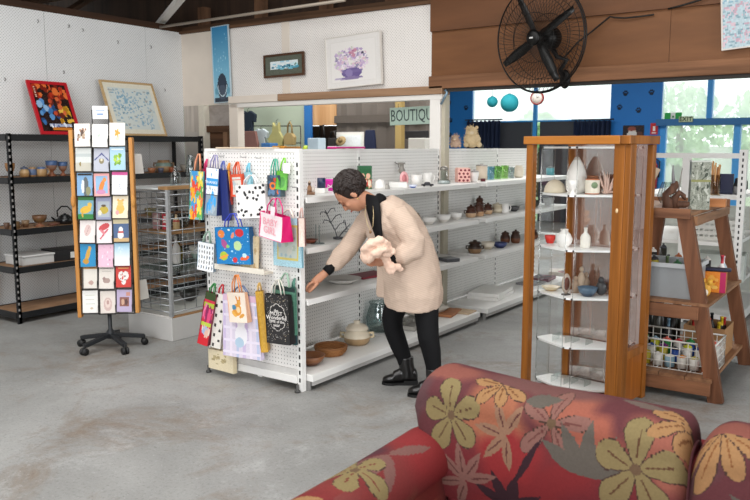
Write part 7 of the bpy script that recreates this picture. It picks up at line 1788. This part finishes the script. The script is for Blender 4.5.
garment('t_shirt', 'pale grey t-shirt with a faded blue print on the rail', 't-shirt', 254, 128.5, 268, 150, TEE, '#b9c4c8', y=SY_ - .08)
garment('top', 'pale yellow sleeveless top on the rail', 'top', 269, 122, 284, 146, [(.1, 0), (.9, 0), (1, .3), (.72, .6), (.7, 1), (.58, .85), (.42, .85), (.32, 1), (.28, .6), (0, .3)], '#a5a06a', y=SY_ - .08)
a = BP(290, 145, SY_ - .08)
t = thing('shoulder_bag', 'tan cloth shoulder bag hanging on the rail right of the yellow top', 'bag', a, 0); s = mpp(a)
MB().prism([(-6 * s, 0), (6 * s, 0), (7 * s, 8 * s), (3 * s, 12 * s), (-3 * s, 12 * s), (-7 * s, 8 * s)], -.04, .04).build('bag_body', mat('#a08c5e', .8), t, bevel=.01)
MB().tube([(0, 0, 23.5 * s), (0, .03, 24 * s)], .005, 5).build('hanging_hook', WR, t)
MB().tube([(-3 * s, 0, 11 * s), (-2.5 * s, 0, 19 * s), (0, 0, 23 * s), (2.5 * s, 0, 19 * s), (3 * s, 0, 11 * s)], .016, 6).build('strap', mat('#8f7a4e', .8), t)
for k, (px, h_, lb, c_) in enumerate(((322, 22, 'black handbag hanging on the brown boutique wall, the left one', '#1a1816'), (333, 16, 'black handbag hanging on the brown boutique wall, the right one', '#262220'))):
    a = BP(px, 148, BY - .12); s = mpp(a)
    t = thing('handbag', lb, 'bag', a, 0, 'black handbags')
    MB().prism([(-5 * s, 0), (5 * s, 0), (4.4 * s, 10 * s), (-4.4 * s, 10 * s)], -.05, .05).build('bag_body', mat(c_, .5), t, bevel=.01)
    MB().tube([(0, 0, h_ * s + .005), (0, .09, h_ * s + .02)], .006, 5).build('hanging_hook', WR, t)
    MB().tube([(-3.5 * s, 0, 10 * s), (-2 * s, 0, h_ * s), (2 * s, 0, h_ * s), (3.5 * s, 0, 10 * s)], .016, 6).build('strap', mat(c_, .5), t)
a = BP(341, 141, BY - .15); s = mpp(a) * .6
t = thing('sun_hat', 'straw sun hat hanging beside the black handbags', 'hat', a, 0, None, R_(60), R_(20))
MB().lathe([(.001, 8 * s), (3 * s, 7.5 * s), (4 * s, 5 * s), (4.2 * s, 1 * s)], n=18).build('hat_crown', mat('#8f7a55', .8), t); MB().tube([(0, 0, 8.1 * s), (0, .02, 10 * s)], .004, 5).build('hanging_loop', WR, t); MB().lathe([(4.2 * s, 1 * s), (9 * s, 0), (9 * s, .4 * s), (4.2 * s, 1.4 * s)], n=18).build('brim', mat('#9a845c', .8), t)
garment('dress', 'dark navy garment hanging right of the boutique window', 'clothing', 364, 130, 376.5, 160, [(.05, 0), (.95, 0), (.9, .7), (.8, 1), (.2, 1), (.1, .7)], '#1a2340', y=BY - .25)
def crate(name, label, cat, px0, py0, px1, py1, y, dep, col, bev=.01):
    a, b = at(px0, py1, y=y), at(px1, py0, y=y)
    o = MB().box(-(b.x - a.x) / 2, (b.x - a.x) / 2, -dep / 2, dep / 2, 0, b.z - a.z).build(name, mat(col, .6), bevel=bev)
    place(o, ((a.x + b.x) / 2, y + dep / 2, a.z)); return tag(o, label, cat)
# a long shop counter holds the low things seen just over the gondola
zc_ = at(300, 152, y=9.6).z
ct = thing('counter', 'pale counter behind the gondola in the boutique', 'counter', (-7.0, 9.7, 0), 0)
xa, xb = at(236, 150, y=9.6).x, at(428, 150, y=9.6).x
MB().box(xa, xb, 9.5, 9.95, zc_ - .04, zc_ - .001).build('counter_top', mat('#b5ada2', .5), ct, w=True); MB().box(xa + .05, xb - .05, 9.55, 9.9, 0, zc_ - .041).build('cabinet', mat('#a8a298', .6), ct, w=True)
def oncounter(name, label, cat, px0, py0, px1, col, y=9.58, dep=.2, bev=.01):
    a, b = at(px0, 150, y=y), at(px1, py0, y=y); o = MB().box(-(b.x - a.x) / 2, (b.x - a.x) / 2, 0, dep, 0, b.z - zc_).build(name, mat(col, .6), bevel=bev)
    place(o, ((a.x + b.x) / 2, y, zc_)); return tag(o, label, cat)
oncounter('bin', 'small blue tub on the boutique counter under the yellow top', 'tub', 261, 143, 270, '#3a6ea8')
oncounter('pattern_box', 'pale blue patterned box on the counter by the blue door post', 'box', 307.5, 138, 318, '#aebfcb')
oncounter('printer', 'white printer-like box on the counter under the BOUTIQUE sign', 'box', 408, 138, 425, '#c4c1ba')
o = oncounter('book', 'orange and yellow packet on the counter below the tan shoulder bag', 'packet', 272, 146, 283, '#c8862c', dep=.1)
oncounter('book', 'brown packet on the counter below the tan shoulder bag', 'packet', 284, 146.5, 297, '#9a6a34', dep=.1)
pot('ball', 'lime green ball on the counter right of the clothes rail', 'ball', (at(305, 146, y=9.6).x, 9.62, zc_ + .001), .11, .11, 'egg', '#b4c83a')
a = at(416, 140, y=9.9)
crate('monitor', 'flat black screen behind the white box under the BOUTIQUE sign', 'screen', 405, 130.5, 427, 139, 9.75, .06, '#1d1c1c')
# ================================================================ far room
def FP(px, py, y=FY - .02): return at(px, py, y=y)
PAW = mat('#0c1f38', .6)
for k, (px, py) in enumerate(((449, 103), (466, 108), (450.5, 120.5), (449.5, 135), (625.5, 93.5), (651.5, 92.5), (619.5, 107.5), (638.5, 110.5))):
    c = FP(px, py, FY - .004); mb = MB(); q = .052
    D_ = Matrix.Diagonal((1, .06, 1, 1))
    for (x, z, rx_, rz_) in ((0, -.35, .75, .55), (-.8, .25, .26, .38), (-.3, .75, .26, .4), (.3, .75, .26, .4), (.8, .25, .26, .38)):
        mb.ell((0, 0, 0), rx_ * q, .003, rz_ * q, 12, 8, M=Matrix.Translation((x * q, 0, z * q)))
    where = ('upper left on the narrow blue wall', 'upper right on the narrow blue wall', 'middle of the narrow blue wall', 'lowest on the narrow blue wall', 'upper left on the wide blue panel', 'upper right on the wide blue panel', 'lower left on the wide blue panel', 'lower right on the wide blue panel')[k]
    place(tag(mb.build('paw_print', PAW), 'dark paw print, ' + where, 'wall sticker', 'paw prints on the blue wall'), c, 0, 0, R_((-15, 10, -20, 0, 5, -5, 10, -8)[k]))
def lantern(px, py, rpx, y, label):
    c = at(px, py, y=y); s = mpp(c); r = rpx * s; t = thing('paper_lantern', label, 'lantern', c, 0, 'teal paper lanterns')
    pr3 = [(max(.02, r * math.sin(PI * i / 28)) * (1 + .015 * (i % 2)), -r * math.cos(PI * i / 28)) for i in range(2, 27)]
    MB().lathe(pr3, n=24).build('shade', mat('#2ba6b4', .7), t)
    MB().tube([(0, 0, r), (0, 0, r + 1.2)], .004, 5).build('hanging_string', mat('#dfe6e6', .6), t)
    MB().tube([(.16 * r * math.cos(a), .16 * r * math.sin(a), r * .985) for a in np.linspace(0, 2 * PI, 16, endpoint=False)], .006, 5, closed=True).build('ring', mat('#2a6a74', .5), t)
lantern(492.3, 101.8, 5.4, 12.5, 'smaller teal paper lantern, the left of the pair'); lantern(509.5, 103, 9, 12.3, 'larger teal paper lantern, the right of the pair')
c = at(537, 98, y=12); s = mpp(c)
t = thing('wall_clock', 'round white clock with a red rim hanging below the fan', 'clock', c, R_(8))
MB().lathe([(6.3 * s, -.02), (6.9 * s, -.01), (6.9 * s, .03), (.001, .03), (.001, .01), (5.6 * s, .01), (5.8 * s, -.02), (6.3 * s, -.02)], n=28, M=Matrix.Rotation(-PI / 2, 4, 'X') @ Matrix.Identity(4)).build('rim', mat('#9c2f2c', .4), t)
MB().lathe([(.001, 0), (5.7 * s, 0), (5.7 * s, .004), (.001, .004)], n=28, M=Matrix.Translation((0, -.006, 0)) @ MY).build('dial', mat('#e3dcd2', .4), t)
MB().box(-.004, .004, -.013, -.011, 0, 3.6 * s).build('hand', mat('#2a2624', .5), t, ); MB().bar((0, -.012, 0), (2.4 * s, -.012, 1.2 * s), .004, .008).build('hand', mat('#2a2624', .5), t)
MB().tube([(0, .01, 6.5 * s), (0, .01, 9.5 * s)], .006, 5).build('hanger', mat('#3a3634', .5), t)
def curtain(px0, px1, py0, label):
    a, b = FP(px0, py0, FY - .15), FP(px1, py0, FY - .15); n_ = 60; vs = []
    for i in range(n_ + 1):
        x = a.x + (b.x - a.x) * i / n_; y = FY - .14 + .045 * math.sin(i * .9) + .015 * math.sin(i * 2.3)
        for z in (.05, .7, 1.4, a.z + .02 * math.sin(i * 1.7)): vs.append((x, y, z))
    mb = MB().add(vs, [(4 * i + k, 4 * i + 4 + k, 4 * i + 5 + k, 4 * i + 1 + k) for i in range(n_) for k in range(3)], None, True)
    t = thing('curtain', label, 'curtain', ((a.x + b.x) / 2, FY - .14, 0), 0, 'navy curtains')
    o = mb.build('cloth', mat('#16233f', .8, var=.2, scale=6), t, w=True); o.modifiers.new('t', 'SOLIDIFY').thickness = .01
    MB().tube([(a.x - .05, FY - .14, a.z + .03), (b.x + .05, FY - .14, a.z + .03)], .014, 6).build('rod', mat('#23262c', .4), t, w=True)
curtain(467, 500, 121.5, 'gathered navy curtain at the left of the dark panel, behind the plush toys'); curtain(574, 611, 121.5, 'gathered navy curtain at the right of the dark panel, above the cabinet')
img = put(canvas(30, 24, '#2e2428', .03), ('e', .45, .55, .2, .24, '#c8a898'), ('e', .45, .35, .26, .3, '#d8d4d0'), ('e', .42, .78, .2, .14, '#8a4a40'), ('e', .8, .4, .15, .2, '#5a3a34'), ('e', .45, .2, .2, .15, '#e0dcd8'))
p = [FP(*q, FY - .01) for q in ((622.5, 141), (643.5, 141), (643.5, 125.5), (622.5, 125.5))]
mb = MB().box(p[0].x, p[1].x, FY - .012, FY - .002, p[0].z, p[3].z, col='#2e2428'); mb.picture(img, p[0].x, p[1].x, p[0].z, p[3].z, FY - .0125); tag(mb.build('poster', paint(.4)), 'dark poster with a pale face on the blue wall above the cabinet', 'poster')
a, b = FP(650, 134.5), FP(658, 123)
t = thing('fire_sign', 'red fire extinguisher sign on the blue wall beside the glass door', 'sign', ((a.x + b.x) / 2, FY - .01, a.z), 0)
w_, h_ = b.x - a.x, b.z - a.z
MB().box(-w_ / 2, w_ / 2, -.004, .006, 0, h_).build('sign_plate', mat('#c0282c', .4), t)
MB().box(-w_ * .16, w_ * .16, -.007, -.0045, h_ * .3, h_ * .72).box(-w_ * .3, w_ * .3, -.007, -.0045, h_ * .1, h_ * .18).build('symbol', mat('#f0e8e4', .4), t)
a = FP(653, 172, FY - .1); t = thing('fire_extinguisher', 'red fire extinguisher on the blue wall seen past the right cabinet post', 'fire extinguisher', (a.x, FY - .12, a.z - .3), 0)
MB().lathe([(.001, 0), (.085, 0), (.085, .42), (.03, .52), (.03, .56), (.001, .56)], n=16).build('cylinder_body', mat('#b8242a', .35), t)
MB().bar((0, 0, .562), (0, -.12, .60), .03, .02).build('handle', mat('#1a1a1a', .4), t); MB().tube([(.03, 0, .55), (.12, 0, .5), (.11, 0, .2)], .014, 6).build('hose', mat('#1a1a1a', .5), t)
MB().box(-.05, .05, .085, .11, .2, .3).build('wall_bracket', mat('#555', .4) if False else mat('#55585a', .4), t)
ye = FY - .16
a, b = at(678.5, 122.3, y=ye), at(693, 116.2, y=ye)
t = thing('exit_sign', 'small EXIT sign on the blue beam over the glass door', 'sign', ((a.x + b.x) / 2, ye, a.z), 0); w_, h_ = b.x - a.x, b.z - a.z
MB().box(-w_ / 2, w_ / 2, 0, .05, 0, h_).build('sign_box', mat('#8fa07c', .4), t, bevel=.004)
MB().box(-w_ / 2 + .01, w_ / 2 - .01, -.002, -.0005, .01, h_ - .01).build('sign_face', mat('#c3cfae', .4), t)
tb = text_mb('EXIT', h_ * .95, None, .001, 'CENTER', 1.1, .003); tb.v = [Vector((v.x, v.y - .004, v.z + h_ / 2)) for v in tb.v]; tb.build('lettering', mat('#2f4a34', .5), t)
a, b = at(664.5, 120.5, y=FY + .02), at(682, 112.5, y=FY + .02)
t = thing('safety_sign', 'green and white safety sign on the window above the blue beam', 'sign', ((a.x + b.x) / 2, FY + .015, a.z), 0); w_, h_ = b.x - a.x, b.z - a.z
for x0, x1, c_, nm in ((-.5, -.14, '#1fa84a', 'green_panel'), (-.138, .13, '#eef2ee', 'white_panel'), (.132, .5, '#1fa84a', 'green_panel')):
    MB().box(x0 * w_, x1 * w_, -.006, 0, 0 if nm[0] == 'g' else -.01, h_).build(nm, mat(c_, .4), t)
MB().box(-.02, .02, -.009, -.0065, h_ * .35, h_ * .6).build('symbol', mat('#3a8a50', .4), t)
